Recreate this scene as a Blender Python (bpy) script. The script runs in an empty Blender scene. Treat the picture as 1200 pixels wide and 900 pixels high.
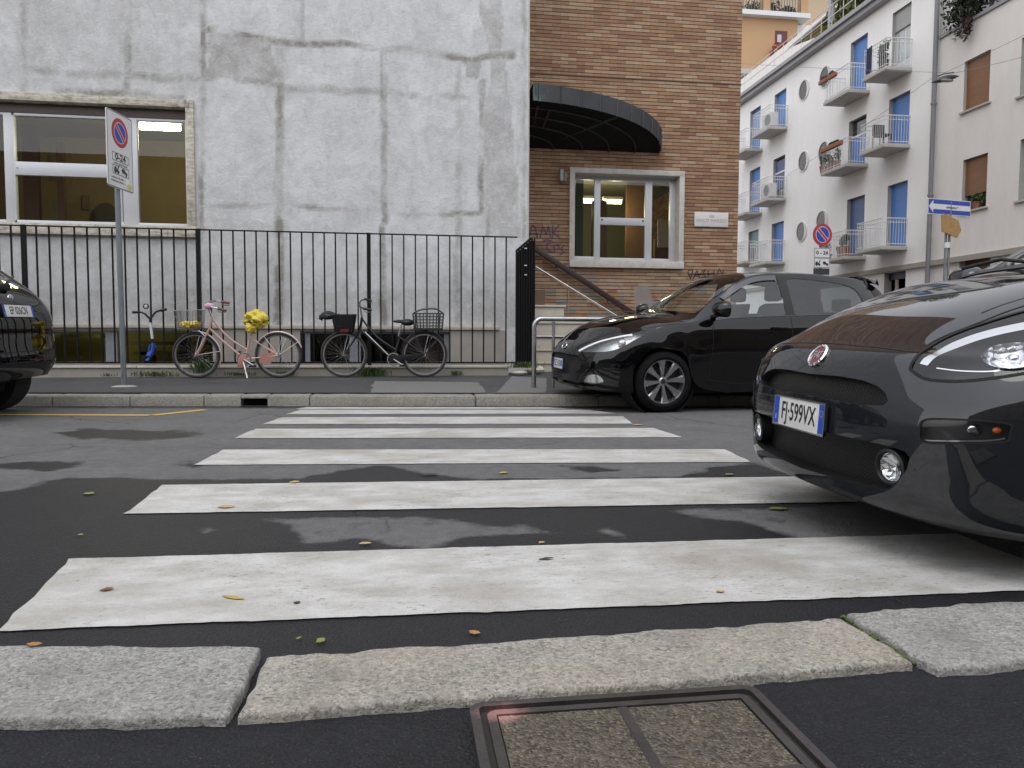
import bpy, bmesh, math, random
import numpy as np
from mathutils import Vector, Matrix
from mathutils.bvhtree import BVHTree
from mathutils.geometry import delaunay_2d_cdt
random.seed(7)
rng = np.random.default_rng(11)
S = bpy.context.scene
COL = S.collection
R = math.radians

# ---------------------------------------------------------------- camera
CAM_H, FPX = 0.71, 870.0
YAW, PITCH, ROLL = 0.1393, 0.0572, 0.0040
cy, sy, cp, sp = math.cos(YAW), math.sin(YAW), math.cos(PITCH), math.sin(PITCH)
_f = np.array([sy*cp, cy*cp, -sp]); _r = np.array([cy, -sy, 0.0]); _u = np.cross(_r, _f)
_r, _u = math.cos(ROLL)*_r+math.sin(ROLL)*_u, -math.sin(ROLL)*_r+math.cos(ROLL)*_u
cd = bpy.data.cameras.new('camera'); cam = bpy.data.objects.new('camera', cd); COL.objects.link(cam)
cd.sensor_width = 36; cd.lens = FPX/1200*36; cd.clip_start = 0.05; cd.clip_end = 600
M = Matrix(((_r[0], _u[0], -_f[0], 0), (_r[1], _u[1], -_f[1], 0), (_r[2], _u[2], -_f[2], CAM_H), (0, 0, 0, 1)))
cam.matrix_world = M
S.camera = cam
# ---------------------------------------------------------------- sky, sun, exposure (overcast)
SUN_EL, SUN_AZ = R(66), R(215)
w = bpy.data.worlds.new('World'); S.world = w; w.use_nodes = True
wn = w.node_tree; wn.nodes.clear()
sky = wn.nodes.new('ShaderNodeTexSky'); sky.sky_type = 'NISHITA'; sky.sun_disc = False
sky.sun_elevation = SUN_EL; sky.sun_rotation = SUN_AZ; sky.dust_density = 1.0; sky.air_density = 3.2; sky.ozone_density = 1.0
hs = wn.nodes.new('ShaderNodeHueSaturation'); hs.inputs['Saturation'].default_value = 0.10
bg = wn.nodes.new('ShaderNodeBackground'); bg.inputs['Strength'].default_value = 0.15
wo = wn.nodes.new('ShaderNodeOutputWorld')
wn.links.new(sky.outputs[0], hs.inputs['Color']); tn = wn.nodes.new('ShaderNodeMix'); tn.data_type = 'RGBA'; tn.blend_type = 'MULTIPLY'; tn.inputs[0].default_value = 1.0; tn.inputs[7].default_value = (.985, .985, 1.045, 1)
wn.links.new(hs.outputs[0], tn.inputs[6]); wn.links.new(tn.outputs[2], bg.inputs[0]); wn.links.new(bg.outputs[0], wo.inputs[0])
sl = bpy.data.lights.new('sun', 'SUN'); sl.energy = 0.5; sl.angle = R(35); sl.color = (1.0, 0.97, 0.93)
so = bpy.data.objects.new('sun', sl); COL.objects.link(so)
so.rotation_euler = (math.pi/2-SUN_EL, 0, math.pi-SUN_AZ)
S.view_settings.view_transform = 'Standard'; S.view_settings.look = 'None'
S.view_settings.gamma = 1.0; S.view_settings.exposure = 0.74
S.view_settings.use_curve_mapping = False
try:
    S.cycles.max_bounces = 8; S.cycles.transparent_max_bounces = 16; S.cycles.use_denoising = True
except Exception: pass

# ---------------------------------------------------------------- measuring helpers: a photo pixel on a chosen real plane
def ray(px, py): return _f+(px-600)/FPX*_r+(450-py)/FPX*_u
def G(px, py, z=0.0):
    d = ray(px, py); t = (z-CAM_H)/d[2]; return np.array([d[0]*t, d[1]*t, z])
def PY(px, py, Y):
    d = ray(px, py); t = Y/d[1]; return np.array([d[0]*t, Y, CAM_H+d[2]*t])
def PX(px, py, X):
    d = ray(px, py); t = X/d[0]; return np.array([X, d[1]*t, CAM_H+d[2]*t])
def toPx(P):
    V = np.asarray(P, float)-np.array([0, 0, CAM_H]); z = V@_f
    return np.stack([600+FPX*(V@_r)/z, 450-FPX*(V@_u)/z], -1)

# ---------------------------------------------------------------- numpy noise
_perm = rng.random((64, 64, 64))
def vnoise(x, y, z=0.0):
    x, y, z = np.broadcast_arrays(np.asarray(x, float), np.asarray(y, float), np.asarray(z, float))
    xi, yi, zi = np.floor(x).astype(int), np.floor(y).astype(int), np.floor(z).astype(int)
    fx, fy, fz = x-xi, y-yi, z-zi
    fx, fy, fz = [q*q*(3-2*q) for q in (fx, fy, fz)]
    def g(a, b, c): return _perm[(xi+a) % 64, (yi+b) % 64, (zi+c) % 64]
    def l(a, b, t): return a+(b-a)*t
    return l(l(l(g(0,0,0), g(1,0,0), fx), l(g(0,1,0), g(1,1,0), fx), fy), l(l(g(0,0,1), g(1,0,1), fx), l(g(0,1,1), g(1,1,1), fx), fy), fz)
def fbm(x, y, z=0.0, o=4):
    s = 0; a = .5; t = 0
    for k in range(o):
        s = s+a*vnoise(np.asarray(x)*2**k+k*7.3, np.asarray(y)*2**k+k*3.1, np.asarray(z)*2**k); t += a; a *= .5
    return s/t
def sstep(a, b, x):
    t = np.clip((x-a)/(b-a), 0, 1); return t*t*(3-2*t)
def dseg(P, pts):
    "distance of points P (n,2) to a polyline"
    d = np.full(len(P), 1e9)
    for a, b in zip(pts[:-1], pts[1:]):
        a = np.array(a, float); b = np.array(b, float); ab = b-a
        t = np.clip(((P-a)@ab)/(ab@ab), 0, 1)
        d = np.minimum(d, np.linalg.norm(P-(a+t[:, None]*ab), axis=1))
    return d
def inpoly(P, poly):
    P = np.asarray(P, float); q = np.asarray(poly, float); n = len(q); c = np.zeros(len(P), bool); j = n-1
    for i in range(n):
        xi, yi = q[i]; xj, yj = q[j]
        m = ((yi > P[:, 1]) != (yj > P[:, 1]))
        if yj != yi: c ^= m & (P[:, 0] < (xj-xi)*(P[:, 1]-yi)/(yj-yi)+xi)
        j = i
    return c

# ---------------------------------------------------------------- scene graph helpers
def tag(o, label=None, cat=None, group=None, kind=None):
    if label: o['label'] = label
    if cat: o['category'] = cat
    if group: o['group'] = group
    if kind: o['kind'] = kind
    return o
def thing(name, label, cat, loc=(0, 0, 0), rz=0.0, group=None):
    o = bpy.data.objects.new(name, None); COL.objects.link(o)
    o.empty_display_size = 0.1
    o.location = loc; o.rotation_euler = (0, 0, rz)
    return tag(o, label, cat, group)
def wmat(o):
    m = Matrix.LocRotScale(o.location, o.rotation_euler, o.scale)
    return wmat(o.parent) @ m if o.parent else m
def copy_tree(o, parent=None):
    c = o.copy(); COL.objects.link(c); c.parent = parent
    if parent: c.matrix_parent_inverse = Matrix()
    for ch in [x for x in bpy.data.objects if x.parent == o]: copy_tree(ch, c)
    return c

class MB:
    def __init__(s): s.v = []; s.f = []
    def add(s, vs, fs):
        n = len(s.v); s.v += [tuple(map(float, p)) for p in vs]; s.f += [tuple(i+n for i in f) for f in fs]; return s
    def box(s, x0, x1, y0, y1, z0, z1):
        return s.add([(x0,y0,z0),(x1,y0,z0),(x1,y1,z0),(x0,y1,z0),(x0,y0,z1),(x1,y0,z1),(x1,y1,z1),(x0,y1,z1)],
                     [(0,3,2,1),(4,5,6,7),(0,1,5,4),(1,2,6,5),(2,3,7,6),(3,0,4,7)])
    def cbox(s, c, d): return s.box(c[0]-d[0]/2, c[0]+d[0]/2, c[1]-d[1]/2, c[1]+d[1]/2, c[2]-d[2]/2, c[2]+d[2]/2)
    def quad(s, a, b, c, d): return s.add([a, b, c, d], [(0, 1, 2, 3)])
    def beam(s, a, b, w, h, up=(0, 0, 1)):
        a = np.array(a, float); b = np.array(b, float); d = b-a; d /= np.linalg.norm(d); up = np.array(up, float)
        x = np.cross(d, up); x /= np.linalg.norm(x); y = np.cross(x, d)
        vs = [p+x*i*w/2+y*j*h/2 for p in (a, b) for i, j in ((-1,-1),(1,-1),(1,1),(-1,1))]
        return s.add(vs, [(0,1,2,3),(7,6,5,4),(0,4,5,1),(1,5,6,2),(2,6,7,3),(3,7,4,0)])
    def tube(s, pts, r, seg=8, cap=True, closed=False, squash=None):
        P = [np.array(p, float) for p in pts]; n = len(P)
        rr = r if hasattr(r, '__len__') else [r]*n
        rings = []; prev = None
        for i in range(n):
            if closed: t = P[(i+1) % n]-P[i-1]
            else: t = P[min(i+1, n-1)]-P[max(i-1, 0)]
            t = t/(np.linalg.norm(t)+1e-12)
            if prev is None:
                a = np.array([0, 0, 1.]) if abs(t[2]) < .9 else np.array([0, 1., 0])
                x = np.cross(t, a)
            else: x = prev-t*(prev@t)
            x = x/np.linalg.norm(x); prev = x; y = np.cross(t, x)
            rings.append([P[i]+rr[i]*(math.cos(2*math.pi*k/seg)*x+math.sin(2*math.pi*k/seg)*y) for k in range(seg)])
        vs = [q for g in rings for q in g]; fs = []
        m = n if closed else n-1
        for i in range(m):
            a = i*seg; b = ((i+1) % n)*seg
            fs += [(a+k, a+(k+1) % seg, b+(k+1) % seg, b+k) for k in range(seg)]
        if cap and not closed: fs += [tuple(range(seg))[::-1], tuple((n-1)*seg+k for k in range(seg))]
        return s.add(vs, fs)
    def lathe(s, prof, c=(0, 0, 0), axis=1, seg=24, closed=True):
        "prof: (radius, along) pairs; axis 0,1,2"
        vs = []; n = len(prof)
        o = [(1, 2, 0), (2, 0, 1), (0, 1, 2)][axis]
        for k in range(seg):
            a = 2*math.pi*k/seg
            for r_, h in prof:
                p = [0, 0, 0]; p[o[0]] = r_*math.cos(a); p[o[1]] = r_*math.sin(a); p[o[2]] = h
                vs.append((p[0]+c[0], p[1]+c[1], p[2]+c[2]))
        fs = []
        for k in range(seg):
            for i in range(n-1 if not closed else n):
                j = (i+1) % n
                fs.append((k*n+i, ((k+1) % seg)*n+i, ((k+1) % seg)*n+j, k*n+j))
        return s.add(vs, fs)
    def disc(s, c, r, axis=1, seg=24, sgn=1):
        o = [(1, 2), (2, 0), (0, 1)][axis]; vs = []
        for k in range(seg):
            a = 2*math.pi*k/seg; p = list(c); p[o[0]] += r*math.cos(a); p[o[1]] += r*math.sin(a); vs.append(p)
        f = tuple(range(seg)); return s.add(vs, [f if sgn > 0 else f[::-1]])
    def prism(s, poly, d):
        "poly: 3D outline, extruded by vector d"
        n = len(poly); P = [np.array(p, float) for p in poly]; d = np.array(d, float)
        return s.add(P+[p+d for p in P], [tuple(range(n))[::-1], tuple(range(n, 2*n))]+[(i, (i+1) % n, n+(i+1) % n, n+i) for i in range(n)])
    def grid(s, P):
        "P (n,m,3) array of points"
        n, m = P.shape[:2]
        return s.add(P.reshape(-1, 3), [(i*m+j, i*m+j+1, (i+1)*m+j+1, (i+1)*m+j) for i in range(n-1) for j in range(m-1)])
    def ell(s, c, r, nu=16, nv=10):
        P = np.array([[(c[0]+r[0]*math.sin(math.pi*i/nv)*math.cos(2*math.pi*j/nu), c[1]+r[1]*math.sin(math.pi*i/nv)*math.sin(2*math.pi*j/nu), c[2]+r[2]*math.cos(math.pi*i/nv)) for j in range(nu+1)] for i in range(nv+1)])
        return s.grid(P)
    def build(s, name, mat, parent=None, smooth=None, bev=0.0, world=True, seg=2, recalc=False):
        me = bpy.data.meshes.new(name)
        V = s.v
        if parent is not None and world:
            mi = wmat(parent).inverted(); V = [tuple(mi @ Vector(p)) for p in V]
        me.from_pydata(V, [], s.f); me.validate()
        if bev or recalc:
            bm = bmesh.new(); bm.from_mesh(me)
            if recalc: bmesh.ops.remove_doubles(bm, verts=bm.verts, dist=1e-5); bmesh.ops.recalc_face_normals(bm, faces=bm.faces)
            if bev:
                es = [e for e in bm.edges if len(e.link_faces) == 2 and e.calc_face_angle(0) > .5]
                bmesh.ops.bevel(bm, geom=es, offset=bev, segments=seg, profile=.6, affect='EDGES', clamp_overlap=True)
            bm.to_mesh(me); bm.free()
        if smooth is None and bev: smooth = 40
        if smooth:
            me.polygons.foreach_set('use_smooth', [True]*len(me.polygons)); me.set_sharp_from_angle(angle=R(smooth))
        if mat: me.materials.append(mat)
        o = bpy.data.objects.new(name, me); COL.objects.link(o)
        if parent is not None: o.parent = parent
        return o
def text_mb(txt, size, mtx, sx=1.0, ext=0.0015, align='CENTER', bold=0.0):
    cu = bpy.data.curves.new('lettering', 'FONT'); cu.body = txt; cu.size = size; cu.align_x = align; cu.align_y = 'CENTER'
    cu.extrude = ext; cu.offset = bold; cu.resolution_u = 3
    ob = bpy.data.objects.new('lettering', cu); COL.objects.link(ob)
    me = bpy.data.meshes.new_from_object(ob.evaluated_get(bpy.context.evaluated_depsgraph_get()))
    mb = MB(); m = mtx @ Matrix.Diagonal((sx, 1, 1, 1))
    mb.add([tuple(m @ v.co) for v in me.vertices], [tuple(p.vertices) for p in me.polygons])
    bpy.data.objects.remove(ob); bpy.data.curves.remove(cu); bpy.data.meshes.remove(me)
    return mb
def nframe(c, n):
    "matrix at c whose z axis is the unit normal n, y axis as upright as possible"
    n = Vector(n).normalized(); up = Vector((0, 0, 1)); y = (up-n*up.dot(n)).normalized(); x = y.cross(n)
    return Matrix(((x[0], y[0], n[0], c[0]), (x[1], y[1], n[1], c[1]), (x[2], y[2], n[2], c[2]), (0, 0, 0, 1)))
def frame(o, x, y):
    "matrix from an origin and two in-plane directions"
    x = Vector(x).normalized(); y = Vector(y); y = (y-x*y.dot(x)).normalized(); z = x.cross(y)
    return Matrix(((x[0], y[0], z[0], o[0]), (x[1], y[1], z[1], o[1]), (x[2], y[2], z[2], o[2]), (0, 0, 0, 1)))

# ---------------------------------------------------------------- materials
class NT:
    def __init__(s, name):
        s.m = bpy.data.materials.new(name); s.m.use_nodes = True; s.t = s.m.node_tree; s.t.nodes.clear()
        s.out = s.n('ShaderNodeOutputMaterial')
    def n(s, t, **k):
        x = s.t.nodes.new(t)
        for a, b in k.items(): setattr(x, a, b)
        return x
    def l(s, a, b): s.t.links.new(a, b)
    def val(s, sock, v):
        if hasattr(v, 'is_output') or isinstance(v, bpy.types.NodeSocket): s.l(v, sock)
        else:
            if sock.type == 'RGBA' and len(v) == 3: v = (*v, 1)
            sock.default_value = v
    def co(s, scale=(1, 1, 1), kind='Object', loc=(0, 0, 0), rot=(0, 0, 0)):
        c = s.n('ShaderNodeTexCoord'); mp = s.n('ShaderNodeMapping'); s.l(c.outputs[kind], mp.inputs[0])
        mp.inputs['Scale'].default_value = scale; mp.inputs['Location'].default_value = loc; mp.inputs['Rotation'].default_value = rot
        return mp.outputs[0]
    def noise(s, co, scale, detail=4, rough=.55, dist=0, out=0):
        x = s.n('ShaderNodeTexNoise'); s.l(co, x.inputs['Vector']); x.inputs['Scale'].default_value = scale
        x.inputs['Detail'].default_value = detail; x.inputs['Roughness'].default_value = rough; x.inputs['Distortion'].default_value = dist
        return x.outputs[out]
    def vor(s, co, scale, feat='F1', out='Distance'):
        x = s.n('ShaderNodeTexVoronoi', feature=feat); s.l(co, x.inputs['Vector']); x.inputs['Scale'].default_value = scale; return x.outputs[out]
    def ramp(s, fac, stops, interp='LINEAR'):
        x = s.n('ShaderNodeValToRGB'); x.color_ramp.interpolation = interp; e = x.color_ramp.elements
        while len(e) < len(stops): e.new(.5)
        for q, (p, c) in zip(e, stops):
            q.position = p; q.color = (c, c, c, 1) if not hasattr(c, '__len__') else (*c[:3], 1)
        s.l(fac, x.inputs[0]); return x.outputs[0]
    def mix(s, f, a, b, mode='MIX'):
        x = s.n('ShaderNodeMix', data_type='RGBA', blend_type=mode); s.val(x.inputs[0], f); s.val(x.inputs[6], a); s.val(x.inputs[7], b); return x.outputs[2]
    def math(s, op, a, b=0.0, c=0.0, clamp=False):
        x = s.n('ShaderNodeMath', operation=op, use_clamp=clamp); s.val(x.inputs[0], a); s.val(x.inputs[1], b); s.val(x.inputs[2], c); return x.outputs[0]
    def attr(s, name): return s.n('ShaderNodeAttribute', attribute_name=name).outputs['Fac']
    def bump(s, h, strength=.3, dist=.01, normal=None):
        x = s.n('ShaderNodeBump'); x.inputs['Strength'].default_value = strength; x.inputs['Distance'].default_value = dist; s.l(h, x.inputs['Height'])
        if normal: s.l(normal, x.inputs['Normal'])
        return x.outputs[0]
    def bsdf(s, col, rough=.6, metal=0.0, normal=None, coat=0.0, coat_rough=.03, spec=.5, emis=None, estr=0, **k):
        b = s.n('ShaderNodeBsdfPrincipled'); s.val(b.inputs['Base Color'], col); s.val(b.inputs['Roughness'], rough); s.val(b.inputs['Metallic'], metal)
        b.inputs['Specular IOR Level'].default_value = spec; b.inputs['Coat Weight'].default_value = coat; b.inputs['Coat Roughness'].default_value = coat_rough
        if normal: s.l(normal, b.inputs['Normal'])
        if emis: s.val(b.inputs['Emission Color'], emis); b.inputs['Emission Strength'].default_value = estr
        for a, v in k.items(): s.val(b.inputs[a], v)
        s.l(b.outputs[0], s.out.inputs[0]); return b
MATS = {}
def P(name, col, rough=.6, metal=0.0, var=.12, nscale=8.0, bump=0.0, bscale=60.0, coat=0.0, spec=.5, **k):
    "a plain material with a little procedural variation"
    if name in MATS: return MATS[name]
    t = NT(name); co = t.co(); nz = t.noise(co, nscale, 5)
    c = t.mix(nz, tuple(max(0, q*(1-var)) for q in col), tuple(min(1, q*(1+var)) for q in col))
    nm = t.bump(t.noise(co, bscale, 4), bump, .004) if bump else None
    rv = t.math('ADD', t.math('MULTIPLY', nz, .16), max(rough-.08, .01))
    t.bsdf(c, rv, metal, nm, coat=coat, spec=spec, **k); MATS[name] = t.m; return t.m
def emit(name, col, strength):
    t = NT(name); t.bsdf((.8, .8, .8), .5, emis=col, estr=strength); return t.m
def glass(name, tint=(.8, .85, .85), rough=.0, dark=0.0, ior=1.5):
    t = NT(name); tr = t.n('ShaderNodeBsdfTransparent'); tr.inputs[0].default_value = (*tint, 1)
    gl = t.n('ShaderNodeBsdfGlossy'); gl.inputs['Roughness'].default_value = rough; gl.inputs[0].default_value = (1, 1, 1, 1)
    f0 = ((ior-1)/(ior+1))**2*1.25; ge = t.n('ShaderNodeNewGeometry'); dt = t.n('ShaderNodeVectorMath', operation='DOT_PRODUCT'); t.l(ge.outputs['Incoming'], dt.inputs[0]); t.l(ge.outputs['Normal'], dt.inputs[1])
    sch = t.math('ADD', f0, t.math('MULTIPLY', t.math('POWER', t.math('SUBTRACT', 1.0, t.math('ABSOLUTE', dt.outputs['Value'])), 5.0), 1-f0))
    mx = t.n('ShaderNodeMixShader'); t.l(sch, mx.inputs[0]); t.l(tr.outputs[0], mx.inputs[1]); t.l(gl.outputs[0], mx.inputs[2])
    t.l(mx.outputs[0], t.out.inputs[0]); return t.m

def m_asphalt(name, dry, wet, speck=.5, rough_dry=.85, rough_wet=.42, use_attr=True):
    t = NT(name); co = t.co()
    n1 = t.noise(co, 2.2, 6, .65); n2 = t.noise(co, 160, 3, .7); vo = t.vor(co, 130)
    if use_attr:
        a = t.attr('wet'); k = t.math('ADD', a, t.math('MULTIPLY', t.math('SUBTRACT', t.noise(co, 7, 6, .72), .5), .95))
        wf = t.ramp(k, [(.38, 0.0), (.62, 1.0)])
    else: wf = t.ramp(t.noise(co, 1.2, 5, .6), [(.35, .55), (.65, 1.0)])
    c = t.mix(wf, dry, wet)
    c = t.mix(t.ramp(n1, [(.3, .0), (.75, .5)]), c, t.mix(.5, c, (0, 0, 0), 'MIX'), 'MIX')
    gr = t.ramp(n2, [(.3, .35), (.7, 1.75)])
    c = t.mix(speck, c, t.mix(1.0, c, gr, 'MULTIPLY'))
    c = t.mix(t.ramp(t.noise(co, 330, 1), [(.70, 0.0), (.76, .55)]), c, (.22, .21, .20))
    cw = t.n('ShaderNodeMix', data_type='VECTOR'); cw.inputs[0].default_value = .22; t.l(co, cw.inputs[4]); t.l(t.noise(co, 3.0, 4, .6, 0, 1), cw.inputs[5])
    ck = t.math('MULTIPLY', t.ramp(t.vor(cw.outputs[1], .9, 'DISTANCE_TO_EDGE'), [(.0, 1.0), (.007, 0.0)]), t.ramp(t.noise(co, .55, 3), [(.50, 0.0), (.62, 1.0)]))
    c = t.mix(t.math('MULTIPLY', ck, .7), c, (.012, .012, .012))
    h = t.math('SUBTRACT', t.math('ADD', t.math('MULTIPLY', vo, .6), t.math('MULTIPLY', n2, .6)), t.math('MULTIPLY', ck, 2.0))
    ro = t.mix(wf, (rough_dry,)*3, (rough_wet,)*3)
    c = t.mix(t.ramp(t.noise(co, 13, 5, .7), [(.35, .0), (.68, .55)]), c, t.mix(.45, c, (.004, .004, .005)))
    t.bsdf(c, ro, normal=t.bump(h, .9, .006), spec=.22); return t.m
def m_granite(name, base=(.31, .29, .25), warm=(.35, .29, .20)):
    t = NT(name); co = t.co()
    v = t.vor(co, 150, out='Color'); sp_ = t.n('ShaderNodeSeparateColor'); t.l(v, sp_.inputs[0])
    g = t.ramp(sp_.outputs[0], [(0, tuple(q*.5 for q in base)), (.18, tuple(q*.85 for q in base)), (.55, base), (1, tuple(min(.75, q*1.35) for q in base))])
    n2 = t.noise(co, 170, 3, .7); g = t.mix(t.ramp(n2, [(.55, 0.0), (.68, .8)]), g, (.07, .067, .063))
    st = t.noise(co, 3.0, 5, .6); g = t.mix(t.ramp(st, [(.45, 0.0), (.72, .65)]), g, t.mix(.6, g, warm))
    g = t.mix(t.ramp(t.noise(co, 4.5, 6, .72), [(.48, 0.0), (.70, .7)]), g, t.mix(.65, g, (.10, .095, .085)))
    h = t.math('ADD', t.noise(co, 45, 5, .7), t.math('MULTIPLY', n2, .5))
    t.bsdf(g, .75, normal=t.bump(h, .8, .012)); return t.m
def m_paint(name):
    t = NT(name); co = t.co(); cs = t.co((.75, 1.5, 1))
    n = t.noise(cs, 5, 7, .68); c = t.mix(t.ramp(n, [(.38, 0.0), (.66, .9)]), (.47, .465, .45), (.30, .287, .255))
    n3 = t.noise(co, 1.4, 5, .6); c = t.mix(t.ramp(n3, [(.50, 0.0), (.66, .7)]), c, (.27, .245, .20))
    sp_ = t.noise(t.co((.8, 1.6, 1)), 45, 5, .75); msk = t.math('MULTIPLY', t.ramp(sp_, [(.58, 0.0), (.64, .9)]), t.ramp(t.noise(co, 2.4, 3), [(.40, 0.0), (.62, 1.0)]))
    c = t.mix(msk, c, (.12, .115, .11))
    chp = t.math('MULTIPLY', t.ramp(t.noise(co, 16, 6, .75), [(.66, 0.0), (.69, .85)]), t.ramp(t.noise(co, 1.1, 3), [(.45, 0.0), (.6, 1.0)])); c = t.mix(chp, c, (.085, .08, .078))
    ag = t.noise(co, 170, 2, .6); c = t.mix(.22, c, t.mix(1.0, c, t.ramp(ag, [(.3, .55), (.7, 1.35)]), 'MULTIPLY'))
    t.bsdf(c, .62, normal=t.bump(t.math('ADD', ag, t.math('MULTIPLY', msk, -1.5)), .35, .004)); return t.m
def m_concrete(name):
    t = NT(name); co = t.co(); a = t.attr('stain')
    n1 = t.noise(co, 1.6, 7, .68); n2 = t.noise(co, 22, 6, .7); n3 = t.noise(t.co((1.1, 1, .75)), 4.2, 7, .74, .4); n4 = t.noise(co, 5.5, 6, .7, .6)
    c = t.mix(t.ramp(n1, [(.32, 0.0), (.66, 1.0)]), (.68, .685, .695), (.52, .525, .53))
    c = t.mix(t.ramp(n3, [(.47, 0.0), (.72, .60)]), c, (.37, .365, .355))
    c = t.mix(t.ramp(n4, [(.55, 0.0), (.78, .55)]), c, (.78, .785, .80))
    k = t.math('ADD', a, t.math('MULTIPLY', t.math('SUBTRACT', n4, .5), t.math('ADD', .22, t.math('MULTIPLY', a, 2.0))))
    k = t.math('ADD', k, t.math('MULTIPLY', t.math('SUBTRACT', n2, .5), t.math('ADD', .08, t.math('MULTIPLY', a, 1.1))))
    c = t.mix(t.ramp(k, [(.10, 0.0), (.90, .92)]), c, (.225, .215, .185))
    c = t.mix(t.ramp(t.noise(co, 48, 3, .6), [(.68, 0.0), (.73, .7)]), c, (.22, .21, .20))
    t.bsdf(c, .88, normal=t.bump(t.math('ADD', t.math('ADD', n2, n1), n4), .45, .02), spec=.3); return t.m
def m_brick(name):
    t = NT(name); tc = t.n('ShaderNodeTexCoord'); sx = t.n('ShaderNodeSeparateXYZ'); t.l(tc.outputs['Object'], sx.inputs[0])
    cm = t.n('ShaderNodeCombineXYZ'); t.l(t.math('ADD', sx.outputs[0], sx.outputs[1]), cm.inputs[0]); t.l(sx.outputs[2], cm.inputs[1])
    def br(off, cols, mort):
        b = t.n('ShaderNodeTexBrick'); t.l(cm.outputs[0], b.inputs['Vector']); b.offset = off; b.offset_frequency = 2; b.squash = 1
        b.inputs['Scale'].default_value = 1; b.inputs['Brick Width'].default_value = .30; b.inputs['Row Height'].default_value = .064
        b.inputs['Mortar Size'].default_value = .0032; b.inputs['Mortar Smooth'].default_value = .25; b.inputs['Bias'].default_value = 0
        t.val(b.inputs['Color1'], cols[0]); t.val(b.inputs['Color2'], cols[1]); t.val(b.inputs['Mortar'], mort); return b
    b = br(.5, ((0, 0, 0), (1, 1, 1)), (.5, .5, .5)); sc = t.n('ShaderNodeSeparateColor'); t.l(b.outputs[0], sc.inputs[0])
    c = t.ramp(sc.outputs[0], [(0, (.245, .135, .085)), (.18, (.29, .165, .098)), (.5, (.335, .205, .122)), (.78, (.37, .243, .15)), (1, (.42, .305, .20))])
    co = t.co(); n = t.noise(co, 14, 5, .7); c = t.mix(.4, c, t.mix(1.0, c, t.ramp(n, [(.3, .6), (.7, 1.3)]), 'MULTIPLY'))
    # bricks once painted over and scrubbed: a mottled blue-green stretch under the window
    h2 = t.n('ShaderNodeTexWhiteNoise', noise_dimensions='2D')
    cx = t.n('ShaderNodeCombineXYZ'); t.l(t.math('FLOOR', t.math('DIVIDE', sx.outputs[0], .19)), cx.inputs[0]); t.l(t.math('FLOOR', t.math('DIVIDE', sx.outputs[2], .064)), cx.inputs[1])
    t.l(cx.outputs[0], h2.inputs[0])
    old = t.ramp(h2.outputs[0], [(0, (.20, .24, .20)), (.3, (.16, .22, .24)), (.5, (.34, .17, .08)), (.7, (.40, .32, .24)), (1, (.28, .10, .05))])
    zf = t.math('MULTIPLY', t.ramp(t.math('DIVIDE', sx.outputs[2], 4.0), [(.42, 1.0), (.52, 0.0)]), t.ramp(t.noise(co, 1.3, 4), [(.40, 0.0), (.56, .85)]))
    c = t.mix(zf, c, old)
    c = t.mix(t.ramp(t.noise(co, .8, 5, .6), [(.45, 0.0), (.8, .35)]), c, t.mix(.5, c, (.10, .075, .05)))
    fz = t.math('FRACT', t.math('DIVIDE', sx.outputs[2], .064)); bed = t.ramp(t.math('ADD', fz, t.math('MULTIPLY', t.math('SUBTRACT', t.noise(co, 30, 3), .5), .08)), [(.0, 1.0), (.07, .8), (.14, 0.0), (.93, 0.0), (1.0, 1.0)])  # dark mortar beds, with the shadow of their recess put into the colour
    c = t.mix(t.math('MULTIPLY', b.outputs['Fac'], .6), c, (.10, .072, .05)); c = t.mix(bed, c, (.055, .038, .028))
    hh = t.math('SUBTRACT', t.math('MULTIPLY', n, .25), t.math('MAXIMUM', bed, b.outputs['Fac']))
    t.bsdf(c, .8, normal=t.bump(hh, .9, .012), spec=.3); return t.m
def m_carpaint(name, col, metal=.0, flake=0.0, rough=.04, coat=1.0, ior=1.52):
    t = NT(name); co = t.co(); d = t.noise(co, 3.0, 5, .6); c = t.mix(t.ramp(d, [(.55, 0.0), (.85, .06)]), col, (.10, .095, .085))
    b = t.bsdf(c, .5, 0.0, coat=1.0, coat_rough=.02, spec=.0); b.inputs['Coat IOR'].default_value = ior; return t.m
# ================================================================ STREET
def K(x): return 8.16-0.0937*x                      # line of the far kerb
def swz(x, y): return 0.115+max(0.0, (y-K(x)))*0.024  # far pavement falls gently to the kerb
YF, YC, YB = 11.32, 11.95, 13.25                     # fence, concrete front, brick front
XE = float(PY(619, 150, YC)[0])                      # end of the concrete block
XR = float(PY(866, 200, YB)[0])                      # end of the brick block

M_ROAD = m_asphalt('road_asphalt', (.138, .137, .136), (.018, .018, .021))
M_NEAR = m_asphalt('fresh_asphalt', (.019, .0195, .0235), (.013, .0135, .0165), speck=.7, use_attr=False, rough_dry=.75, rough_wet=.55)
M_PAVE = m_asphalt('pavement_asphalt', (.115, .114, .113), (.06, .06, .062), speck=.35, use_attr=False, rough_dry=.9, rough_wet=.6)
M_GRAN = m_granite('granite')
M_GRANG = m_granite('granite_grey', (.285, .28, .262), (.26, .25, .225))
M_GRAN2 = m_granite('granite_far', (.24, .228, .20), (.23, .19, .14))
M_STRIPE = m_paint('crossing_paint')

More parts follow.
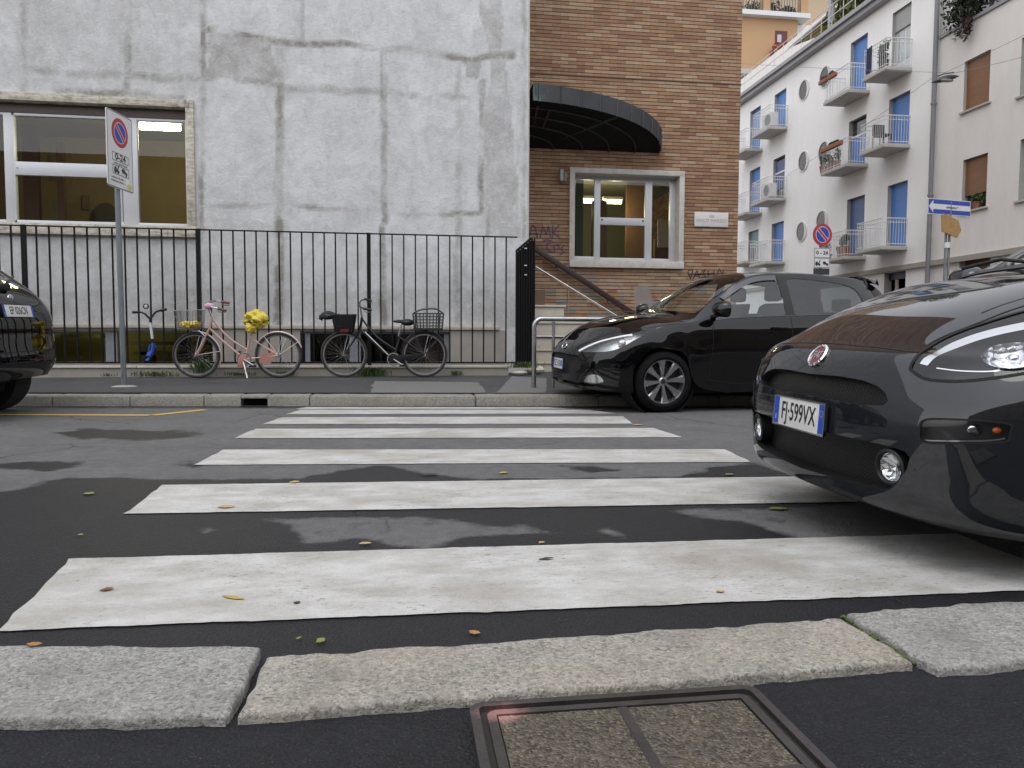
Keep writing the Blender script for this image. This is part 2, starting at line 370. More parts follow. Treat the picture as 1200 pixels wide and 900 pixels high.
def sheet(name, xs, ys, zf, mat, attr=None):
    X, Y = np.meshgrid(xs, ys, indexing='ij'); Z = zf(X, Y)
    Pn = np.stack([X, Y, Z], -1); n, m = X.shape
    idx = np.arange(n*m).reshape(n, m)
    F = np.stack([idx[:-1, :-1], idx[1:, :-1], idx[1:, 1:], idx[:-1, 1:]], -1).reshape(-1, 4)
    me = bpy.data.meshes.new(name); me.from_pydata(Pn.reshape(-1, 3).tolist(), [], F.tolist())
    me.polygons.foreach_set('use_smooth', [True]*len(me.polygons))
    if attr is not None:
        at = me.attributes.new('wet', 'FLOAT', 'POINT'); at.data.foreach_set('value', attr(Pn.reshape(-1, 3)).astype(np.float32))
    me.materials.append(mat); o = bpy.data.objects.new(name, me); COL.objects.link(o); return o

WET = [[(-900,600),(0,577),(33,569),(79,560),(150,560),(250,562),(346,560),(417,548),(450,545),(500,556),(554,561),(667,561),(800,558),(846,545),(887,543),(937,560),(1000,575),(1500,600),(1900,1300),(-1500,1300)],
       [(55,507),(85,504),(105,502),(140,503),(210,506),(245,508),(210,512),(165,516),(90,514),(70,509)], [(0,543),(60,541),(100,541),(80,549),(55,552),(-40,547)],
       [(205,544),(225,540),(240,545),(228,549)], [(655,546),(690,545),(730,551),(690,554)]]
DRY = [[(285,606),(320,612),(345,625),(352,638),(420,634),(500,645),(520,640),(570,628),(665,625),(620,615),(560,612),(500,605),(400,604)],
       [(695,622),(715,616),(735,622),(742,632),(705,630)], [(762,599),(817,608),(875,614),(930,632),(1010,640),(1300,660),(1300,590),(1000,588)], [(220,620),(250,616),(268,622),(240,626)]]
def wetness(Pn):
    px = toPx(np.where(Pn[:, 1:2] > .4, Pn, [0, 50, 0])); px = px+(fbm(Pn[:, 0]*6, Pn[:, 1]*6, 3.3)[:, None]-.5)*np.array([26, 7])
    a = np.zeros(len(Pn))
    def sd(q):
        d = dseg(px*np.array([.35, 1.0]), [(x*.35, y) for x, y in list(q)+[q[0]]]); return np.clip(.5+np.where(inpoly(px, q), d, -d)/9.0, 0, 1)
    for q in WET: a = np.maximum(a, sd(q))
    for q in DRY: a = np.minimum(a, 1-.66*sd(q))
    a[Pn[:, 1] < 1.0] = 1
    # dark water line kept along the far gutter
    g = np.abs(Pn[:, 1]-(8.16-.0937*Pn[:, 0])+.12); a = np.maximum(a, .62*(g < .16))
    return a
xs = np.concatenate([np.linspace(-150, -9, 20), np.arange(-8.8, 4.6, .045), np.linspace(5, 14, 30), np.linspace(18, 150, 14)])
ys = np.concatenate([np.linspace(-100, -6, 14), np.linspace(-5, 1.1, 12), np.arange(1.2, 8.6, .03), np.linspace(9, 20, 20), np.linspace(26, 220, 20)])
road = tag(sheet('road', xs, ys, lambda x, y: 0*x, M_ROAD, wetness), kind='structure')

# ---- zebra stripes (paint film, 4 mm) ---------------------------------------------------------
STR = [[(0,741),(82,656),(1200,632),(1300,690)], [(147,603),(190,569),(1060,557.5),(1120,587)], [(227,545.5),(262,527.5),(850,527),(880,542)],
       [(274,514),(300,503),(765,502),(800,513)], [(308,497.3),(330,489.5),(730,488.4),(742,497)], [(335,485.8),(352,480.5),(690,480.5),(722,485)], [(345,479.6),(360,477.4),(640,477.6),(668,479.4)]]
def stripe(q, k):
    c = [G(*p) for p in q]
    if k == 0: c[2] = np.array([2.02, 2.47, 0]); c[3] = np.array([1.98, 1.86, 0])
    n, m = 120, 10; Pn = np.zeros((n+1, m+1, 3))
    for i in range(n+1):
        for j in range(m+1):
            u, v = i/n, j/m
            p = (c[0]*(1-u)+c[3]*u)*(1-v)+(c[1]*(1-u)+c[2]*u)*v
            e = .004*(vnoise(u*37+k*9, v*.1, 1.5)-.5)*2+.0035*(vnoise(u*140, k*3.3, 7.5)-.5)*2
            p = p+np.array([0, e*(1 if v > .5 else -1)*abs(2*v-1), 0]); ex = .012*(vnoise(v*9, k*5.1, u*2+.5)-.5)*2*abs(2*u-1)**6; p[0] += ex
            Pn[i, j] = (p[0], p[1], .004)
    o = MB().grid(Pn.transpose(1, 0, 2)).build('crossing_stripe', M_STRIPE)
    tag(o, kind='structure'); return o
for k, q in enumerate(STR): stripe(q, k)
# ---- yellow bay marking
M_YEL = P('yellow_line_paint', (.50, .30, .06), .7, var=.35, nscale=20)
mb = MB()
def strip(a, b, wd):
    d = (b-a)/np.linalg.norm(b-a); n = np.array([-d[1], d[0], 0])*wd/2; up = np.array([0, 0, .004])
    mb.quad(a-n+up, b-n+up, b+n+up, a+n+up)
strip(G(-260, 485.0), G(176, 487.0), .11); strip(G(176, 487.0)+np.array([0.02, .0, .0002]), G(240, 480.5), .11)
tag(mb.build('parking_bay_line', M_YEL), kind='structure')

# ---- far pavement ---------------------------------------------------------------------------
KW = .30
n = 60; xx = np.linspace(-40, 9.4, n); rows = []
for x in xx:
    rows.append([(x, yy, swz(x, yy)) for yy in np.linspace(K(x)+KW-.01, 13.4 if x > XE-.1 else 11.9, 8)])
pave = tag(MB().grid(np.array(rows)).build('pavement', M_PAVE, smooth=40), kind='structure')
# repairs in the pavement: lighter and darker patches of asphalt
for q, m in (([(430,461),(440,448),(560,449),(575,462)], P('pavement_patch_light', (.125, .122, .115), .9, nscale=30, var=.2)), ([(18,459),(60,449),(180,452),(430,447),(428,460),(150,461)], P('pavement_patch_dark', (.04, .04, .043), .75, nscale=30, var=.2)), ([(575,463),(600,444),(640,446),(640,464)], P('pavement_patch_mid', (.12, .116, .11), .9, nscale=30, var=.2))):
    pts = [G(a, b, .15) for a, b in q]; mb2 = MB(); cc = []
    for i in range(len(pts)):
        a, b = pts[i], pts[(i+1) % len(pts)]
        for t in np.linspace(0, 1, 14)[:-1]:
            p = a*(1-t)+b*t; p = p+np.array([.06, .05, 0])*(vnoise(p[0]*5, p[1]*5, 2.2)-.5); cc.append((p[0], max(p[1], K(p[0])+KW+.01), 0))
    mb2.add([(x, y, swz(x, y)+.004) for x, y, _ in cc], [tuple(range(len(cc)))])
    o = mb2.build('pavement', m); tag(o, kind='structure')
# side street beyond the corner: kerb edge and opposite pavement
mb = MB(); mb.box(9.4, 9.7, K(9.5), 60, -.1, .115); mb.box(14.6, 14.9, 6, 90, -.1, .115); tag(mb.build('kerb', M_GRAN2, bev=.015), kind='structure')
mb = MB(); mb.box(5.2, 9.4, 13.4, 60, -.1, .15); mb.box(14.9, 17.45, 6, 90, -.1, .13); tag(mb.build('pavement', M_PAVE), kind='structure')

# ---- kerb stones ------------------------------------------------------------------------------
def stone(name, q, top, bot, mat, rad=.02, nu=48, nv=14, seed=0.0, rough=.004, edge=.006):
    "a dressed stone: four top corners, worn rounded arrises, uneven top"
    c = [np.array(p[:2], float) for p in q]; Pn = np.zeros((nu+3, nv+3, 3))
    L = np.linalg.norm(c[3]-c[0]); W = np.linalg.norm(c[1]-c[0])
    us = np.concatenate([[0], np.linspace(0, 1, nu+1), [1]]); vs = np.concatenate([[0], np.linspace(0, 1, nv+1), [1]])
    us[1:-1] = .5-.5*np.cos(us[1:-1]*math.pi)*(1-.75*(1-np.abs(2*us[1:-1]-1)**.0)) if False else us[1:-1]
    def dense(n):  # denser samples near the rims
        t = np.linspace(-1, 1, n+1); return .5+.5*np.sign(t)*(1-(1-np.abs(t))**1.6)
    us[1:-1] = dense(nu); vs[1:-1] = dense(nv)
    for i, u in enumerate(us):
        for j, v in enumerate(vs):
            p = (c[0]*(1-u)+c[3]*u)*(1-v)+(c[1]*(1-u)+c[2]*u)*v
            du = min(u, 1-u)*L; dv = min(v, 1-v)*W; d = min(du, dv)
            z = top if not callable(top) else top(p[0], p[1])
            if i in (0, nu+2) or j in (0, nv+2): z = bot
            else:
                if d < rad: z -= rad*.75*(1-math.sqrt(max(0, 1-(1-d/rad)**2)))
                z += rough*2*(fbm(p[0]*9+seed, p[1]*9, .5, 4)-.5)+rough*.7*(vnoise(p[0]*55, p[1]*55, seed)-.5)
            e = edge*2*(fbm(p[0]*14+seed, p[1]*14, 4.5, 3)-.5)
            s_u = -1 if u < .5 else 1; s_v = -1 if v < .5 else 1
            dirv = (c[1]-c[0])/W; diru = (c[3]-c[0])/L
            if dv < .06: p = p+dirv*s_v*e*(1-dv/.06)
            if du < .06: p = p+diru*s_u*e*(1-du/.06)
            Pn[i, j] = (p[0], p[1], z)
    return MB().grid(Pn.transpose(1, 0, 2)).build(name, mat, smooth=60)
zt = .030
s1 = [G(-420,846,zt), G(-420,757,zt), G(305,756.5,zt), G(268,839,zt)]
s2 = [G(279,836,zt), G(311,768,zt), G(984,723.5,zt), G(1070,775,zt)]
s3 = [G(1099,783,zt), G(990,717,zt), G(1420,689,zt), G(1560,742,zt)]
for q, lab, sd in ((s1, 'grey granite kerb stone at the near pavement edge with a chipped slanting end', 0.0), (s2, 'long warm-toned granite kerb stone lying between two joints in front of the metal cover', 3.0), (s3, 'speckled granite kerb stone nearest the dark grey car, beside a mossy joint', 6.0)):
    tag(stone('kerb_stone', q, zt, -.10, M_GRANG if sd != 3.0 else M_GRAN, rad=.013, nu=120, nv=30, seed=sd, rough=.004, edge=.015), lab, 'kerb stone', 'granite stones of the near kerb')
# the near kerb running on outside the view
d3 = s3[2]-s3[1]; d3[2] = 0; d3 /= np.linalg.norm(d3)
q3 = [s3[3]+d3*.01, s3[2]+d3*.01, s3[2]+d3*7, s3[3]+d3*7]; d1 = np.array([-1.0, .06, 0]); q1 = [s1[0]+d1*7, s1[1]+d1*7, s1[1]+d1*.01, s1[0]+d1*.01]
for q in (q1, q3): tag(stone('kerb', q, zt, -.10, M_GRANG, rad=.013, nu=60, nv=10, seed=9.0), kind='structure')
# near pavement: fresh dark asphalt lapping unevenly over the stones' back edges
edge_px = [(-700,846),(-100,841),(0,839),(120,838),(200,841),(268,841),(276,836),(400,834),(480,829),(560,821),(700,813),(880,803),(885,797),(960,786),(1071,776),(1099,784),(1180,778),(1300,768),(1500,755),(2100,735)]
top = []
for (a, b), (c_, d_) in zip(edge_px[:-1], edge_px[1:]):
    for t in np.linspace(0, 1, 16)[:-1]:
        g = G(a+(c_-a)*t, b+(d_-b)*t, .020); g[1] += .006+.014*(fbm(g[0]*8, 2.2, 1.1, 4)-.5)*2; top.append(g)
top = [np.array([q1[0][0], q1[0][1]+.01, .02])]+top+[np.array([q3[3][0], q3[3][1]+.01, .02])]
mb = MB(); n = len(top)
ysl = [0.0, .08, .2, .4, .65, .9, 1.0]
Pn = np.zeros((n, len(ysl), 3))
for i, g in enumerate(top):
    for j, v in enumerate(ysl):
        y = g[1]*(1-v)+(-7.0)*v; Pn[i, j] = (g[0]*(1+v*3), y, .020-(.012 if j == 0 else 0))
tag(MB().grid(Pn).build('near_pavement', M_NEAR, smooth=60), kind='structure')
# far kerb: individual stones with a gully inlet between two of them
jx = [G(p, 470, .06)[0] for p in (-420, -300, -180, -60, 58, 150, 237, 281, 312, 362, 558)]
kx = list(jx)
while kx[0] > -22: kx.insert(0, kx[0]-1.4)
while kx[-1] < 9.3: kx.append(min(kx[-1]+1.35, 9.4))
where = ['under the no-parking sign', 'below the pink bicycle', 'left of the gully inlet', 'right of the gully inlet', 'below the black bicycle', 'by the tube barrier']
for i in range(len(kx)-1):
    a, b = kx[i]+.004, kx[i+1]-.004
    px = float(toPx([[ (a+b)/2, K((a+b)/2), .1]])[0][0])
    if abs(a-.004-jx[7]) < .01:                                      # the gully inlet: a thin lintel stone over a dark mouth
        q = [(a, K(a)), (a, K(a)+KW), (b, K(b)+KW), (b, K(b))]
        o = stone('gully_lintel', q, .116, .085, M_GRAN2, nu=16, nv=8, seed=i*1.7)
        tag(o, 'thin stone lintel over the dark gully mouth in the far kerb', 'kerb stone')
        mb = MB(); mb.box(a-.02, b+.02, K(a)+.16, K(a)+.2, -.1, .08)
        tag(mb.build('gully_inlet', P('gully_dark', (.012, .012, .012), .8)), 'black gully mouth under the far kerb between crossing and yellow line', 'drain inlet'); continue
    q = [(a, K(a)), (a, K(a)+KW), (b, K(b)+KW), (b, K(b))]
    o = stone('kerb_stone', q, .116+.004*(random.random()-.5), -.1, M_GRAN2, rad=.025, nu=22, nv=8, seed=i*1.7)
    if px < -30 or px > 1230: lab = 'pale stone of the far kerb running on beyond the edge of the view'
    elif px < 80: lab = 'far kerb stone beside the rear of the small black car on the left'
    elif px < 190: lab = 'far kerb stone in front of the tall no-parking sign post'
    elif px < 260: lab = 'far kerb stone below the front wheel of the pink bicycle'
    elif px < 280: lab = 'short far kerb stone just left of the black gully mouth'
    elif px < 362: lab = 'far kerb stone just right of the black gully mouth'
    elif px < 558: lab = 'long pale far kerb stone below the black bicycle'
    elif px < 680: lab = 'far kerb stone below the end post of the tube barrier'
    else: lab = 'far kerb stone running on under the black hatchback'
    tag(o, lab, 'kerb stone', 'granite stones of the far kerb')

# ---- cast-iron inspection cover, concrete-filled, 2 x 2 panels ----------------------------------
tl, tr = G(549, 827, .026), G(882, 805, .026)
ux = (tr-tl)/np.linalg.norm(tr-tl); uy = np.array([ux[1], -ux[0], 0]); CW = np.linalg.norm(tr-tl)
cov = thing('inspection_cover', 'square cast-iron inspection cover filled with pebbly concrete, set in the near asphalt', 'manhole cover', (float(tl[0]), float(tl[1]), .020))
def pinkmask(t, c):
    "a puff of pink marking spray over the cover's near-left corner"
    co = t.co(); vd = t.n('ShaderNodeVectorMath', operation='DISTANCE'); mp = t.n('ShaderNodeMapping'); t.l(co, mp.inputs[0]); mp.inputs['Scale'].default_value = (.75, 1.15, 0); t.l(mp.outputs[0], vd.inputs[0]); vd.inputs[1].default_value = (.042, -.046, 0)
    d = t.math('ADD', vd.outputs['Value'], t.math('MULTIPLY', t.math('SUBTRACT', t.noise(co, 28, 5, .7), .5), .055)); return t.mix(t.ramp(d, [(.012, .85), (.045, 0.0)]), c, (.50, .25, .23))
t = NT('worn_cast_iron'); co = t.co(); nz = t.noise(co, 14, 5, .65); c = t.mix(nz, (.035, .031, .031), (.10, .088, .085)); c = pinkmask(t, c); t.bsdf(c, t.math('ADD', .25, t.math('MULTIPLY', nz, .3)), .6, t.bump(t.noise(co, 120, 4), .35, .004)); M_IRON = t.m
M_AGG = None
t = NT('pebbly_concrete'); co = t.co(); v1 = t.vor(co, 190, out='Color'); sc_ = t.n('ShaderNodeSeparateColor'); t.l(v1, sc_.inputs[0])
c = t.ramp(sc_.outputs[0], [(0, (.05, .042, .035)), (.3, (.13, .105, .07)), (.6, (.19, .165, .12)), (.85, (.20, .18, .16)), (1, (.36, .31, .22))])
c = t.mix(t.ramp(t.noise(co, 9, 5), [(.4, 0.0), (.7, .6)]), c, t.mix(.6, c, (.05, .045, .045)))
pk = t.ramp(t.vor(t.co((1, 1, 1), loc=(-.055, .06, 0)), 1.0), [(.03, 1.0), (.085, 0.0)])
hh = t.math('SUBTRACT', 1.0, t.vor(co, 190)); c = t.mix(.72, c, t.mix(1.0, c, (.30, .27, .22), 'MULTIPLY')); c = pinkmask(t, c); t.bsdf(c, .45, normal=t.bump(hh, .55, .008)); M_AGG = t.m
def loc(a, b, z): return tl+ux*a+uy*b+np.array([0, 0, z])
def ring(mbx, a0, b0, a1, b1, wd, z0, z1, r):
    def rr(off):
        out = []
        for (cx, cy_, s0) in ((a1-r, b0+r, -90), (a1-r, b1-r, 0), (a0+r, b1-r, 90), (a0+r, b0+r, 180)):
            for k in range(7):
                an = R(s0+15*k); rad = max(r-off, .003); out.append((cx+rad*math.cos(an), cy_+rad*math.sin(an)))
        return out
    o_, i_ = rr(0), rr(wd); k = len(o_); vs = [loc(a, b, z) for z in (z0, z1) for a, b in o_]+[loc(a, b, z) for z in (z0, z1) for a, b in i_]
    fs = []
    for j in range(k):
        n_ = (j+1) % k; fs += [(j, n_, k+n_, k+j), (2*k+n_, 2*k+j, 3*k+j, 3*k+n_), (k+j, k+n_, 3*k+n_, 3*k+j)]
    mbx.add(vs, fs)
mb = MB(); ring(mb, 0, 0, CW, CW, .017, -.03, .006, .03); mb.build('outer_frame', M_IRON, cov, smooth=50)
mb = MB(); ring(mb, .030, .030, CW-.030, CW-.030, .020, -.03, .004, .02); h = CW/2
def bar(a0, b0, a1, b1, z): mb.add([loc(a, b, zz) for zz in (-.03, z) for a, b in ((a0, b0), (a1, b0), (a1, b1), (a0, b1))], [(4, 5, 6, 7), (0, 1, 5, 4), (1, 2, 6, 5), (2, 3, 7, 6), (3, 0, 4, 7)])
bar(h-.009, .049, h+.009, CW-.049, .0035); bar(.049, h-.010, CW-.049, h+.010, .0045)
mb.build('cross_frame', M_IRON, cov, smooth=30)
mb = MB(); mb.add([loc(a, b, -.004) for a, b in ((.002, .002), (CW-.002, .002), (CW-.002, CW-.002), (.002, CW-.002))], [(0, 3, 2, 1), (0, 1, 2, 3)]); mb.build('joint', P('joint_dirt', (.02, .018, .015), .8), cov)
for (a0, b0) in ((.050, .050), (h+.009, .050), (.050, h+.010), (h+.009, h+.010)):
    a1, b1 = a0+h-.059, b0+h-.060
    nn = 26; Pn = np.array([[loc(a0+(a1-a0)*i/nn, b0+(b1-b0)*j/nn, .0015+.002*(vnoise(i*1.3+a0*99, j*1.3+b0*77, .4)-.5)) for i in range(nn+1)] for j in range(nn+1)])
    MB().grid(Pn[:, ::-1]).build('concrete_panel', M_AGG, cov, smooth=60)
# moss in the frame joints
# ================================================================ CONCRETE BUILDING
M_CONC = m_concrete('weathered_concrete'); M_BRICK = m_brick('narrow_bricks')
M_MARB = P('weathered_marble', (.50, .475, .43), .6, var=.28, nscale=10, bump=.15)
M_MARB2 = P('travertine', (.47, .43, .37), .7, var=.25, nscale=12, bump=.2)
M_ALU = P('white_aluminium', (.56, .57, .59), .4, .25, var=.05)
M_GLS = glass('window_glass', (.86, .88, .84))
M_ROOM = P('room_plaster', (.23, .185, .095), .8, var=.2, nscale=2)
M_ROOMD = P('room_dark_wood', (.07, .035, .02), .6)
M_LAMP = emit('fluorescent_tube', (1.0, .93, .62), 7.0)
conc = thing('concrete_building', 'grey weathered concrete building behind the iron fence, with a big marble-framed window', 'building', (0, YC, 0))
win = (PY(-330, 127, YC), PY(218, 127, YC), PY(100, 262, YC))
wx0, wx1 = win[0][0], win[1][0]; wz1, wz0 = win[1][2], PY(100, 263.5, YC)[2]
bz0, bz1 = PY(300, 424, YC)[2], PY(300, 388, YC)[2]
bw = [(PY(-120, 400, YC)[0], PY(249, 400, YC)[0]), (PY(352, 400, YC)[0], PY(527, 400, YC)[0])]
opens = [(wx0, wx1, wz0, wz1)]+[(a, b, bz0, bz1) for a, b in bw]
def axis(lo, hi, step, cuts):
    v = sorted(set([lo, hi]+[c for c in cuts if lo < c < hi])); out = []
    for a, b in zip(v[:-1], v[1:]): out += list(np.linspace(a, b, max(1, int(round((b-a)/step)))+1)[:-1])
    return np.array(out+[hi])
def facade(name, X, Z, Yp, opens, mat, parent, attr=None):
    XX, ZZ = np.meshgrid(X, Z, indexing='ij'); n, m = XX.shape
    V = np.stack([XX, np.full_like(XX, Yp), ZZ], -1).reshape(-1, 3)
    idx = np.arange(n*m).reshape(n, m); F = np.stack([idx[:-1, :-1], idx[1:, :-1], idx[1:, 1:], idx[:-1, 1:]], -1).reshape(-1, 4)
    cx = (XX[:-1, :-1]+XX[1:, 1:]).ravel()/2; cz = (ZZ[:-1, :-1]+ZZ[1:, 1:]).ravel()/2; keep = np.ones(len(F), bool)
    for a, b, c, d in opens: keep &= ~((cx > a) & (cx < b) & (cz > c) & (cz < d))
    F = F[keep]; mi = wmat(parent).inverted(); off = np.array(mi.translation)
    me = bpy.data.meshes.new(name); me.from_pydata((V+off).tolist(), [], F.tolist())
    if attr is not None:
        at = me.attributes.new('stain', 'FLOAT', 'POINT'); at.data.foreach_set('value', attr(V).astype(np.float32))
    me.materials.append(mat); o = bpy.data.objects.new(name, me); COL.objects.link(o); o.parent = parent; return o
SEAM_V = [(29, 0, 118, 5, .42), (150, 0, 122, 5, .45), (238, -60, 270, 3.5, .6), (328, 60, 430, 5.5, .55), (324, 60, 275, 2, .45), (450, 60, 430, 4.5, .55), (446, 62, 120, 1.5, .5), (538, 60, 430, 4.5, .45), (565, 95, 250, 4, .55), (572, 250, 430, 3, .4), (355, -40, 50, 2.2, .45), (615, 0, 280, 3, .5)]
SEAM_H = [([(245,33),(280,40),(330,50),(395,50),(440,56),(500,60),(560,66),(600,66)], 4.5, .62), ([(245,92),(330,100),(400,106),(450,108),(545,112)], 4.5, .55), ([(240,240),(345,238),(420,246),(470,250),(560,252)], 3, .45), ([(-60,85),(30,82),(150,88),(235,92)], 5, .30), ([(-60,112),(100,108),(215,116)], 5, .45), ([(450,108),(452,190)], 4, .2)]
def stains(V):
    px = toPx(V); nzx = (fbm(V[:, 0]*3, V[:, 2]*3, .3)-.5)*9; nzy = (fbm(V[:, 0]*2.2, V[:, 2]*2.2, 5.3)-.5)*16; px = px+np.stack([nzx, nzy], 1)
    a = .06+.25*np.clip(fbm(V[:, 0]*.9, V[:, 2]*.9, 2.7)-.42, 0, 1)
    for x, y0, y1, wd, s in SEAM_V:
        d = dseg(px, [(x, y0), (x-1.0, y1)]); m = np.clip(2.6*fbm(V[:, 0]*3+x, V[:, 2]*1.6, 9.1)-.45, .15, 1.5)
        a = np.maximum(a, s*m*(1-sstep(wd*.35, wd*1.5, d)))
    for pts, wd, s in SEAM_H:
        d = dseg(px, pts); m = np.clip(3.2*fbm(V[:, 0]*2.6, V[:, 2]*4+wd, 4.1)-.75, .05, 1.6); a = np.maximum(a, s*m*(1-sstep(wd*.3, wd*1.7, d)))
    m = inpoly(px, [(242,36),(280,42),(318,46),(326,92),(285,98),(242,92)]); a = np.maximum(a, m*(.30+.35*fbm(V[:, 0]*3, V[:, 2]*3, 7.7)))
    m = inpoly(px, [(560,0),(590,0),(588,60),(600,130),(610,280),(572,280),(566,150),(575,70)]); a = np.maximum(a, m*(.22+.30*fbm(V[:, 0]*2, V[:, 2]*2, 1.7)))
    m = inpoly(px, [(545,66),(565,66),(562,90),(548,86)]); a = np.maximum(a, m*.5)
    m = (px[:, 0] < 236)*(px[:, 1] < 120); a = a+m*.13
    m = (px[:, 1] > 255)*(px[:, 0] < 340); a = a+m*.20*fbm(V[:, 0]*2, V[:, 2]*.7, 3.3)
    m = (px[:, 1] > 340)*(px[:, 1] < 384); a = a+m*.35*fbm(V[:, 0]*1.5, V[:, 2]*3, 6.3)
    return a
Xs = np.concatenate([[-40, -20, -12], axis(-9.0, XE, .035, [wx0, wx1]+[q for b in bw for q in b])]); Zs = np.concatenate([axis(-.1, 5.9, .035, [wz0, wz1, bz0, bz1]), [7, 9, 12.5]])
facade('wall', Xs, Zs, YC, opens, M_CONC, conc, stains)
mb = MB(); mb.box(XE-.3, XE-.002, YC+.004, YB+3, -.1, 12.5); mb.box(-40, XE-.3, YC+5.0, YC+5.3, -.1, 12.5); mb.box(-40, XE-.002, YC+.01, YB+3, 12.45, 12.6); mb.build('side_wall', P('plain_concrete', (.48, .48, .47), .9), conc)
mb = MB(); mb.box(XE-.004, XE+.018, YC-.006, YC+.05, -.05, 12.3); mb.build('corner_trim', M_MARB2, conc)
# window surround
sur = .10
def surround(name, x0, x1, z0, z1, Yp, wd, mat, parent, proud=.05, depth=.16, sillx=.0):
    mb = MB(); mb.box(x0-wd, x0, Yp-proud, Yp+depth, z0, z1); mb.box(x1, x1+wd, Yp-proud, Yp+depth, z0, z1)
    mb.box(x0-wd, x1+wd, Yp-proud, Yp+depth, z1, z1+wd); mb.box(x0-wd-sillx, x1+wd+sillx, Yp-proud-.03, Yp+depth, z0-wd*1.35, z0)
    return mb.build(name, mat, parent, bev=.006)
t = NT('streaked_marble'); co = t.co(); n1 = t.noise(t.co((3, 1, 9)), 2.2, 6, .7); c = t.mix(t.ramp(n1, [(.42, 0.0), (.66, 1.0)]), (.56, .53, .46), (.27, .23, .17))
c = t.mix(t.ramp(t.noise(t.co((1.6, 1, .4)), 5, 6, .75), [(.58, 0.0), (.70, .85)]), c, (.06, .055, .045)); t.bsdf(c, .7, normal=t.bump(n1, .2, .01)); M_STREAK = t.m
surround('window_surround', wx0, wx1, wz0, wz1, YC, .115, M_STREAK, conc, sillx=.04)
def bars(name, rects, y0, y1, mat, parent, bev=.004):
    mb = MB()
    for x0, x1, z0, z1 in rects: mb.box(x0, x1, y0, y1, z0, z1)
    return mb.build(name, mat, parent, bev=bev)
def px_x(p, Yp, y=200): return float(PY(p, y, Yp)[0])
def px_z(p, Yp, x=150): return float(PY(x, p, Yp)[2])
yw = YC+.10
X_ = lambda p: px_x(p, yw)
zt_, zb_ = wz1, wz0; zm0, zm1 = px_z(206, yw, 60), px_z(190.5, yw, 60); ztop = px_z(137, yw, 60)
fr = [(wx0, wx1, ztop-.0, zt_), ]
bars('shutter_box', [(wx0+.002, wx1-.002, ztop+.04, zt_-.002)], yw-.01, yw+.14, P('dull_brown_metal', (.11, .085, .075), .5), conc)
m1, m2, m3, m4 = X_(5.5), X_(18), X_(143.5), X_(161.5)
wf = bars('window_frame', [(m1, m2-.03, zb_, ztop+.04), (m2-.03, m2, zb_+.06, ztop), (m3, m4, zb_, ztop+.04), (wx1-.05, wx1, zb_, ztop+.04), (m2, m3, zb_, zb_+.065), (m4, wx1-.05, zb_, zb_+.065), (wx0, m1, zb_, zb_+.065),
     (m2, m3, ztop, ztop+.04), (m4, wx1-.05, ztop, ztop+.04), (wx0, m1, ztop, ztop+.04), (m2, m3, zm0, zm1), (m3-.045, m3-.012, zb_+.065, ztop), (wx0, wx0+.06, zb_+.065, ztop)], yw, yw+.07, M_ALU, conc)
bars('bolt', [(m2+.02, m2+.035, (zm0+zm1)/2-.006, (zm0+zm1)/2+.008)], yw-.006, yw+.01, P('black_rubber', (.02, .02, .02), .6), wf, bev=0)
for a, b, c, d in ((m2, m3, zb_, zm0), (m2, m3, zm1, ztop), (m4, wx1-.05, zb_, ztop), (wx0, m1, zb_, ztop)):
    MB().quad((a, yw+.03, c), (b, yw+.03, c), (b, yw+.03, d), (a, yw+.03, d)).build('pane', M_GLS, wf)
# the lit room behind it
def room(name, x0, x1, y0, y1, z0, z1, mat, parent):
    mb = MB(); mb.quad((x0, y1, z0), (x1, y1, z0), (x1, y1, z1), (x0, y1, z1)); mb.quad((x0, y0, z0), (x0, y1, z0), (x0, y1, z1), (x0, y0, z1)); mb.quad((x1, y1, z0), (x1, y0, z0), (x1, y0, z1), (x1, y1, z1))
    mb.quad((x0, y0, z0), (x1, y0, z0), (x1, y1, z0), (x0, y1, z0)); mb.quad((x0, y1, z1), (x1, y1, z1), (x1, y0, z1), (x0, y0, z1))
    return mb.build(name, mat, parent)
ry = YC+.2
rm = room('room', wx0-1.5, XE-.6, ry, YC+4.2, wz0-.7, wz1+.55, M_ROOM, conc)
# partition with doorway and dark uprights inside the room
mb = MB(); Yi = YC+2.6; mb.box(px_x(66, Yi), px_x(74, Yi), Yi, Yi+.1, wz0-.7, px_z(170, Yi)); mb.box(px_x(20, Yi), px_x(38, Yi), Yi+.2, Yi+.3, wz0-.7, px_z(148, Yi)); mb.build('room_post', M_ROOMD, conc)
mb = MB(); mb.box(px_x(45, Yi), px_x(55, Yi), Yi+.5, Yi+.6, wz0-.7, px_z(230, Yi)); mb.build('curtain', P('grey_green_curtain', (.10, .12, .09), .8), conc)
mb = MB(); mb.disc((px_x(86, Yi), Yi+1.4, px_z(237, Yi)), .22); mb.build('wall_disc', P('dark_board', (.05, .05, .055), .6), conc)
mb = MB(); yy = YC+4.15; mb.box(px_x(58, yy), px_x(66, yy), yy, yy+.02, px_z(215, yy), px_z(184, yy)); mb.box(px_x(95, yy), px_x(104, yy), yy, yy+.02, px_z(247, yy), px_z(230, yy)); mb.build('notice', P('dull_paper', (.16, .13, .08), .8), conc)
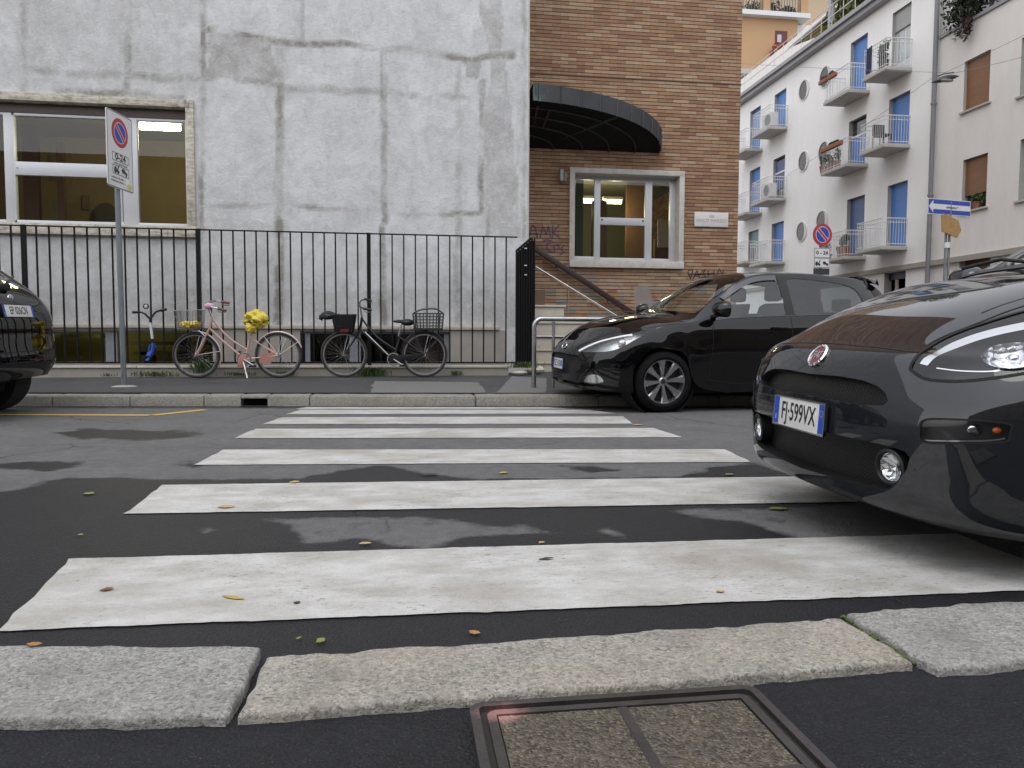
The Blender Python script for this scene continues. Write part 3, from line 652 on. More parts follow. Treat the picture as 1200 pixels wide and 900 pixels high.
def tube_light(name, a, b, Yp, label, watt=42):
    A, B = PY(*a, Yp), PY(*b, Yp); o = thing(name, label, 'ceiling light', (float(A[0]+B[0])/2, Yp, float(A[2])))
    L = abs(B[0]-A[0]); r_ = abs(A[2]-B[2])/2; zc = (A[2]+B[2])/2
    MB().tube([(min(A[0], B[0]), Yp, zc), (max(A[0], B[0]), Yp, zc)], r_, 12).build('diffuser', M_LAMP, o, smooth=40)
    pl = bpy.data.lights.new('tube_glow', 'POINT'); pl.energy = watt; pl.color = (1, .88, .5); pl.shadow_soft_size = .15; po = bpy.data.objects.new('tube_glow', pl); COL.objects.link(po); po.location = (0, -.0, -r_-.22); po.parent = o
    MB().box(min(A[0], B[0])-.03, max(A[0], B[0])+.03, Yp-.05, Yp+.05, zc+r_+.004, zc+r_+.06).build('lamp_body', P('lamp_white', (.7, .7, .66), .5), o); return o
tube_light('fluorescent_light', (164, 143), (211, 154), YC+1.5, 'lit fluorescent tube seen through the concrete building window, beside the sign')
# plinth ledge, basement windows
lz = px_z(383, YC, 300)
mb = MB(); mb.box(-40, px_x(585, YC), YC-.07, YC+.02, lz-.03, lz+.03); mb.build('plinth_ledge', M_MARB2, conc, bev=.008)
mb = MB(); xs_ = [-40]+[q for b in bw for q in b]+[px_x(592, YC)]
for i in range(0, len(xs_)-1, 2): mb.box(xs_[i], xs_[i+1], YC-.035, YC+.1, -.1, lz-.032)
for a, b in bw: mb.box(a, b, YC-.035, YC+.1, -.1, bz0-.002)
mb.build('plinth', P('beige_render', (.36, .335, .30), .85, var=.18, nscale=5, bump=.2), conc)
M_BAS = P('basement_room', (.19, .18, .06), .8, var=.45, nscale=3); M_BAS2 = P('basement_store', (.09, .085, .08), .8, var=.5, nscale=3)
for k, (a, b) in enumerate(bw):
    yb = YC+.06
    mul = [(px_x(118, yb), px_x(132, yb))] if k == 0 else [(px_x(355, yb), px_x(361, yb)), (px_x(408, yb), px_x(421, yb)), (px_x(520, yb), px_x(527, yb))]
    f_ = bars('basement_window_frame', [(p, q, bz0, bz1-.03) for p, q in mul]+[(a, b, bz1-.03, bz1)], yb, yb+.05, P('grey_blue_metal', (.27, .29, .32), .5), conc)
    MB().quad((a, yb+.03, bz0), (b, yb+.03, bz0), (b, yb+.03, bz1), (a, yb+.03, bz1)).build('pane', M_GLS, f_)
    room('basement_room', a-.2, b+.2, YC+.15, YC+1.6, bz0-.3, bz1+.25, M_BAS if k == 0 else M_BAS2, conc)
mb = MB(); yb = YC+.9
for p0, p1, y0, y1 in ((66, 112, 392, 396), (140, 240, 400, 404), (150, 235, 412, 416), (158, 172, 404, 424), (205, 214, 396, 424)): mb.box(px_x(p0, yb), px_x(p1, yb), yb, yb+.25, px_z(y1, yb), px_z(y0, yb))
mb.build('basement_shelf', P('shelf_dark', (.05, .05, .02), .7), conc)
mb = MB(); mb.box(px_x(497, yb), px_x(519, yb), yb, yb+.2, px_z(424, yb), px_z(404, yb)); mb.build('basement_crate', P('orange_wood', (.30, .11, .04), .7, var=.4, nscale=20), conc)
BASE_LAMP = bpy.data.lights.new('basement_lamp', 'POINT'); BASE_LAMP.energy = 5; BASE_LAMP.color = (1, .9, .5); BASE_LAMP.shadow_soft_size = .2
lo = bpy.data.objects.new('basement_lamp', BASE_LAMP); COL.objects.link(lo); lo.location = ((bw[0][0]+bw[0][1])/2+.4, YC+.6, bz1+.1); lo.parent = conc; lo.matrix_parent_inverse = wmat(conc).inverted()

# ================================================================ BRICK BUILDING
brk = thing('brick_building', 'narrow brown brick building on the corner with a marble-framed white window', 'building', (0, YB, 0))
ax0, ax1 = px_x(673, YB, 250), px_x(795, YB, 250); az1, az0 = px_z(205, YB, 735), px_z(306, YB, 735)
Xs = axis(XE-.4, XR, .25, [ax0, ax1]); Zs = axis(-.1, 13.5, .3, [az0, az1])
facade('wall', Xs, Zs, YB, [(ax0, ax1, az0, az1)], M_BRICK, brk)
mb = MB(); mb.box(XR-.25, XR-.001, YB+.004, YB+22, -.1, 13.5); mb.box(XE-.4, XR-.001, YB+.004, YB+22, 13.45, 13.6); mb.build('side_wall', M_BRICK, brk)
jz = px_z(92, YB, 740); MB().box(XE, XR+.004, YB-.012, YB+.02, jz-.012, jz+.006).build('drip_course', P('dark_joint', (.10, .07, .05), .8), brk)
surround('window_surround', ax0, ax1, az0, az1, YB, .095, M_MARB, brk, proud=.05, depth=.30)
yw = YB+.17
X_ = lambda p: px_x(p, yw, 250); Z_ = lambda p: px_z(p, yw, 735)
a0, a1, a2, a3, a4, a5 = X_(672), X_(696.5), X_(703.5), X_(756), X_(764), X_(785)
zz0, zz1 = Z_(305), Z_(212)
wf = bars('window_frame', [(ax0, a0+.01, az0, az1), (a1, a2, az0, az1), (a3, a4, az0, az1), (a5, a5+.10, az0, az1), (a5+.1, ax1, az0, az1), (a0, a1, az0, az0+.09), (a2, a3, az0, az0+.075), (a4, a5, az0, az0+.075), (a0, a1, zz1, az1), (a2, a3, zz1, az1), (a4, a5, zz1, az1), (a2, a3, Z_(264), Z_(255.5))], yw, yw+.06, M_ALU, brk)
mb = MB()
for p, q in ((705.5, 257.5), (753.5, 259), (705, 307), (752, 308.5), (764, 308.5), (782, 309.5)):
    c = PY(p, q, yw-.004); mb.disc(c, .018)
mb.build('bolt', P('black_rubber', (.02, .02, .02), .6), wf)
for a, b, c, d in ((a0, a1, az0, zz1), (a2, a3, az0, Z_(264)), (a2, a3, Z_(255.5), zz1), (a4, a5, az0, zz1)):
    MB().quad((a, yw+.03, c), (b, yw+.03, c), (b, yw+.03, d), (a, yw+.03, d)).build('pane', M_GLS, wf)
room('room', XE-.2, ax1+1.2, YB+.35, YB+4.5, az0-.6, az1+.35, P('room_olive', (.17, .17, .11), .8, var=.3, nscale=1.5), brk)
mb = MB(); yy = YB+1.3
mb.box(px_x(695, yy), px_x(712, yy), yy, yy+.1, az0-.6, px_z(235, yy, 700)); mb.build('room_post', P('room_brown', (.12, .075, .035), .7), brk)
mb = MB(); yy = YB+1.6; mb.box(px_x(676, yy), px_x(684, yy), yy, yy+.1, az0-.6, az1+.3); mb.build('curtain', P('teal_curtain', (.05, .10, .10), .8), brk)
mb = MB(); yy = YB+2.2; mb.box(px_x(735, yy), px_x(758, yy), yy, yy+.1, az0-.6, az1+.3); mb.box(px_x(758, yy), px_x(800, yy), yy-.6, yy-.5, az0-.6, px_z(285, yy, 780)); mb.build('partition', P('room_maroon', (.13, .065, .035), .7), brk)
mb = MB(); yy = YB+1.5; mb.box(px_x(772, yy), px_x(786, yy), yy, yy+.02, px_z(290, yy, 780), px_z(258, yy, 780)); mb.build('notice_board', P('grey_board', (.45, .42, .36), .7), brk)
tube_light('fluorescent_light', (681, 233), (696, 238), YB+1.9, 'short lit tube in the narrow left pane of the brick building window', 14)
tube_light('fluorescent_light', (708, 234), (728, 239), YB+1.9, 'lit tube in the upper middle pane of the brick building window', 14)
# canopy: fan of sheet metal on curved ribs, tilting up away from the wall
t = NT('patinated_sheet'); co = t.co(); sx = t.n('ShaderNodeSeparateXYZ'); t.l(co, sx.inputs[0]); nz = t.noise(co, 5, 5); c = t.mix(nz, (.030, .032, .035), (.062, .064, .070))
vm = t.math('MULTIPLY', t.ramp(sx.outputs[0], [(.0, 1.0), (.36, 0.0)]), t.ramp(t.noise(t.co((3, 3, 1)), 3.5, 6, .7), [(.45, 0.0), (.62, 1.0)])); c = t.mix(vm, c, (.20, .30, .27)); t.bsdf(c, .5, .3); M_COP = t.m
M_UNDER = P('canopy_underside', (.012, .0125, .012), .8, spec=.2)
can = thing('entrance_canopy', 'dark curved metal canopy with ribbed underside over the entrance', 'canopy', (XE, YB, 4.0)); can.name = 'canopy'
CX, CA, CB = px_x(600, 12.0), 0, 1.22
CA = px_x(772, YB, 180)-CX; zw = px_z(181, YB, 760); zf_ = px_z(117, YB-CB, 620)
def cpt(t, k=1.0, dz=0.0):
    "t=0 at the wall, pi/2 at the front"
    return np.array([CX+CA*k*math.cos(t), YB-.004-CB*k*math.sin(t), zw+(zf_-zw)*math.sin(t)*k+dz])
T = [a for a in np.linspace(0, math.pi*.62, 60) if cpt(a)[0] > XE+.03]
rows = np.array([[cpt(a)+(cpt(a)-np.array([CX, YB, zw]))*np.array([.004, .004, 0])*k*2 + np.array([0, 0, .27*k]) for a in T] for k in (0, .12, .5, .88, 1)])
val = MB().grid(rows).build('valance', M_COP, can, smooth=50)
for a in T[3::4]: MB().beam(cpt(a, 1.004, -.01), cpt(a, 1.008, .275), .022, .022).build('seam', M_COP, val)
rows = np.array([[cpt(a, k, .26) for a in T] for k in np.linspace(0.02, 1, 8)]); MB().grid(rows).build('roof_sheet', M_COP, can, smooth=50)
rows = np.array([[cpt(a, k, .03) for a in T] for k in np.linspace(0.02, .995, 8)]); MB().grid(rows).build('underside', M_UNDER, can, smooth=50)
M_RIB = P('canopy_rib', (.028, .027, .026), .6)
for k in (.32, .5, .67, .84): MB().tube([cpt(a, k, .018) for a in np.linspace(.0, 1.9, 30) if cpt(a, k)[0] > XE+.03], .014, 6).build('rib', M_RIB, can, smooth=60)
pt0 = PY(640, 170, YB-.05); MB().beam(pt0, cpt(.86, .98, .02), .05, .03).build('strut', M_RIB, can)
MB().tube([PY(622, 165, YB-.1), cpt(1.40, .9, .0)], .02, 6).build('strut', P('rusty_strut', (.07, .03, .025), .6), can)
MB().tube([PY(630, 165, YB-.1), cpt(1.30, .85, .0)], .02, 6).build('strut', MATS['rusty_strut'], can)
# wall lamp / siren beside the window
c = PY(658, 207, YB); wl = thing('wall_lamp', 'small grey metal lamp fixed to the bricks beside the window', 'wall lamp', (float(c[0]), YB, float(c[2])))
MB().box(c[0]-.05, c[0]+.01, YB-.14, YB-.002, c[2]-.10, c[2]+.10).build('housing', P('lamp_grey', (.33, .33, .32), .5), wl, bev=.01)
MB().tube([(c[0]+.045, YB-.10, c[2]-.11), (c[0]+.045, YB-.10, c[2]+.05)], .034, 12).build('lens', P('lamp_lens', (.16, .15, .13), .2), wl, smooth=40)
# street name plaque
a, b = PY(813.5, 248.5, YB), PY(852.5, 266.5, YB)
pl = thing('street_plaque', 'white marble street name plaque on the brick wall', 'sign', (float(a[0]+b[0])/2, YB, float(b[2])))
MB().box(a[0], b[0], YB-.03, YB-.002, b[2], a[2]).build('slab', P('plaque_marble', (.62, .60, .58), .45, var=.08), pl, bev=.004)
M_LET = P('faded_lettering', (.36, .35, .35), .7)
mt = frame(((a[0]+b[0])/2, YB-.0315, a[2]-.075), (1, 0, 0), (0, 0, 1)); text_mb('VIA', .075, mt).build('lettering', M_LET, pl)
mt = frame(((a[0]+b[0])/2, YB-.0315, b[2]+.11), (1, 0, 0), (0, 0, 1)); text_mb('ANCO MARZIO', .085, mt).build('lettering', M_LET, pl)
# graffiti tags sprayed on the bricks (thin paint strokes, 3 mm proud)
def stroke(mb, pts, Yp, wd):
    P2 = [PY(x, y, Yp) for x, y in pts]
    for p, q in zip(P2[:-1], P2[1:]): mb.beam(p, q, wd, .003, up=(0, 1, 0))
mb = MB(); yg = YB-.002
for s_ in ([(619,281),(624,264),(627,266),(630,280)], [(620,274),(632,274)], [(633,279),(636,265),(640,275),(643,265),(645,279)], [(648,264),(647,279)], [(655,264),(648,272),(656,279)], [(636,284),(640,281),(646,282)], [(648,283),(641,286),(641,293),(648,296)], [(650,296),(649,288),(655,286),(655,292),(650,292)], [(662,287),(657,291),(661,296),(656,299)]): stroke(mb, s_, yg, .022)
mb.build('graffiti', P('violet_spray', (.085, .055, .115), .7), brk)
mb = MB()
for s_ in ([(806,317),(812,316),(809,327),(806,318)], [(812,327),(817,317),(820,327)], [(814,323),(822,321)], [(822,318),(827,316),(823,321),(828,325),(822,327)], [(830,317),(830,327)], [(830,322),(836,320)], [(837,316),(836,327)], [(839,326),(843,315),(848,325)], [(841,322),(850,320)], [(806,322),(840,321)], [(848,316),(845,327)], [(850,327),(856,324)]): stroke(mb, s_, yg, .020)
mb.build('graffiti', P('black_spray', (.05, .04, .035), .7), brk)
mb = MB()
for s_ in ([(806,338),(812,332),(818,336)], [(820,336),(828,333),(838,335)], [(788,336),(793,331),(798,335),(796,341)], [(771,347),(775,340),(779,346)]): stroke(mb, s_, yg, .014)
mb.build('graffiti', P('grey_spray', (.16, .13, .12), .7), brk)

# ---- staircase up along the bricks with its rails
M_STEP = P('pale_step_stone', (.50, .46, .38), .7, var=.22, nscale=9, bump=.2)
YS = 12.05
st = thing('entrance_staircase', 'pale stone staircase rising left beside the brick wall to the entrance', 'staircase', (px_x(640, YS), YS, .2))
tops = [(357.5, 661), (377, 699), (393.5, 735), (409, 770), (424, 800), (437, 825)]
zb = .18
for i, (py, pxr) in enumerate(tops):
    z1 = px_z(py, YS, 650); zlow = px_z(tops[i+1][0], YS, 650) if i+1 < len(tops) else zb
    s_ = MB().box(XE+.05, px_x(pxr, YS, py), YS, YB-.003, zlow+.002, z1-.035); s_.box(XE+.05, px_x(pxr, YS, py)+.03, YS-.025, YB-.003, z1-.033, z1); s_.build('step', M_STEP, st, bev=.006)
MB().box(XE+.05, px_x(640, YS), YS+.01, YB-.003, px_z(357, YS, 650), px_z(340, YS, 650)).build('landing', P('landing_brown', (.13, .08, .05), .8), st)
hr = thing('handrail', 'thin bright steel handrail running down beside the entrance staircase', 'handrail', (px_x(680, YS), YS+.05, 1.0))
A, B = PY(627.5, 312.5, YS+.06), PY(736, 378.5, YS+.06); MB().tube([A, B], .017, 10).build('rail', P('stainless_steel', (.62, .62, .62), .22, 1.0, var=.05), hr, smooth=50)
for f_ in (.35, .93):
    q = A+(B-A)*f_; MB().tube([q, q+np.array([0, .02, -.45])], .010, 8).build('post', MATS['stainless_steel'], hr, smooth=50)
br_ = thing('dark_handrail', 'broad dark brown stair rail slanting down under the brick building window', 'handrail', (px_x(680, YB), YB-.1, 1.4))
A, B = PY(622, 288, YB-.12), PY(744, 369, YB-.12); MB().beam(A, B, .07, .095).build('rail', P('dark_rail', (.035, .018, .017), .4), br_, bev=.012)
for f_ in (.25, .75):
    q = A+(B-A)*f_; MB().tube([q, q+np.array([0, .115, -.06])], .012, 8).build('bracket', MATS['dark_rail'], br_)

# ================================================================ LOW WALL + IRON FENCE
YL = YF-.10
lw = thing('low_wall', 'low stone wall with a pale coping carrying the iron fence', 'wall', (0, YL, .19))
zc = px_z(428.5, YL, 300)
MB().box(-30, px_x(596, YL, 430), YL+.02, YF+.14, 0, zc-.035).build('base', P('stained_limestone', (.27, .25, .215), .85, var=.3, nscale=4, bump=.3), lw)
mb = MB(); xq = -30; xe = px_x(600, YL, 430)
cuts = [-30, -8.0]+[px_x(p, YL, 430) for p in (-60, 160, 380)]+[xe]
for a, b in zip(cuts[:-1], cuts[1:]): mb.box(a+.003, b-.003, YL, YF+.16, zc-.033, zc)
mb.build('coping', M_MARB2, lw, bev=.006)
rub = thing('stone_fragment', 'broken pale stone lying at the right end of the low wall', 'stone', (px_x(608, YL, 436), YL, .19))
mb = MB(); p_ = PY(609, 437, YL); mb.ell((p_[0], YL+.05, .235), (.13, .12, .05), 10, 6); p_ = PY(628, 434, YL+.1); mb.ell((p_[0], YL+.2, .27), (.16, .12, .07), 10, 6); mb.build('rubble', M_STEP, rub)
M_BLK = P('black_iron_paint', (.006, .006, .0065), .6, var=.3, nscale=30, spec=.2)
fen = thing('iron_fence', 'long black iron bar fence standing on the low wall', 'fence', (0, YF, zc))
ftop = px_z(268.5, YF, 233); fbot = px_z(425, YF, 300); xfe = px_x(606, YF, 350)
MB().box(-14, xfe, YF-.02, YF+.02, ftop-.016, ftop).build('top_rail', M_BLK, fen)
MB().box(-14, xfe, YF-.02, YF+.02, fbot-.012, fbot+.012).build('bottom_rail', M_BLK, fen)
posts = [px_x(p, YF, 350) for p in (-180, 30, 233.5, 432.5)]; posts += [posts[0]-2.7, posts[0]-5.4]
bar0 = None; post0 = None
pm = MB().box(-.028, .028, -.028, .028, zc-.02, ftop+.004); bm_ = MB().box(-.010, .010, -.010, .010, fbot, ftop-.014)
for x in posts:
    if post0 is None: post0 = pm.build('post', M_BLK, fen, world=False); post0.location = (x, 0, -zc)
    else: o = post0.copy(); COL.objects.link(o); o.parent = fen; o.location = (x, 0, -zc)
ps = sorted(posts)+[xfe+.0]
for a, b in zip([-14]+ps, ps+[ps[-1]]):
    nb = int(round((b-a)/.166))
    for k in range(1, nb):
        x = a+(b-a)*k/nb
        if x < -7.3: continue
        if bar0 is None: bar0 = bm_.build('bar', M_BLK, fen, world=False); o = bar0
        else: o = bar0.copy(); COL.objects.link(o); o.parent = fen
        o.location = (x, 0, -zc)
far = MB(); x = -13.9
while x < -7.4: far.box(x-.01, x+.01, YF-.01, YF+.01, fbot, ftop-.014); x += .166
far.build('bar', M_BLK, fen)
# gate leaf folded back at the fence's end
gx0, gx1 = px_x(605, YF-.15, 350), px_x(626, YF+.02, 350)
gt = thing('iron_gate', 'narrow black iron gate leaf folded back at the fence end by the staircase', 'gate', (gx1, YF+.02, zc))
za, zb2 = px_z(294, YF-.15, 605), px_z(279.5, YF, 622)
for k in range(8):
    t_ = k/7; x = gx0+(gx1-gx0)*t_; y = YF-.15+.17*t_; zt2 = za+(zb2-za)*min(1, t_*1.25)
    MB().box(x-.012, x+.012, y-.012, y+.012, fbot-.03, zt2).build('bar', M_BLK, gt)
MB().beam((gx0, YF-.15, za), (gx0+(gx1-gx0)*.8, YF-.014, zb2), .03, .03).build('top_rail', M_BLK, gt)
MB().prism([(gx0, YF-.142, fbot), (gx1, YF+.028, fbot), (gx1, YF+.028, zb2-.03), (gx0+(gx1-gx0)*.8, YF-.006, zb2-.03), (gx0, YF-.142, za-.03)], (0, .006, 0)).build('sheet_panel', M_BLK, gt)
mb = MB()
for py in (291, 311, 322): c = PY(616, py, YF-.09); mb.box(c[0]-.02, c[0]+.02, c[1]-.004, c[1]+.006, c[2]-.008, c[2]+.008)
mb.build('latch', P('bright_steel_plate', (.55, .55, .55), .4), gt)
# ================================================================ foliage helper
def leaf_cloud(mb, c, rad, n, size, seed=0, droop=0.0, clump=5):
    rg = np.random.default_rng(seed); cl = []
    for k in range(clump):
        d = rg.normal(size=3); d /= np.linalg.norm(d); cl.append((np.array(c)+d*np.array(rad)*rg.uniform(.15, .65), rg.uniform(.35, .6)))
    for i in range(n):
        cc, f = cl[rg.integers(clump)]; d = rg.normal(size=3); d /= np.linalg.norm(d)
        p = cc+d*np.array(rad)*f*rg.uniform(.5, 1.0)**.5; p[2] -= droop*rg.uniform()
        a = rg.normal(size=3); a /= np.linalg.norm(a); b = np.cross(a, rg.normal(size=3)); b /= np.linalg.norm(b)
        s = size*rg.uniform(.6, 1.4); mb.quad(p-a*s, p+b*s*.45, p+a*s, p-b*s*.45)
def leafmat(name, c1, c2):
    t = NT(name); co = t.co(); n = t.noise(co, 7, 4, .6); c = t.mix(t.ramp(n, [(.3, 0.0), (.7, 1.0)]), c1, c2)
    t.bsdf(c, .6, spec=.3); return t.m
M_LF1 = leafmat('leaf_green', (.030, .060, .018), (.085, .13, .035)); M_LF2 = leafmat('leaf_yellow_green', (.07, .10, .02), (.17, .17, .04)); M_LFD = leafmat('leaf_dark', (.022, .030, .018), (.05, .065, .035))
def potted(name, label, base, rpot, hpot, rad, n, leaf, mat, potmat, seed, group=None):
    o = thing(name, label, 'potted plant', tuple(float(q) for q in base), group=group)
    MB().lathe([(rpot*.75, 0), (rpot, hpot*.9), (rpot*1.08, hpot*.9), (rpot*1.08, hpot), (.001, hpot*.95), (.001, 0)], base, 2, 14).build('pot', potmat, o, smooth=40)
    mb = MB(); leaf_cloud(mb, np.array(base)+np.array([0, 0, hpot+rad[2]*.6]), rad, n, leaf, seed); mb.build('foliage', mat, o); return o
# ================================================================ WHITE APARTMENT BLOCK across the side street (facade runs away along Y)
X0 = 17.4
t = NT('white_render'); co = t.co(); n1 = t.noise(t.co((1, 1.2, .35)), 2.0, 6, .65)
c = t.mix(t.ramp(n1, [(.35, 0.0), (.75, .6)]), (.86, .855, .84), (.78, .77, .74)); t.bsdf(c, .85, normal=t.bump(t.noise(co, 30, 4), .12, .01), spec=.3); M_WHT = t.m
t = NT('cream_render'); co = t.co(); n1 = t.noise(t.co((1, 1.2, .35)), 2.0, 6, .65)
c = t.mix(t.ramp(n1, [(.35, 0.0), (.75, .6)]), (.74, .715, .675), (.64, .61, .565)); t.bsdf(c, .85, normal=t.bump(t.noise(co, 30, 4), .12, .01), spec=.3); M_CRM = t.m
def slats(name, c1, c2, pitch=.055):
    t = NT(name); co = t.co(); sx = t.n('ShaderNodeSeparateXYZ'); t.l(co, sx.inputs[0])
    wv = t.math('FRACT', t.math('DIVIDE', sx.outputs[2], pitch)); n = t.noise(t.co((1, 1, 4)), 1.5, 5)
    c = t.mix(n, c1, c2); c = t.mix(t.ramp(wv, [(.0, .55), (.10, .0), (.92, .0), (1.0, .55)]), c, t.mix(.75, c, (0, 0, 0))); t.bsdf(c, .5, normal=t.bump(wv, .4, .01)); return t.m
M_BLUE = slats('blue_shutter', (.075, .21, .54), (.11, .26, .62)); M_BLUE2 = slats('dull_blue_shutter', (.075, .11, .22), (.10, .14, .26)); M_BRSH = slats('brown_wood_shutter', (.19, .085, .035), (.27, .135, .06), .06); M_GRSH = slats('grey_shutter', (.33, .33, .33), (.40, .40, .39))
M_IRW = P('white_railing', (.62, .63, .63), .5); M_SLAB = P('balcony_slab', (.43, .41, .38), .85, var=.15, nscale=3); M_TERR = P('terracotta', (.27, .11, .06), .75); M_DKGL = P('dark_window_glass', (.05, .055, .06), .08, spec=.8)
wb = thing('white_apartment_building', 'white apartment block with blue shutters, round windows and small balconies across the side street', 'building', (X0, 30, 0))
cb = thing('cream_apartment_building', 'plainer cream apartment block with brown roller shutters right of the downpipe', 'building', (X0, 20, 0))
def RX(xl, xr, yt, yb): 
    n, f = PX(xr, (yt+yb)/2, X0)[1], PX(xl, (yt+yb)/2, X0)[1]
    return n, f, PX(xr, yb, X0)[2], PX(xr, yt, X0)[2]     # y near, y far, z bottom, z top
D = [ # kind, rect, balcony
 ('A1', 1045.5, 1067, 2, 79), ('A2', 1041.6, 1065.6, 105.6, 168.5), ('A3', 1039.5, 1062.6, 211, 288),
 ('B1', 996.6, 1016, 38.4, 106.5), ('B2', 994.5, 1014.6, 133.5, 192), ('B3', 992, 1012.5, 228, 300),
 ('C1', 907.5, 921, 103, 149), ('C2', 906, 919.5, 181, 232), ('C3', 904, 918, 258.6, 306),
 ('D1', 879, 891, 123.6, 175), ('D2', 878.4, 890.4, 195, 249), ('D3', 877, 888.6, 268.5, 306)]
zeave = PX(868, 120, X0)[2]; Yp = PX(1097, 150, X0)[1]
colz = {}
opn = []
for nm, a, b, c, d in D:
    r_ = list(RX(a, b, c, d)); opn.append((nm, r_))
Lw = [('U', RX(1130, 1160, 58, 118.5)), ('L', RX(1128, 1156.5, 179, 241.5)), ('RU', RX(1197, 1240, 24, 95)), ('RL', RX(1195, 1238, 150, 225)), ('SH', RX(1124, 1160, 296, 340))]
zled = PX(1050, 316, X0)[2]
opw = [r_ for _, r_ in opn]+[RX(1036, 1061, 317, 345)]
def facadeX(name, Ys, Zs, opens, mat, parent):
    YY, ZZ = np.meshgrid(Ys, Zs, indexing='ij'); n, m = YY.shape
    V = np.stack([np.full_like(YY, X0), YY, ZZ], -1).reshape(-1, 3); idx = np.arange(n*m).reshape(n, m)
    F = np.stack([idx[:-1, :-1], idx[:-1, 1:], idx[1:, 1:], idx[1:, :-1]], -1).reshape(-1, 4)
    a = ((YY[:-1, :-1]+YY[1:, 1:])/2).ravel(); b = ((ZZ[:-1, :-1]+ZZ[1:, 1:])/2).ravel(); keep = np.ones(len(F), bool)
    for o in opens: keep &= ~((a > o[0]) & (a < o[1]) & (b > o[2]) & (b < o[3]))
    off = np.array(wmat(parent).inverted().translation); me = bpy.data.meshes.new(name); me.from_pydata((V+off).tolist(), [], F[keep].tolist()); me.materials.append(mat)
    o = bpy.data.objects.new(name, me); COL.objects.link(o); o.parent = parent; return o
YFAR = 52
circ = [(942.6, 105.6, 12), (967.5, 90, 13), (942, 189, 12), (966, 178, 13), (939.6, 271.5, 12.5), (963.6, 259, 12.5)]
cir3 = []
for px, py, r_ in circ:
    c = PX(px, py, X0); cir3.append((c[1], c[2], .44))
facadeX('wall', axis(Yp, YFAR, 3, [q for o in opw for q in o[:2]]), axis(-.1, zeave, 1.5, [q for o in opw for q in o[2:]]+[zled]), opw, M_WHT, wb)
ztopc = PX(1150, 19, X0)[2]
opc = [r_ for _, r_ in Lw]
facadeX('wall', axis(6, Yp-.001, 3, [q for o in opc for q in o[:2]]), axis(-.1, ztopc, 1.5, [q for o in opc for q in o[2:]]), opc, M_CRM, cb)
mb = MB(); mb.box(X0+.3, X0+12, Yp, YFAR, -.1, zeave-.05); mb.build('rear_body', M_WHT, wb); mb = MB(); mb.box(X0+.3, X0+12, 6, Yp-.02, -.1, ztopc-.05); mb.build('rear_body', M_CRM, cb)
mb = MB(); mb.box(X0-.42, X0+12, Yp-.03, YFAR, zeave+.002, zeave+.16); mb.box(X0-.30, X0-.004, Yp-.0, YFAR, zeave-.18, zeave); mb.build('eave', P('grey_eave', (.30, .30, .31), .6), wb)
mb = MB(); mb.box(X0-.06, X0+12, 6, Yp-.04, ztopc+.002, ztopc+.10); mb.build('parapet_coping', P('grey_coping', (.28, .28, .29), .6), cb)
# reveals
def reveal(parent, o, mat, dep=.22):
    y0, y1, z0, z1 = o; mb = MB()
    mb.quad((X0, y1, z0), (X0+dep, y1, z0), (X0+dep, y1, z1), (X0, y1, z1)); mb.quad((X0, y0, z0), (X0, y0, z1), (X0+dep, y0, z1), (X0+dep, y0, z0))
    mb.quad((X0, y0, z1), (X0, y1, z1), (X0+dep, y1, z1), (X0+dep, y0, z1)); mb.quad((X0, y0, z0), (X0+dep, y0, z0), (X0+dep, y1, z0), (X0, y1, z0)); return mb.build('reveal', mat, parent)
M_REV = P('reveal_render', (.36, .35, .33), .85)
def panel(parent, name, y0, y1, z0, z1, mat, dx=.16): return MB().box(X0+dx, X0+dx+.04, y0+.003, y1-.003, z0, z1).build(name, mat, parent)
dd = dict(opn)
for nm, o in opn:
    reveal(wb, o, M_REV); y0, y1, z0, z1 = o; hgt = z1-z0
    if nm == 'A1':
        panel(wb, 'shutter', y0, y1, z1-hgt*.30, z1, M_GRSH, .10); f_ = panel(wb, 'balcony_door', y0, y1, z0, z1-hgt*.28, P('door_white', (.66, .68, .69), .4), .17)
        ym = (y0+y1)/2
        for a, b in ((y0+.08, ym-.05), (ym+.05, y1-.08)): MB().box(X0+.16, X0+.168, a, b, z0+.5, z1-hgt*.32).build('pane', P('bright_pane', (.42, .47, .47), .06, spec=.8), f_)
    elif nm in ('B2', 'C2'):
        f_ = panel(wb, 'window', y0, y1, z0, z1, M_DKGL, .18); MB().box(X0+.10, X0+.14, y0, y1, z1-hgt*.36, z1-hgt*.32).build('frame', P('door_white', (.66, .68, .69), .4), f_)
        panel(wb, 'shutter', y0, y1, z0+(.28*hgt if nm == 'C2' else 0), z1-hgt*.36 if nm == 'B2' else z1-.06*hgt, M_BLUE2 if nm == 'C2' else M_BLUE, .12)
    elif nm == 'D3':
        f_ = panel(wb, 'window', y0, y1, z0, z1, M_DKGL, .18); panel(wb, 'shutter', y0, y1, z1-hgt*.38, z1, P('teal_shutter', (.16, .25, .27), .5), .12)
    elif nm == 'B3': panel(wb, 'shutter', y0, y1, z0, z1, slats('faded_blue_shutter', (.075, .13, .28), (.11, .17, .34)))
    else: panel(wb, 'shutter', y0, y1, z0, z1, M_BLUE)
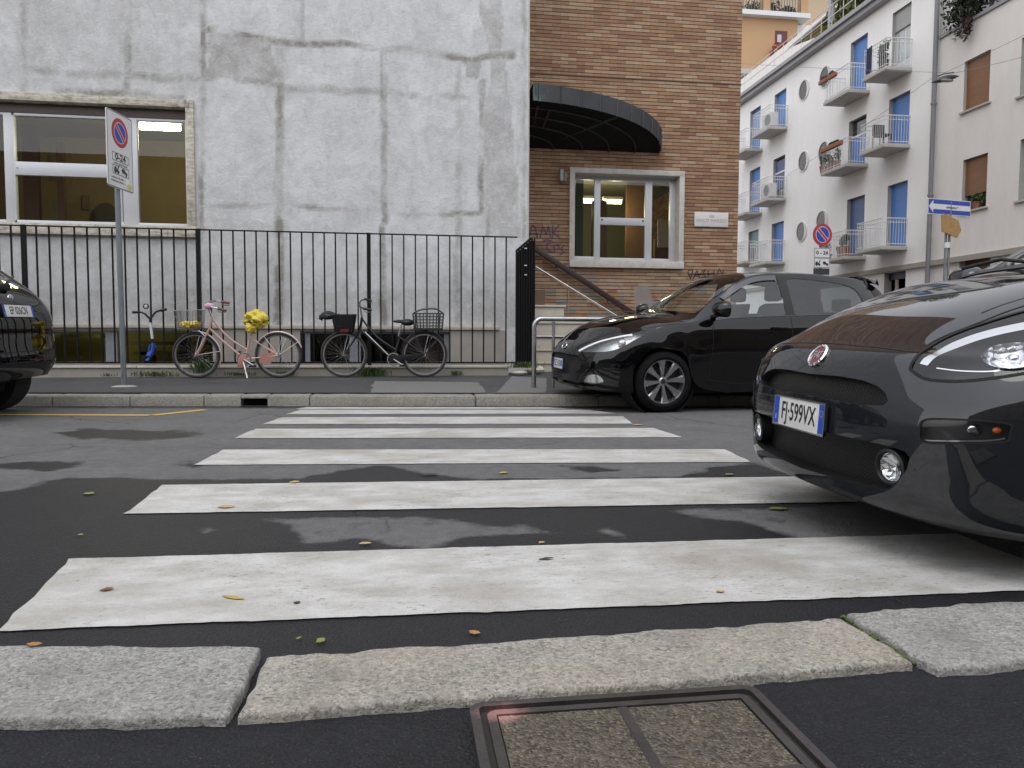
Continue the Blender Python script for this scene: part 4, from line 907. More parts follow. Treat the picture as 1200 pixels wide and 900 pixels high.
# round windows
for y, z, r_ in cir3:
    mb = MB(); vs = []
    prof = [(r_, -.015), (r_*1.0, .001), (r_*.86, -.006), (r_*.80, .05), (r_*.80, .09), (r_, .09)]
    mb.lathe([(a, -b-.001) for a, b in ((r_*.93, .035), (r_*1.0, .035), (r_*1.0, .0), (r_*.93, .0))], (X0, y, z), 0, 28)
    o = mb.build('round_window', P('round_frame', (.66, .65, .63), .7), wb, smooth=50)
    MB().disc((X0-.012, y, z), r_*.94, 0, 28, -1).build('pane', P('round_pane', (.055, .05, .045), .25), o)
    mb = MB(); aa = [math.radians(q) for q in range(-75, 80, 15)]; mb.add([(X0-.015, y-r_*.92*math.cos(q), z+r_*.92*math.sin(q)) for q in aa]+[(X0-.015, y-r_*.50*math.cos(q), z+r_*.92*math.sin(q)) for q in aa[::-1]], [tuple(range(len(aa)*2))]); mb.build('inner_reveal', P('round_reveal', (.68, .67, .65), .7), o)
    ym = y+r_*.25
# balconies
def balcony(nm, o, y0, y1, proj=.85, planter=False):
    z0 = o[2]; s_ = MB().box(X0-proj, X0-.002, y0, y1, z0-.15, z0-.02).build('balcony', M_SLAB, wb, bev=.01)
    mb = MB(); zt2 = z0+.95
    ring_ = [(X0-.01, y0+.04), (X0-proj+.04, y0+.04), (X0-proj+.04, y1-.04), (X0-.01, y1-.04)]
    for zz in (zt2, zt2-.14, z0+.06): mb.tube([(x, y, zz) for x, y in ring_], .014 if zz < zt2 else .02, 6)
    for (xa, ya), (xb, yb) in zip(ring_[:-1], ring_[1:]):
        n = max(3, int(math.hypot(xb-xa, yb-ya)/.10))
        for k in range(n): 
            x, y = xa+(xb-xa)*k/n, ya+(yb-ya)*k/n; mb.tube([(x, y, z0-.0), (x, y, zt2)], .009, 4, cap=False)
    mb.build('railing', M_IRW, s_)
for nm, o in opn:
    bal = {'A1': (-.15, .18), 'A2': (-.1, .22), 'A3': (-.1, .35), 'B1': (-.25, .35), 'B2': (-.2, .45), 'B3': (-.2, .35), 'C1': (-.2, .45), 'C2': (-.2, .45), 'C3': (-.2, .45), 'D1': (-.3, .5), 'D2': (-.3, .5), 'D3': (-.3, .5)}[nm]
    balcony(nm, o, o[0]+bal[0], o[1]+bal[1], 1.0 if nm[0] == 'A' else .9)
# base band and shop front
mb = MB(); mb.box(X0-.10, X0-.003, 6, YFAR, zled-.05, zled+.12); mb.build('base_ledge', P('ledge_stone', (.33, .31, .27), .8, var=.2), wb)
reveal(wb, opw[-1], M_REV, .4); o = opw[-1]; f_ = panel(wb, 'shop_window', o[0], o[1], o[2], o[3], M_DKGL, .3); MB().box(X0+.2, X0+.25, (o[0]+o[1])/2+.1, (o[0]+o[1])/2+.25, o[2], o[3]-.1).build('frame', M_MARB2, f_)
MB().box(X0+.18, X0+.28, o[0], o[1], o[3]-.25, o[3]).build('sign_band', P('blue_band', (.03, .04, .09), .5), f_)
# downpipe
dp = thing('downpipe', 'tall grey downpipe between the white and cream apartment blocks', 'pipe', (X0-.12, float(Yp), 0)); MB().tube([(X0-.12, Yp, 0), (X0-.12, Yp, zeave+.4)], .075, 10).build('pipe', P('pipe_grey', (.19, .19, .20), .5), dp, smooth=50)
for zz in (2.6, 5.6, 8.6): MB().tube([(X0-.12, Yp, zz), (X0-.12, Yp, zz+.06)], .095, 10).build('collar', MATS['pipe_grey'], dp)
# cream block windows
for nm, o in Lw:
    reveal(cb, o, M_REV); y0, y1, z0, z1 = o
    if nm in 'UL':
        s_ = panel(cb, 'shutter', y0, y1, z0 if nm == 'U' else z0+.30*(z1-z0), z1, M_BRSH, .10); MB().box(X0-.07, X0+.1, y0-.1, y1+.1, z0-.06, z0-.002).build('window_sill', M_SLAB, cb)
        if nm == 'L': panel(cb, 'window', y0, y1, z0, z0+.31*(z1-z0), M_DKGL, .2)
    elif nm == 'SH': panel(cb, 'shop_front', y0, y1, z0, z1, P('brown_shopfront', (.16, .085, .05), .6), .2)
    else: panel(cb, 'window', y0, y1, z0, z1, P('pale_window', (.35, .40, .42), .15), .2); MB().box(X0-.07, X0+.1, y0-.1, y1+.1, z0-.06, z0-.002).build('window_sill', M_SLAB, cb)
o = dict(Lw)['L']; potted('potted_plant', 'leafy green plant on the sill of the lower brown shutter window', (X0+.03, (o[0]+o[1])/2-.1, o[2]), .13, .2, (.13, .38, .25), 160, .06, M_LF1, M_TERR, 5)
# small things on balconies
o = dd['A1']; potted('potted_plant', 'spiky green plant in a dark pot on the topmost right balcony', (X0-.75, o[0]+.35, o[2]-.02), .18, .34, (.22, .25, .45), 130, .11, M_LF1, P('dark_pot', (.06, .045, .04), .6), 6)
mb = MB(); Pn = np.array([[(X0-1.01-.02*math.sin(i*1.9), o[1]-.38+.045*i, o[2]+.95-.13*j+.02*math.sin(i)) for i in range(8)] for j in range(8)]); mb.grid(Pn); tag(mb.build('hanging_cloth', P('navy_cloth', (.03, .035, .075), .9)), 'dark blue cloth hung over the topmost right balcony railing', 'cloth')
o = dd['B1']; 
for k in range(2):
    y = o[1]+.30-.62*k; ob = thing('planter_box', ['dried brown plant box on the railing of the upper balcony beside the round windows', 'second dried plant box nearer the blue door on the upper balcony'][k], 'planter', (X0-.93, y, o[2]+.7))
    MB().box(X0-1.02, X0-.88, y-.26, y+.26, o[2]+.72, o[2]+.86).build('box', M_TERR, ob, bev=.01); mb = MB(); leaf_cloud(mb, (X0-.95, y, o[2]+.9), (.09, .28, .10), 120, .05, 30+k); mb.build('foliage', leafmat('dry_leaf', (.12, .05, .035), (.2, .10, .06)), ob)
o = dd['B2']
for k in range(3):
    y = o[1]+.6-.5*k; potted('potted_plant', ['green plant at the far end of the middle balcony with planters', 'green plant in the middle of the balcony with planters', 'taller plant at the near end of the balcony with planters'][k], (X0-.7, y, o[2]-.02), .14, .3, (.2, .22, .3), 90, .07, M_LF1, M_TERR, 40+k)
ob = thing('planter_box', 'long terracotta planter hung on the middle balcony railing', 'planter', (X0-.9, o[0]+.5, o[2]+.7)); MB().box(X0-1.0, X0-.86, o[0]+.1, o[0]+1.5, o[2]+.74, o[2]+.9).build('box', M_TERR, ob, bev=.01); mb = MB(); leaf_cloud(mb, (X0-.93, o[0]+.8, o[2]+.94), (.08, .65, .1), 160, .05, 33); mb.build('foliage', M_LFD, ob)
o = dd['B3']; potted('potted_plant', 'terracotta pot with upright green leaves on the lowest middle balcony', (X0-.55, o[0]+.45, o[2]-.02), .26, .42, (.22, .24, .32), 120, .09, M_LF1, M_TERR, 50)
potted('potted_plant', 'leafy shrub in a red trough at the far end of the lowest middle balcony', (X0-.6, o[1]+.35, o[2]-.02), .2, .25, (.25, .35, .5), 130, .07, M_LFD, M_TERR, 51)
# dark chair on balcony A2
o = dd['A2']; ch = thing('balcony_chair', 'dark folding chair on the balcony below the topmost right one', 'chair', (X0-.55, o[0]+.6, o[2]-.02)); 
MB().box(X0-.8, X0-.35, o[0]+.42, o[0]+.85, o[2]+.42, o[2]+.46).build('seat', P('dark_plastic', (.03, .03, .03), .5), ch); MB().box(X0-.8, X0-.35, o[0]+.84, o[0]+.88, o[2]+.48, o[2]+.88).build('backrest', MATS['dark_plastic'], ch)
for xx_, yy_ in ((-.78, .44), (-.37, .44), (-.78, .86), (-.37, .86)): MB().box(X0+xx_-.015, X0+xx_+.015, o[0]+yy_-.015, o[0]+yy_+.015, o[2]-.02, o[2]+.42).build('leg', MATS['dark_plastic'], ch)
# air conditioners
def aircon(o, lab):
    a = thing('air_conditioner', lab, 'air conditioner', (X0-.45, o[0]+.3, o[2]-.02)); MB().box(X0-.75, X0-.4, o[0]-.05, o[0]+.8, o[2]+.05, o[2]+.68).build('casing', P('aircon_white', (.6, .6, .58), .5), a, bev=.015)
    mb = MB(); mb.lathe([(.24, 0), (.26, 0), (.26, .02), (.24, .02)], (X0-.775, o[0]+.25, o[2]+.37), 0, 20)
    for k in range(5): mb.lathe([(.04+.04*k, 0), (.05+.04*k, 0), (.05+.04*k, .01), (.04+.04*k, .01)], (X0-.772, o[0]+.25, o[2]+.37), 0, 16)
    mb.build('fan_grille', P('aircon_grille', (.2, .2, .2), .5), a); MB().disc((X0-.753, o[0]+.25, o[2]+.37), .25, 0, 20, -1).build('fan', P('aircon_dark', (.08, .08, .08), .5), a)
aircon(dd['C1'], 'white air conditioner on the far upper balcony with a blue door'); aircon(dd['C2'], 'white air conditioner on the far middle balcony')
# roof terrace of the white block
zr = zeave+.16
mb = MB(); 
rail = thing('terrace_railing', 'pale wire railing along the white block roof terrace', 'railing', (X0-.2, 35, zr)); y0r, y1r = PX(1030, 10, X0)[1]-2, 47
for zz in (zr+1.0, zr+.55, zr+.12): mb.tube([(X0-.2, y0r, zz), (X0-.2, y1r, zz)], .02, 5)
mb.build('rail', M_IRW, rail); y = y0r
while y < y1r: MB().tube([(X0-.2, y, zr), (X0-.2, y, zr+1.0)], .012, 4).build('post', M_IRW, rail); y += .8
a = PX(1000, 0, X0+.6)[1]
def shrub(name, label, c, rad, n, leaf, mat, seed, droop=0, cl=9, cat='shrub'):
    o = thing(name, label, cat, (float(c[0]), float(c[1]), float(c[2]-rad[2]))); mb = MB(); leaf_cloud(mb, c, rad, n, leaf, seed, droop, cl); mb.build('foliage', mat, o)
    MB().tube([(c[0], c[1], c[2]-rad[2]), (c[0]+.03, c[1]+.05, c[2]-rad[2]*.3), (c[0], c[1]+.1, c[2]+rad[2]*.3)], [.05, .04, .02], 6).build('stem', P('bark', (.09, .065, .045), .9), o); return o
p_ = PX(987, 6, X0+.5); shrub('terrace_shrub', 'yellow-green shrub on the white block roof terrace beside the awning', (p_[0], p_[1], p_[2]+.1), (.8, 2.2, 1.3), 1300, .12, M_LF2, 61)
p_ = PX(1008, -10, X0+.9); shrub('terrace_shrub', 'darker shrub further right on the white block roof terrace', (p_[0], p_[1], p_[2]), (.6, 1.3, .9), 500, .12, M_LF1, 62)
# set-back attic wall and slanted striped awning
mb = MB(); mb.box(X0+2.5, X0+9, 33, 50, zr, zr+3.0); mb.build('attic', M_CRM, wb)
t = NT('striped_awning'); sx = t.n('ShaderNodeSeparateXYZ'); t.l(t.co(), sx.inputs[0]); wv = t.math('FRACT', t.math('MULTIPLY', sx.outputs[0], 2.2)); c = t.ramp(wv, [(0, (.36, .25, .05)), (.55, (.36, .25, .05)), (.60, (.13, .10, .05)), (1, (.13, .10, .05))], 'CONSTANT'); t.bsdf(c, .8); M_AWN = t.m
q0, q1 = PX(925, 56, X0+.1), PX(972, 26, X0+.1); aw = thing('awning', 'yellow and brown striped awning over the white block roof terrace', 'awning', (X0+.1, float(q0[1]), float(q0[2])))
q1 = np.array([q1[0], q1[1], q0[2]+.15])
b0, b1 = q0+np.array([2.4, 0, 1.0]), q1+np.array([2.4, 0, 1.0]); MB().prism([q0, q1, b1, b0], (0, 0, .03)).build('canvas', M_AWN, aw)
MB().tube([q0, q1], .05, 6).build('front_bar', P('awning_bar', (.5, .5, .48), .5), aw); MB().box(X0+.05, X0+.25, q1[1]-.15, q1[1]+.05, zr, q1[2]+.9).build('post', P('grey_post', (.35, .36, .36), .6), aw)
# hanging greenery on the cream roof
p_ = PX(1132, 10, X0-.15); shrub('terrace_shrub', 'dark bushy conifer leaning out over the cream block parapet', (p_[0]+.15, p_[1], p_[2]+.35), (.75, 1.1, 1.1), 1100, .09, M_LFD, 63, droop=.35, cl=12)
p_ = PX(1131, 33, X0-.25); hb = thing('hanging_plant', 'reddish trailing plant hanging below the dark conifer', 'plant', tuple(float(q) for q in p_)); mb = MB(); leaf_cloud(mb, (p_[0], p_[1], p_[2]+.0), (.22, .3, .5), 170, .07, 64); mb.build('foliage', leafmat('reddish_leaf', (.05, .03, .025), (.09, .06, .05)), hb)
p_ = PX(1162, -8, X0+.3); shrub('terrace_shrub', 'greyish green hedge behind the cream block parapet', (p_[0], p_[1], p_[2]+.2), (.5, 1.6, .8), 700, .08, leafmat('grey_leaf', (.04, .055, .045), (.09, .11, .10)), 65)
MB_ = MB().box(X0+1.2, X0+10, 12, Yp-.4, ztopc, ztopc+2.8); MB_.build('attic', P('attic_grey', (.34, .35, .36), .7), cb)
# ================================================================ ORANGE APARTMENT BLOCK behind
YO = 55.0
ob_ = thing('orange_apartment_building', 'orange apartment block with a roof terrace rising behind the white block', 'building', (26, YO, 0))
ox0, ox1 = PY(850, 50, YO)[0], PY(934, 50, YO)[0]; oz = PY(880, 20, YO)[2]
M_ORG = P('orange_render', (.44, .28, .15), .85, var=.08, nscale=1)
MB().box(ox0-6, ox1, YO, YO+12, -.1, oz).build('wall', M_ORG, ob_)
MB().box(ox0-6, PY(946, 18, YO)[0], YO-.5, YO+12, oz+.002, oz+.35).build('cornice', M_IRW, ob_)
MB().box(ox1+.002, ox1+8, YO+.6, YO+12, -.1, oz-.05).build('side_wing', M_WHT, ob_)
mb = MB(); z0_, z1_ = PY(880, 15, YO)[2], PY(880, -4, YO)[2]; x = ox0-2
while x < PY(942, 5, YO)[0]: mb.box(x-.02, x+.02, YO-.2, YO-.16, oz+.35, z1_); x += .22
mb.box(ox0-2, PY(942, 5, YO)[0], YO-.21, YO-.15, z1_-.06, z1_); mb.build('terrace_railing', P('dark_railing', (.12, .12, .12), .6), ob_)
mb = MB(); 
for p in (897, 941): mb.box(PY(p, 5, YO)[0]-.28, PY(p, 5, YO)[0]+.28, YO-.25, YO+.25, oz+.352, z1_+.6)
mb.build('terrace_pillar', M_ORG, ob_); MB().box(ox0-6, ox1+6, YO+3, YO+3.3, oz+.352, oz+5).build('penthouse_wall', P('penthouse', (.42, .33, .22), .8), ob_)
for k, (p, s) in enumerate(((882, 1), (908, 1.2), (925, .9))):
    c = PY(p, 6, YO+.6); shrub('terrace_shrub', ['grey-green shrub on the orange block terrace next to the brick corner', 'wide shrub in the middle of the orange block terrace', 'shrub at the right end of the orange block terrace'][k], (c[0], c[1], oz+.9*s), (1.0*s, .5, .8*s), 350, .13, leafmat('olive_leaf', (.05, .06, .03), (.12, .13, .07)), 70+k)
a, b = PY(908.5, 36, YO), PY(922, 52, YO); f_ = MB().box(a[0], b[0], YO-.05, YO+.05, b[2], a[2]).build('window', P('dark_red_frame', (.12, .03, .03), .6), ob_); MB().box(a[0]+.15, (a[0]+b[0])/2, YO-.07, YO-.052, b[2]+.1, a[2]-.3).build('pane', P('bright_pane', (.42, .47, .47), .06, spec=.8), f_)
c = PY(914, 55, YO-.6); fl = thing('flower_box', 'red flowers spilling from the orange block window', 'flowers', tuple(float(q) for q in c)); mb = MB(); leaf_cloud(mb, (c[0], c[1], c[2]), (1.0, .3, .5), 320, .10, 80); leaf_cloud(mb, (c[0]-.6, c[1], c[2]-.5), (.5, .3, .4), 150, .10, 81); mb.build('blossom', leafmat('red_flower', (.30, .05, .05), (.42, .13, .10)), fl)
a = PY(868, 84, YO-1); MB().box(a[0]-4, PY(904, 84, YO)[0], YO-1.4, YO-.01, a[2]-.25, a[2]+.1).build('balcony', M_SLAB, ob_)
MB().box(ox0-6, ox1+2, YO-.8, YO-.02, -.1, a[2]-.9).build('lower_wall', M_WHT, ob_)
# ================================================================ CARS: one smooth surface per body, cut into panels, lamps, glass and grilles
def cr(p0, p1, p2, p3, t):
    return .5*((2*p1)+(-p0+p2)*t+(2*p0-5*p1+4*p2-p3)*t*t+(-p0+3*p1-3*p2+p3)*t**3)
class Surf:
    def __init__(s, net):
        N = np.array(net, float); s.nr, s.nc = N.shape[:2]
        gh = N[:, 1:2]*np.array([1, -1, 1]); N = np.concatenate([gh, N, 2*N[:, -1:]-N[:, -2:-1]], 1)
        s.N = np.concatenate([2*N[:1]-N[1:2], N, 2*N[-1:]-N[-2:-1]], 0)
    def __call__(s, U, V):
        U = np.clip(np.asarray(U, float), 0, s.nc-1-1e-9); V = np.clip(np.asarray(V, float), 0, s.nr-1-1e-9)
        i, j = V.astype(int), U.astype(int); t, q = (V-i)[..., None], (U-j)[..., None]
        rows = [cr(s.N[i+a, j], s.N[i+a, j+1], s.N[i+a, j+2], s.N[i+a, j+3], q) for a in range(4)]
        return cr(*rows, t)
    def nrm(s, U, V):
        e = 1e-3; U = np.asarray(U, float); V = np.asarray(V, float)
        du = s(np.minimum(U+e, s.nc-1), V)-s(np.maximum(U-e, 0), V); dv = s(U, np.minimum(V+e, s.nr-1))-s(U, np.maximum(V-e, 0))
        n = np.cross(du, dv); n /= np.linalg.norm(n, axis=-1, keepdims=True)+1e-12; return -n
class Car:
    def __init__(s, name, label, net, paint, org, rz, rx=0.0, lift=0.0, res=8, group=None, ry=0.0):
        s.S = Surf(net); s.paint = paint; s.res = res
        s.o = thing(name, label, 'car', (org[0], org[1], lift), rz, group); s.o.rotation_euler = (rx, ry, rz); s.M = wmat(s.o); s.Mi = s.M.inverted()
        k = 12; u = np.linspace(0, s.S.nc-1, (s.S.nc-1)*k+1); v = np.linspace(0, s.S.nr-1, (s.S.nr-1)*k+1); UU, VV = np.meshgrid(u, v); Q = s.S(UU, VV)
        s.gu, s.gv = UU.ravel(), VV.ravel(); n, m = UU.shape; F = [(a*m+b, a*m+b+1, (a+1)*m+b+1, (a+1)*m+b) for a in range(n-1) for b in range(m-1)]
        s.F = F; A = Q.reshape(-1, 3); B = A*np.array([1, -1, 1]); s.A, s.B = A, B
        s.tn = BVHTree.FromPolygons([Vector(p) for p in B], F); s.tp = BVHTree.FromPolygons([Vector(p) for p in A], F)
        s.regions = []; s.holes = []
    def hit(s, px, py):
        "photo pixel -> (u,v) on the near half of the body"
        o = s.Mi @ Vector((0, 0, CAM_H)); d = (s.Mi.to_3x3() @ Vector(ray(px, py))).normalized(); best = None
        for tr, pts, sg in ((s.tn, s.B, -1), (s.tp, s.A, 1)):
            loc, nr, idx, dist = tr.ray_cast(o, d)
            if loc is None: loc, nr, idx, dist = tr.find_nearest(o+d*((Vector((1, 0, .6))-o).length)); dist += 50
            if best is None or dist < best[0]: best = (dist, loc, idx, pts, sg)
        dist, loc, idx, pts, sg = best; f = s.F[idx]; P4 = pts[list(f)]; w = 1/(np.linalg.norm(P4-np.array(loc), axis=1)+1e-6)**2; w /= w.sum()
        return np.array([(s.gu[list(f)]*w).sum(), (s.gv[list(f)]*w).sum()]), sg
    def poly(s, px, first_center=False):
        out = []
        for p in px:
            uv, sg = s.hit(*p); 
            if sg > 0: uv[0] = 0.0
            out.append(uv)
        return np.array(out)
    def smooth(s, q, n=6, closed=True):
        q = np.asarray(q); m = len(q); out = []
        for i in range(m if closed else m-1):
            a, b, c, d = (q[(i-1) % m], q[i], q[(i+1) % m], q[(i+2) % m]) if closed else (q[max(i-1, 0)], q[i], q[i+1], q[min(i+2, m-1)])
            for t in np.linspace(0, 1, n, endpoint=False): out.append(cr(a, b, c, d, t))
        if not closed: out.append(q[-1])
        return np.array(out)
    def add(s, name, uv, mode, mat, depth=.03, **k): s.regions.append((name, np.asarray(uv), mode, mat, depth, k))
    def mesh(s, name, V, F, mat, parent, N=None, flip=False):
        me = bpy.data.meshes.new(name); F = [tuple(f[::-1]) for f in F] if flip else [tuple(f) for f in F]
        me.from_pydata([tuple(p) for p in V], [], F); me.materials.append(mat); me.polygons.foreach_set('use_smooth', [True]*len(F))
        if N is not None:
            try: me.normals_split_custom_set_from_vertices([tuple(q) for q in N])
            except Exception: pass
        o = bpy.data.objects.new(name, me); COL.objects.link(o); o.parent = parent or s.o; return o
    def both(s, name, V, F, mat, N=None, parent=None, joined=True):
        V = np.asarray(V); mir = np.array([1, -1, 1])
        if joined:
            n = len(V); VV = np.concatenate([V, V*mir]); FF = [tuple(f) for f in F]+[tuple(i+n for i in f[::-1]) for f in F]
            return [s.mesh(name, VV, FF, mat, parent, None if N is None else np.concatenate([N, N*mir]))]
        return [s.mesh(name, V*mir, [tuple(f[::-1]) for f in F], mat, parent, None if N is None else N*mir), s.mesh(name, V, F, mat, parent, N)]
    def finish(s):
        nu, nv = (s.S.nc-1)*s.res, (s.S.nr-1)*s.res
        UU, VV = np.meshgrid(np.linspace(0, s.S.nc-1, nu+1), np.linspace(0, s.S.nr-1, nv+1)); pts = np.stack([UU.ravel(), VV.ravel()], 1)
        inner = (pts[:, 0] > 1e-6) & (pts[:, 0] < s.S.nc-1-1e-6) & (pts[:, 1] > 1e-6) & (pts[:, 1] < s.S.nr-1-1e-6)
        dens = []
        for _, q, *_ in s.regions:
            d = []
            for a, b in zip(q, np.roll(q, -1, 0)):
                k = max(1, int(np.ceil(np.linalg.norm(b-a)*s.res*1.3)))
                d += [a+(b-a)*t for t in np.linspace(0, 1, k, endpoint=False)]
            d = np.array(d); dens.append(d); dd = dseg(pts, list(d)+[d[0]]); pts_keep = (dd > .30/s.res) | ~inner; pts = pts[pts_keep]; inner = inner[pts_keep]
        vs = [Vector(p) for p in pts]; es = []
        for d in dens:
            n0 = len(vs); vs += [Vector((min(max(p[0], 0), s.S.nc-1), min(max(p[1], 0), s.S.nr-1))) for p in d]; es += [(n0+i, n0+(i+1) % len(d)) for i in range(len(d))]
        ov, oe, of, *_ = delaunay_2d_cdt(vs, es, [], 0, 1e-5)
        ov = np.array([tuple(p) for p in ov]); of = np.array([f for f in of if len(f) == 3]); cen = ov[of].mean(1)
        e1, e2 = ov[of[:, 1]]-ov[of[:, 0]], ov[of[:, 2]]-ov[of[:, 0]]; sg = e1[:, 0]*e2[:, 1]-e1[:, 1]*e2[:, 0]; of[sg > 0] = of[sg > 0][:, ::-1]
        cls = np.full(len(of), -1)
        for i, d in enumerate(dens): cls[inpoly(cen, d)] = i
        P3 = s.S(ov[:, 0], ov[:, 1]); N3 = s.S.nrm(ov[:, 0], ov[:, 1]); onc = ov[:, 0] < 1e-6; N3[onc, 1] = 0; P3[onc, 1] = 0
        def sub(mask, off=0.0):
            f = of[mask]; ids, inv = np.unique(f, return_inverse=True); return P3[ids]+N3[ids]*off, inv.reshape(-1, 3), N3[ids]
        V, F, N = sub(cls == -1); s.body = s.both('body', V, F, s.paint, N)[0]
        s.parts = {}
        for i, (name, q, mode, mat, depth, k) in enumerate(s.regions):
            m = cls == i
            if not m.any(): print('EMPTY REGION', s.o.name, name); continue
            d = dens[i]; b3 = s.S(d[:, 0], d[:, 1]); bn = s.S.nrm(d[:, 0], d[:, 1]); joined = k.get('joined', False); par = k.get('parent')
            cent = d[:, 0] < 1e-4
            if mode == 'glass':
                V, F, N = sub(m, -.003); o = s.both(name, V, F, mat, N, joined=joined)
                W = np.concatenate([b3+bn*.001, b3-bn*.02]); n = len(d); F = [(a, (a+1) % n, n+(a+1) % n, n+a) for a in range(n) if not (cent[a] and cent[(a+1) % n])]
                for ob in (o if joined else o[:1]): pass
                rim = s.both('seal', W, F, k.get('rim', M_TRIM), joined=True, parent=None if not joined else None)
                for r_ in rim: r_.parent = o[0]
            elif mode == 'hole':
                V, F, N = sub(m, -depth); o = s.both(name, V, F, mat, N, joined=joined)
                W = np.concatenate([b3, b3-bn*depth]); n = len(d); F = [(a, (a+1) % n, n+(a+1) % n, n+a) for a in range(n) if not (cent[a] and cent[(a+1) % n])]
                rim = s.both('surround', W, F, k.get('rim', M_TRIM), joined=joined)
                for r_, ob in zip(rim, o): r_.parent = ob
            elif mode == 'lamp':
                V, F, N = sub(m, -.0025); o = s.both(name, V, F, M_LENS, N, joined=joined)
                V, F, N = sub(m, -depth); fl = s.both('reflector', V, F, mat, N, joined=joined)
                W = np.concatenate([b3, b3-bn*depth]); n = len(d); F = [(a, (a+1) % n, n+(a+1) % n, n+a) for a in range(n)]
                rim = s.both('surround', W, F, k.get('rim', M_TRIM), joined=joined)
                for a, b, c in zip(o, fl, rim): b.parent = a; c.parent = a
            else:
                V, F, N = sub(m, k.get('off', 0.0)); o = s.both(name, V, F, mat, N, joined=joined)
            s.parts[name] = o
    def ribbon(s, uv, wd, mat, name='panel_gap', off=.0012, closed=False, n=8, parent=None, rise=0.0):
        q = s.smooth(uv, n, closed); p = s.S(q[:, 0], q[:, 1]); nn = s.S.nrm(q[:, 0], q[:, 1]); t = np.gradient(p, axis=0); t /= np.linalg.norm(t, axis=1, keepdims=True)+1e-9; b = np.cross(nn, t)
        L, Rr = p+nn*off-b*wd/2, p+nn*off+b*wd/2; m = len(q)
        if rise: C = p+nn*(off+rise); V = np.concatenate([L, C, Rr]); F = [(i, i+1, m+i+1, m+i) for i in range(m-1)]+[(m+i, m+i+1, 2*m+i+1, 2*m+i) for i in range(m-1)]
        else: V = np.concatenate([L, Rr]); F = [(i, i+1, m+i+1, m+i) for i in range(m-1)]
        if (q[:, 0] < 1e-3).any(): o = s.both(name, V, F, mat, joined=True)[0]; o.parent = parent or s.body; return o
        for o in s.both(name, V, F, mat, joined=False): o.parent = parent or s.body
        return o
    def local(s, mb, name, mat, parent=None, smooth=None, bev=0, recalc=False):
        o = mb.build(name, mat, None, smooth=smooth, bev=bev, recalc=recalc); o.parent = parent or s.o; return o
    def at(s, u, v, side=-1):
        p = s.S(np.array([u]), np.array([v]))[0]; n = s.S.nrm(np.array([u]), np.array([v]))[0]
        return p*np.array([1, side, 1]), n*np.array([1, side, 1])
    def wheel(s, x, y, r, rimr, side, mats, spokes=8, style='paddle', wd=.20, steer=0.0, zc=None):
        e = bpy.data.objects.new('wheel', None); COL.objects.link(e); e.empty_display_size = .1; e.parent = s.o; zc = r if zc is None else zc; e.location = (x, y, zc); e.rotation_euler = (0, 0, steer)
        sg = side; h = wd/2
        mb = MB().lathe([(rimr*.96, -h+.01), (rimr*1.0, -h), (r*.80, -h-.008), (r*.93, -h+.004), (r*.985, -h+.022), (r, -h+.05), (r, h-.05), (r*.985, h-.022), (r*.93, h-.004), (r*.80, h+.008), (rimr, h), (rimr*.96, h-.01)], (0, 0, 0), 1, 64)
        for g in (-.045, 0, .045): mb.lathe([(r+.0005, g-.004), (r+.0006, g+.004), (r-.006, g+.003), (r-.006, g-.003)], (0, 0, 0), 1, 48)
        t_ = s.local(mb, 'tyre', mats['tyre'], e, smooth=35)
        yo = sg*(h-.012)
        mb = MB().lathe([(rimr*1.0, yo), (rimr*1.015, yo+sg*.008), (rimr*.955, yo+sg*.006), (rimr*.93, yo-sg*.02), (rimr*.92, yo-sg*.15), (rimr*.97, yo-sg*.15)], (0, 0, 0), 1, 64)
        hub = yo-sg*.028
        for k in range(spokes):
            a = 2*math.pi*(k+.13)/spokes; ca, sa = math.cos(a), math.sin(a)
            def pt(rr, wv, dy): return (rr*ca-wv*sa, yo+sg*dy, rr*sa+wv*ca)
            prof = [(.16, .016, -.030), (.40, .020, -.022), (.72, .030, -.010), (.95, .044 if style == 'paddle' else .030, -.004)]
            vs = []; 
            for rr, wv, dy in prof:
                for ww, dd in ((-1, -.012), (-.72, 0), (.72, 0), (1, -.012), (.8, -.045), (-.8, -.045)): vs.append(pt(rr*rimr, wv*ww*rimr/.22, dy+dd))
            fs = []
            for i in range(3):
                for j in range(6): q = (i*6+j, i*6+(j+1) % 6, (i+1)*6+(j+1) % 6, (i+1)*6+j); fs.append(q)
            fs.append(tuple(range(18, 24))); mb.add(vs, fs)
        mb.lathe([(.001, hub+sg*.010), (rimr*.15, hub+sg*.008), (rimr*.20, hub-sg*.004), (rimr*.22, hub-sg*.05), (.001, hub-sg*.05)], (0, 0, 0), 1, 32)
        s.local(mb, 'rim', mats['rim'], e, smooth=30, recalc=True)
        s.local(MB().lathe([(.001, yo-sg*.075), (rimr*.90, yo-sg*.075), (rimr*.90, yo-sg*.10), (.001, yo-sg*.10)], (0, 0, 0), 1, 40), 'brake_disc', mats['hub'], e, smooth=30)
        mb = MB()
        for k in range(5): a = 2*math.pi*k/5; mb.disc((rimr*.26*math.sin(a)*.99, hub+sg*.014, rimr*.26*math.cos(a)), rimr*.035, 1, 8, 1 if sg < 0 else -1)
        mb.lathe([(.001, hub+sg*.014), (rimr*.11, hub+sg*.012), (rimr*.12, hub+sg*.002), (.001, hub+sg*.002)], (0, 0, 0), 1, 24); s.local(mb, 'hub_cap', mats['cap'], e, smooth=30)
        return e
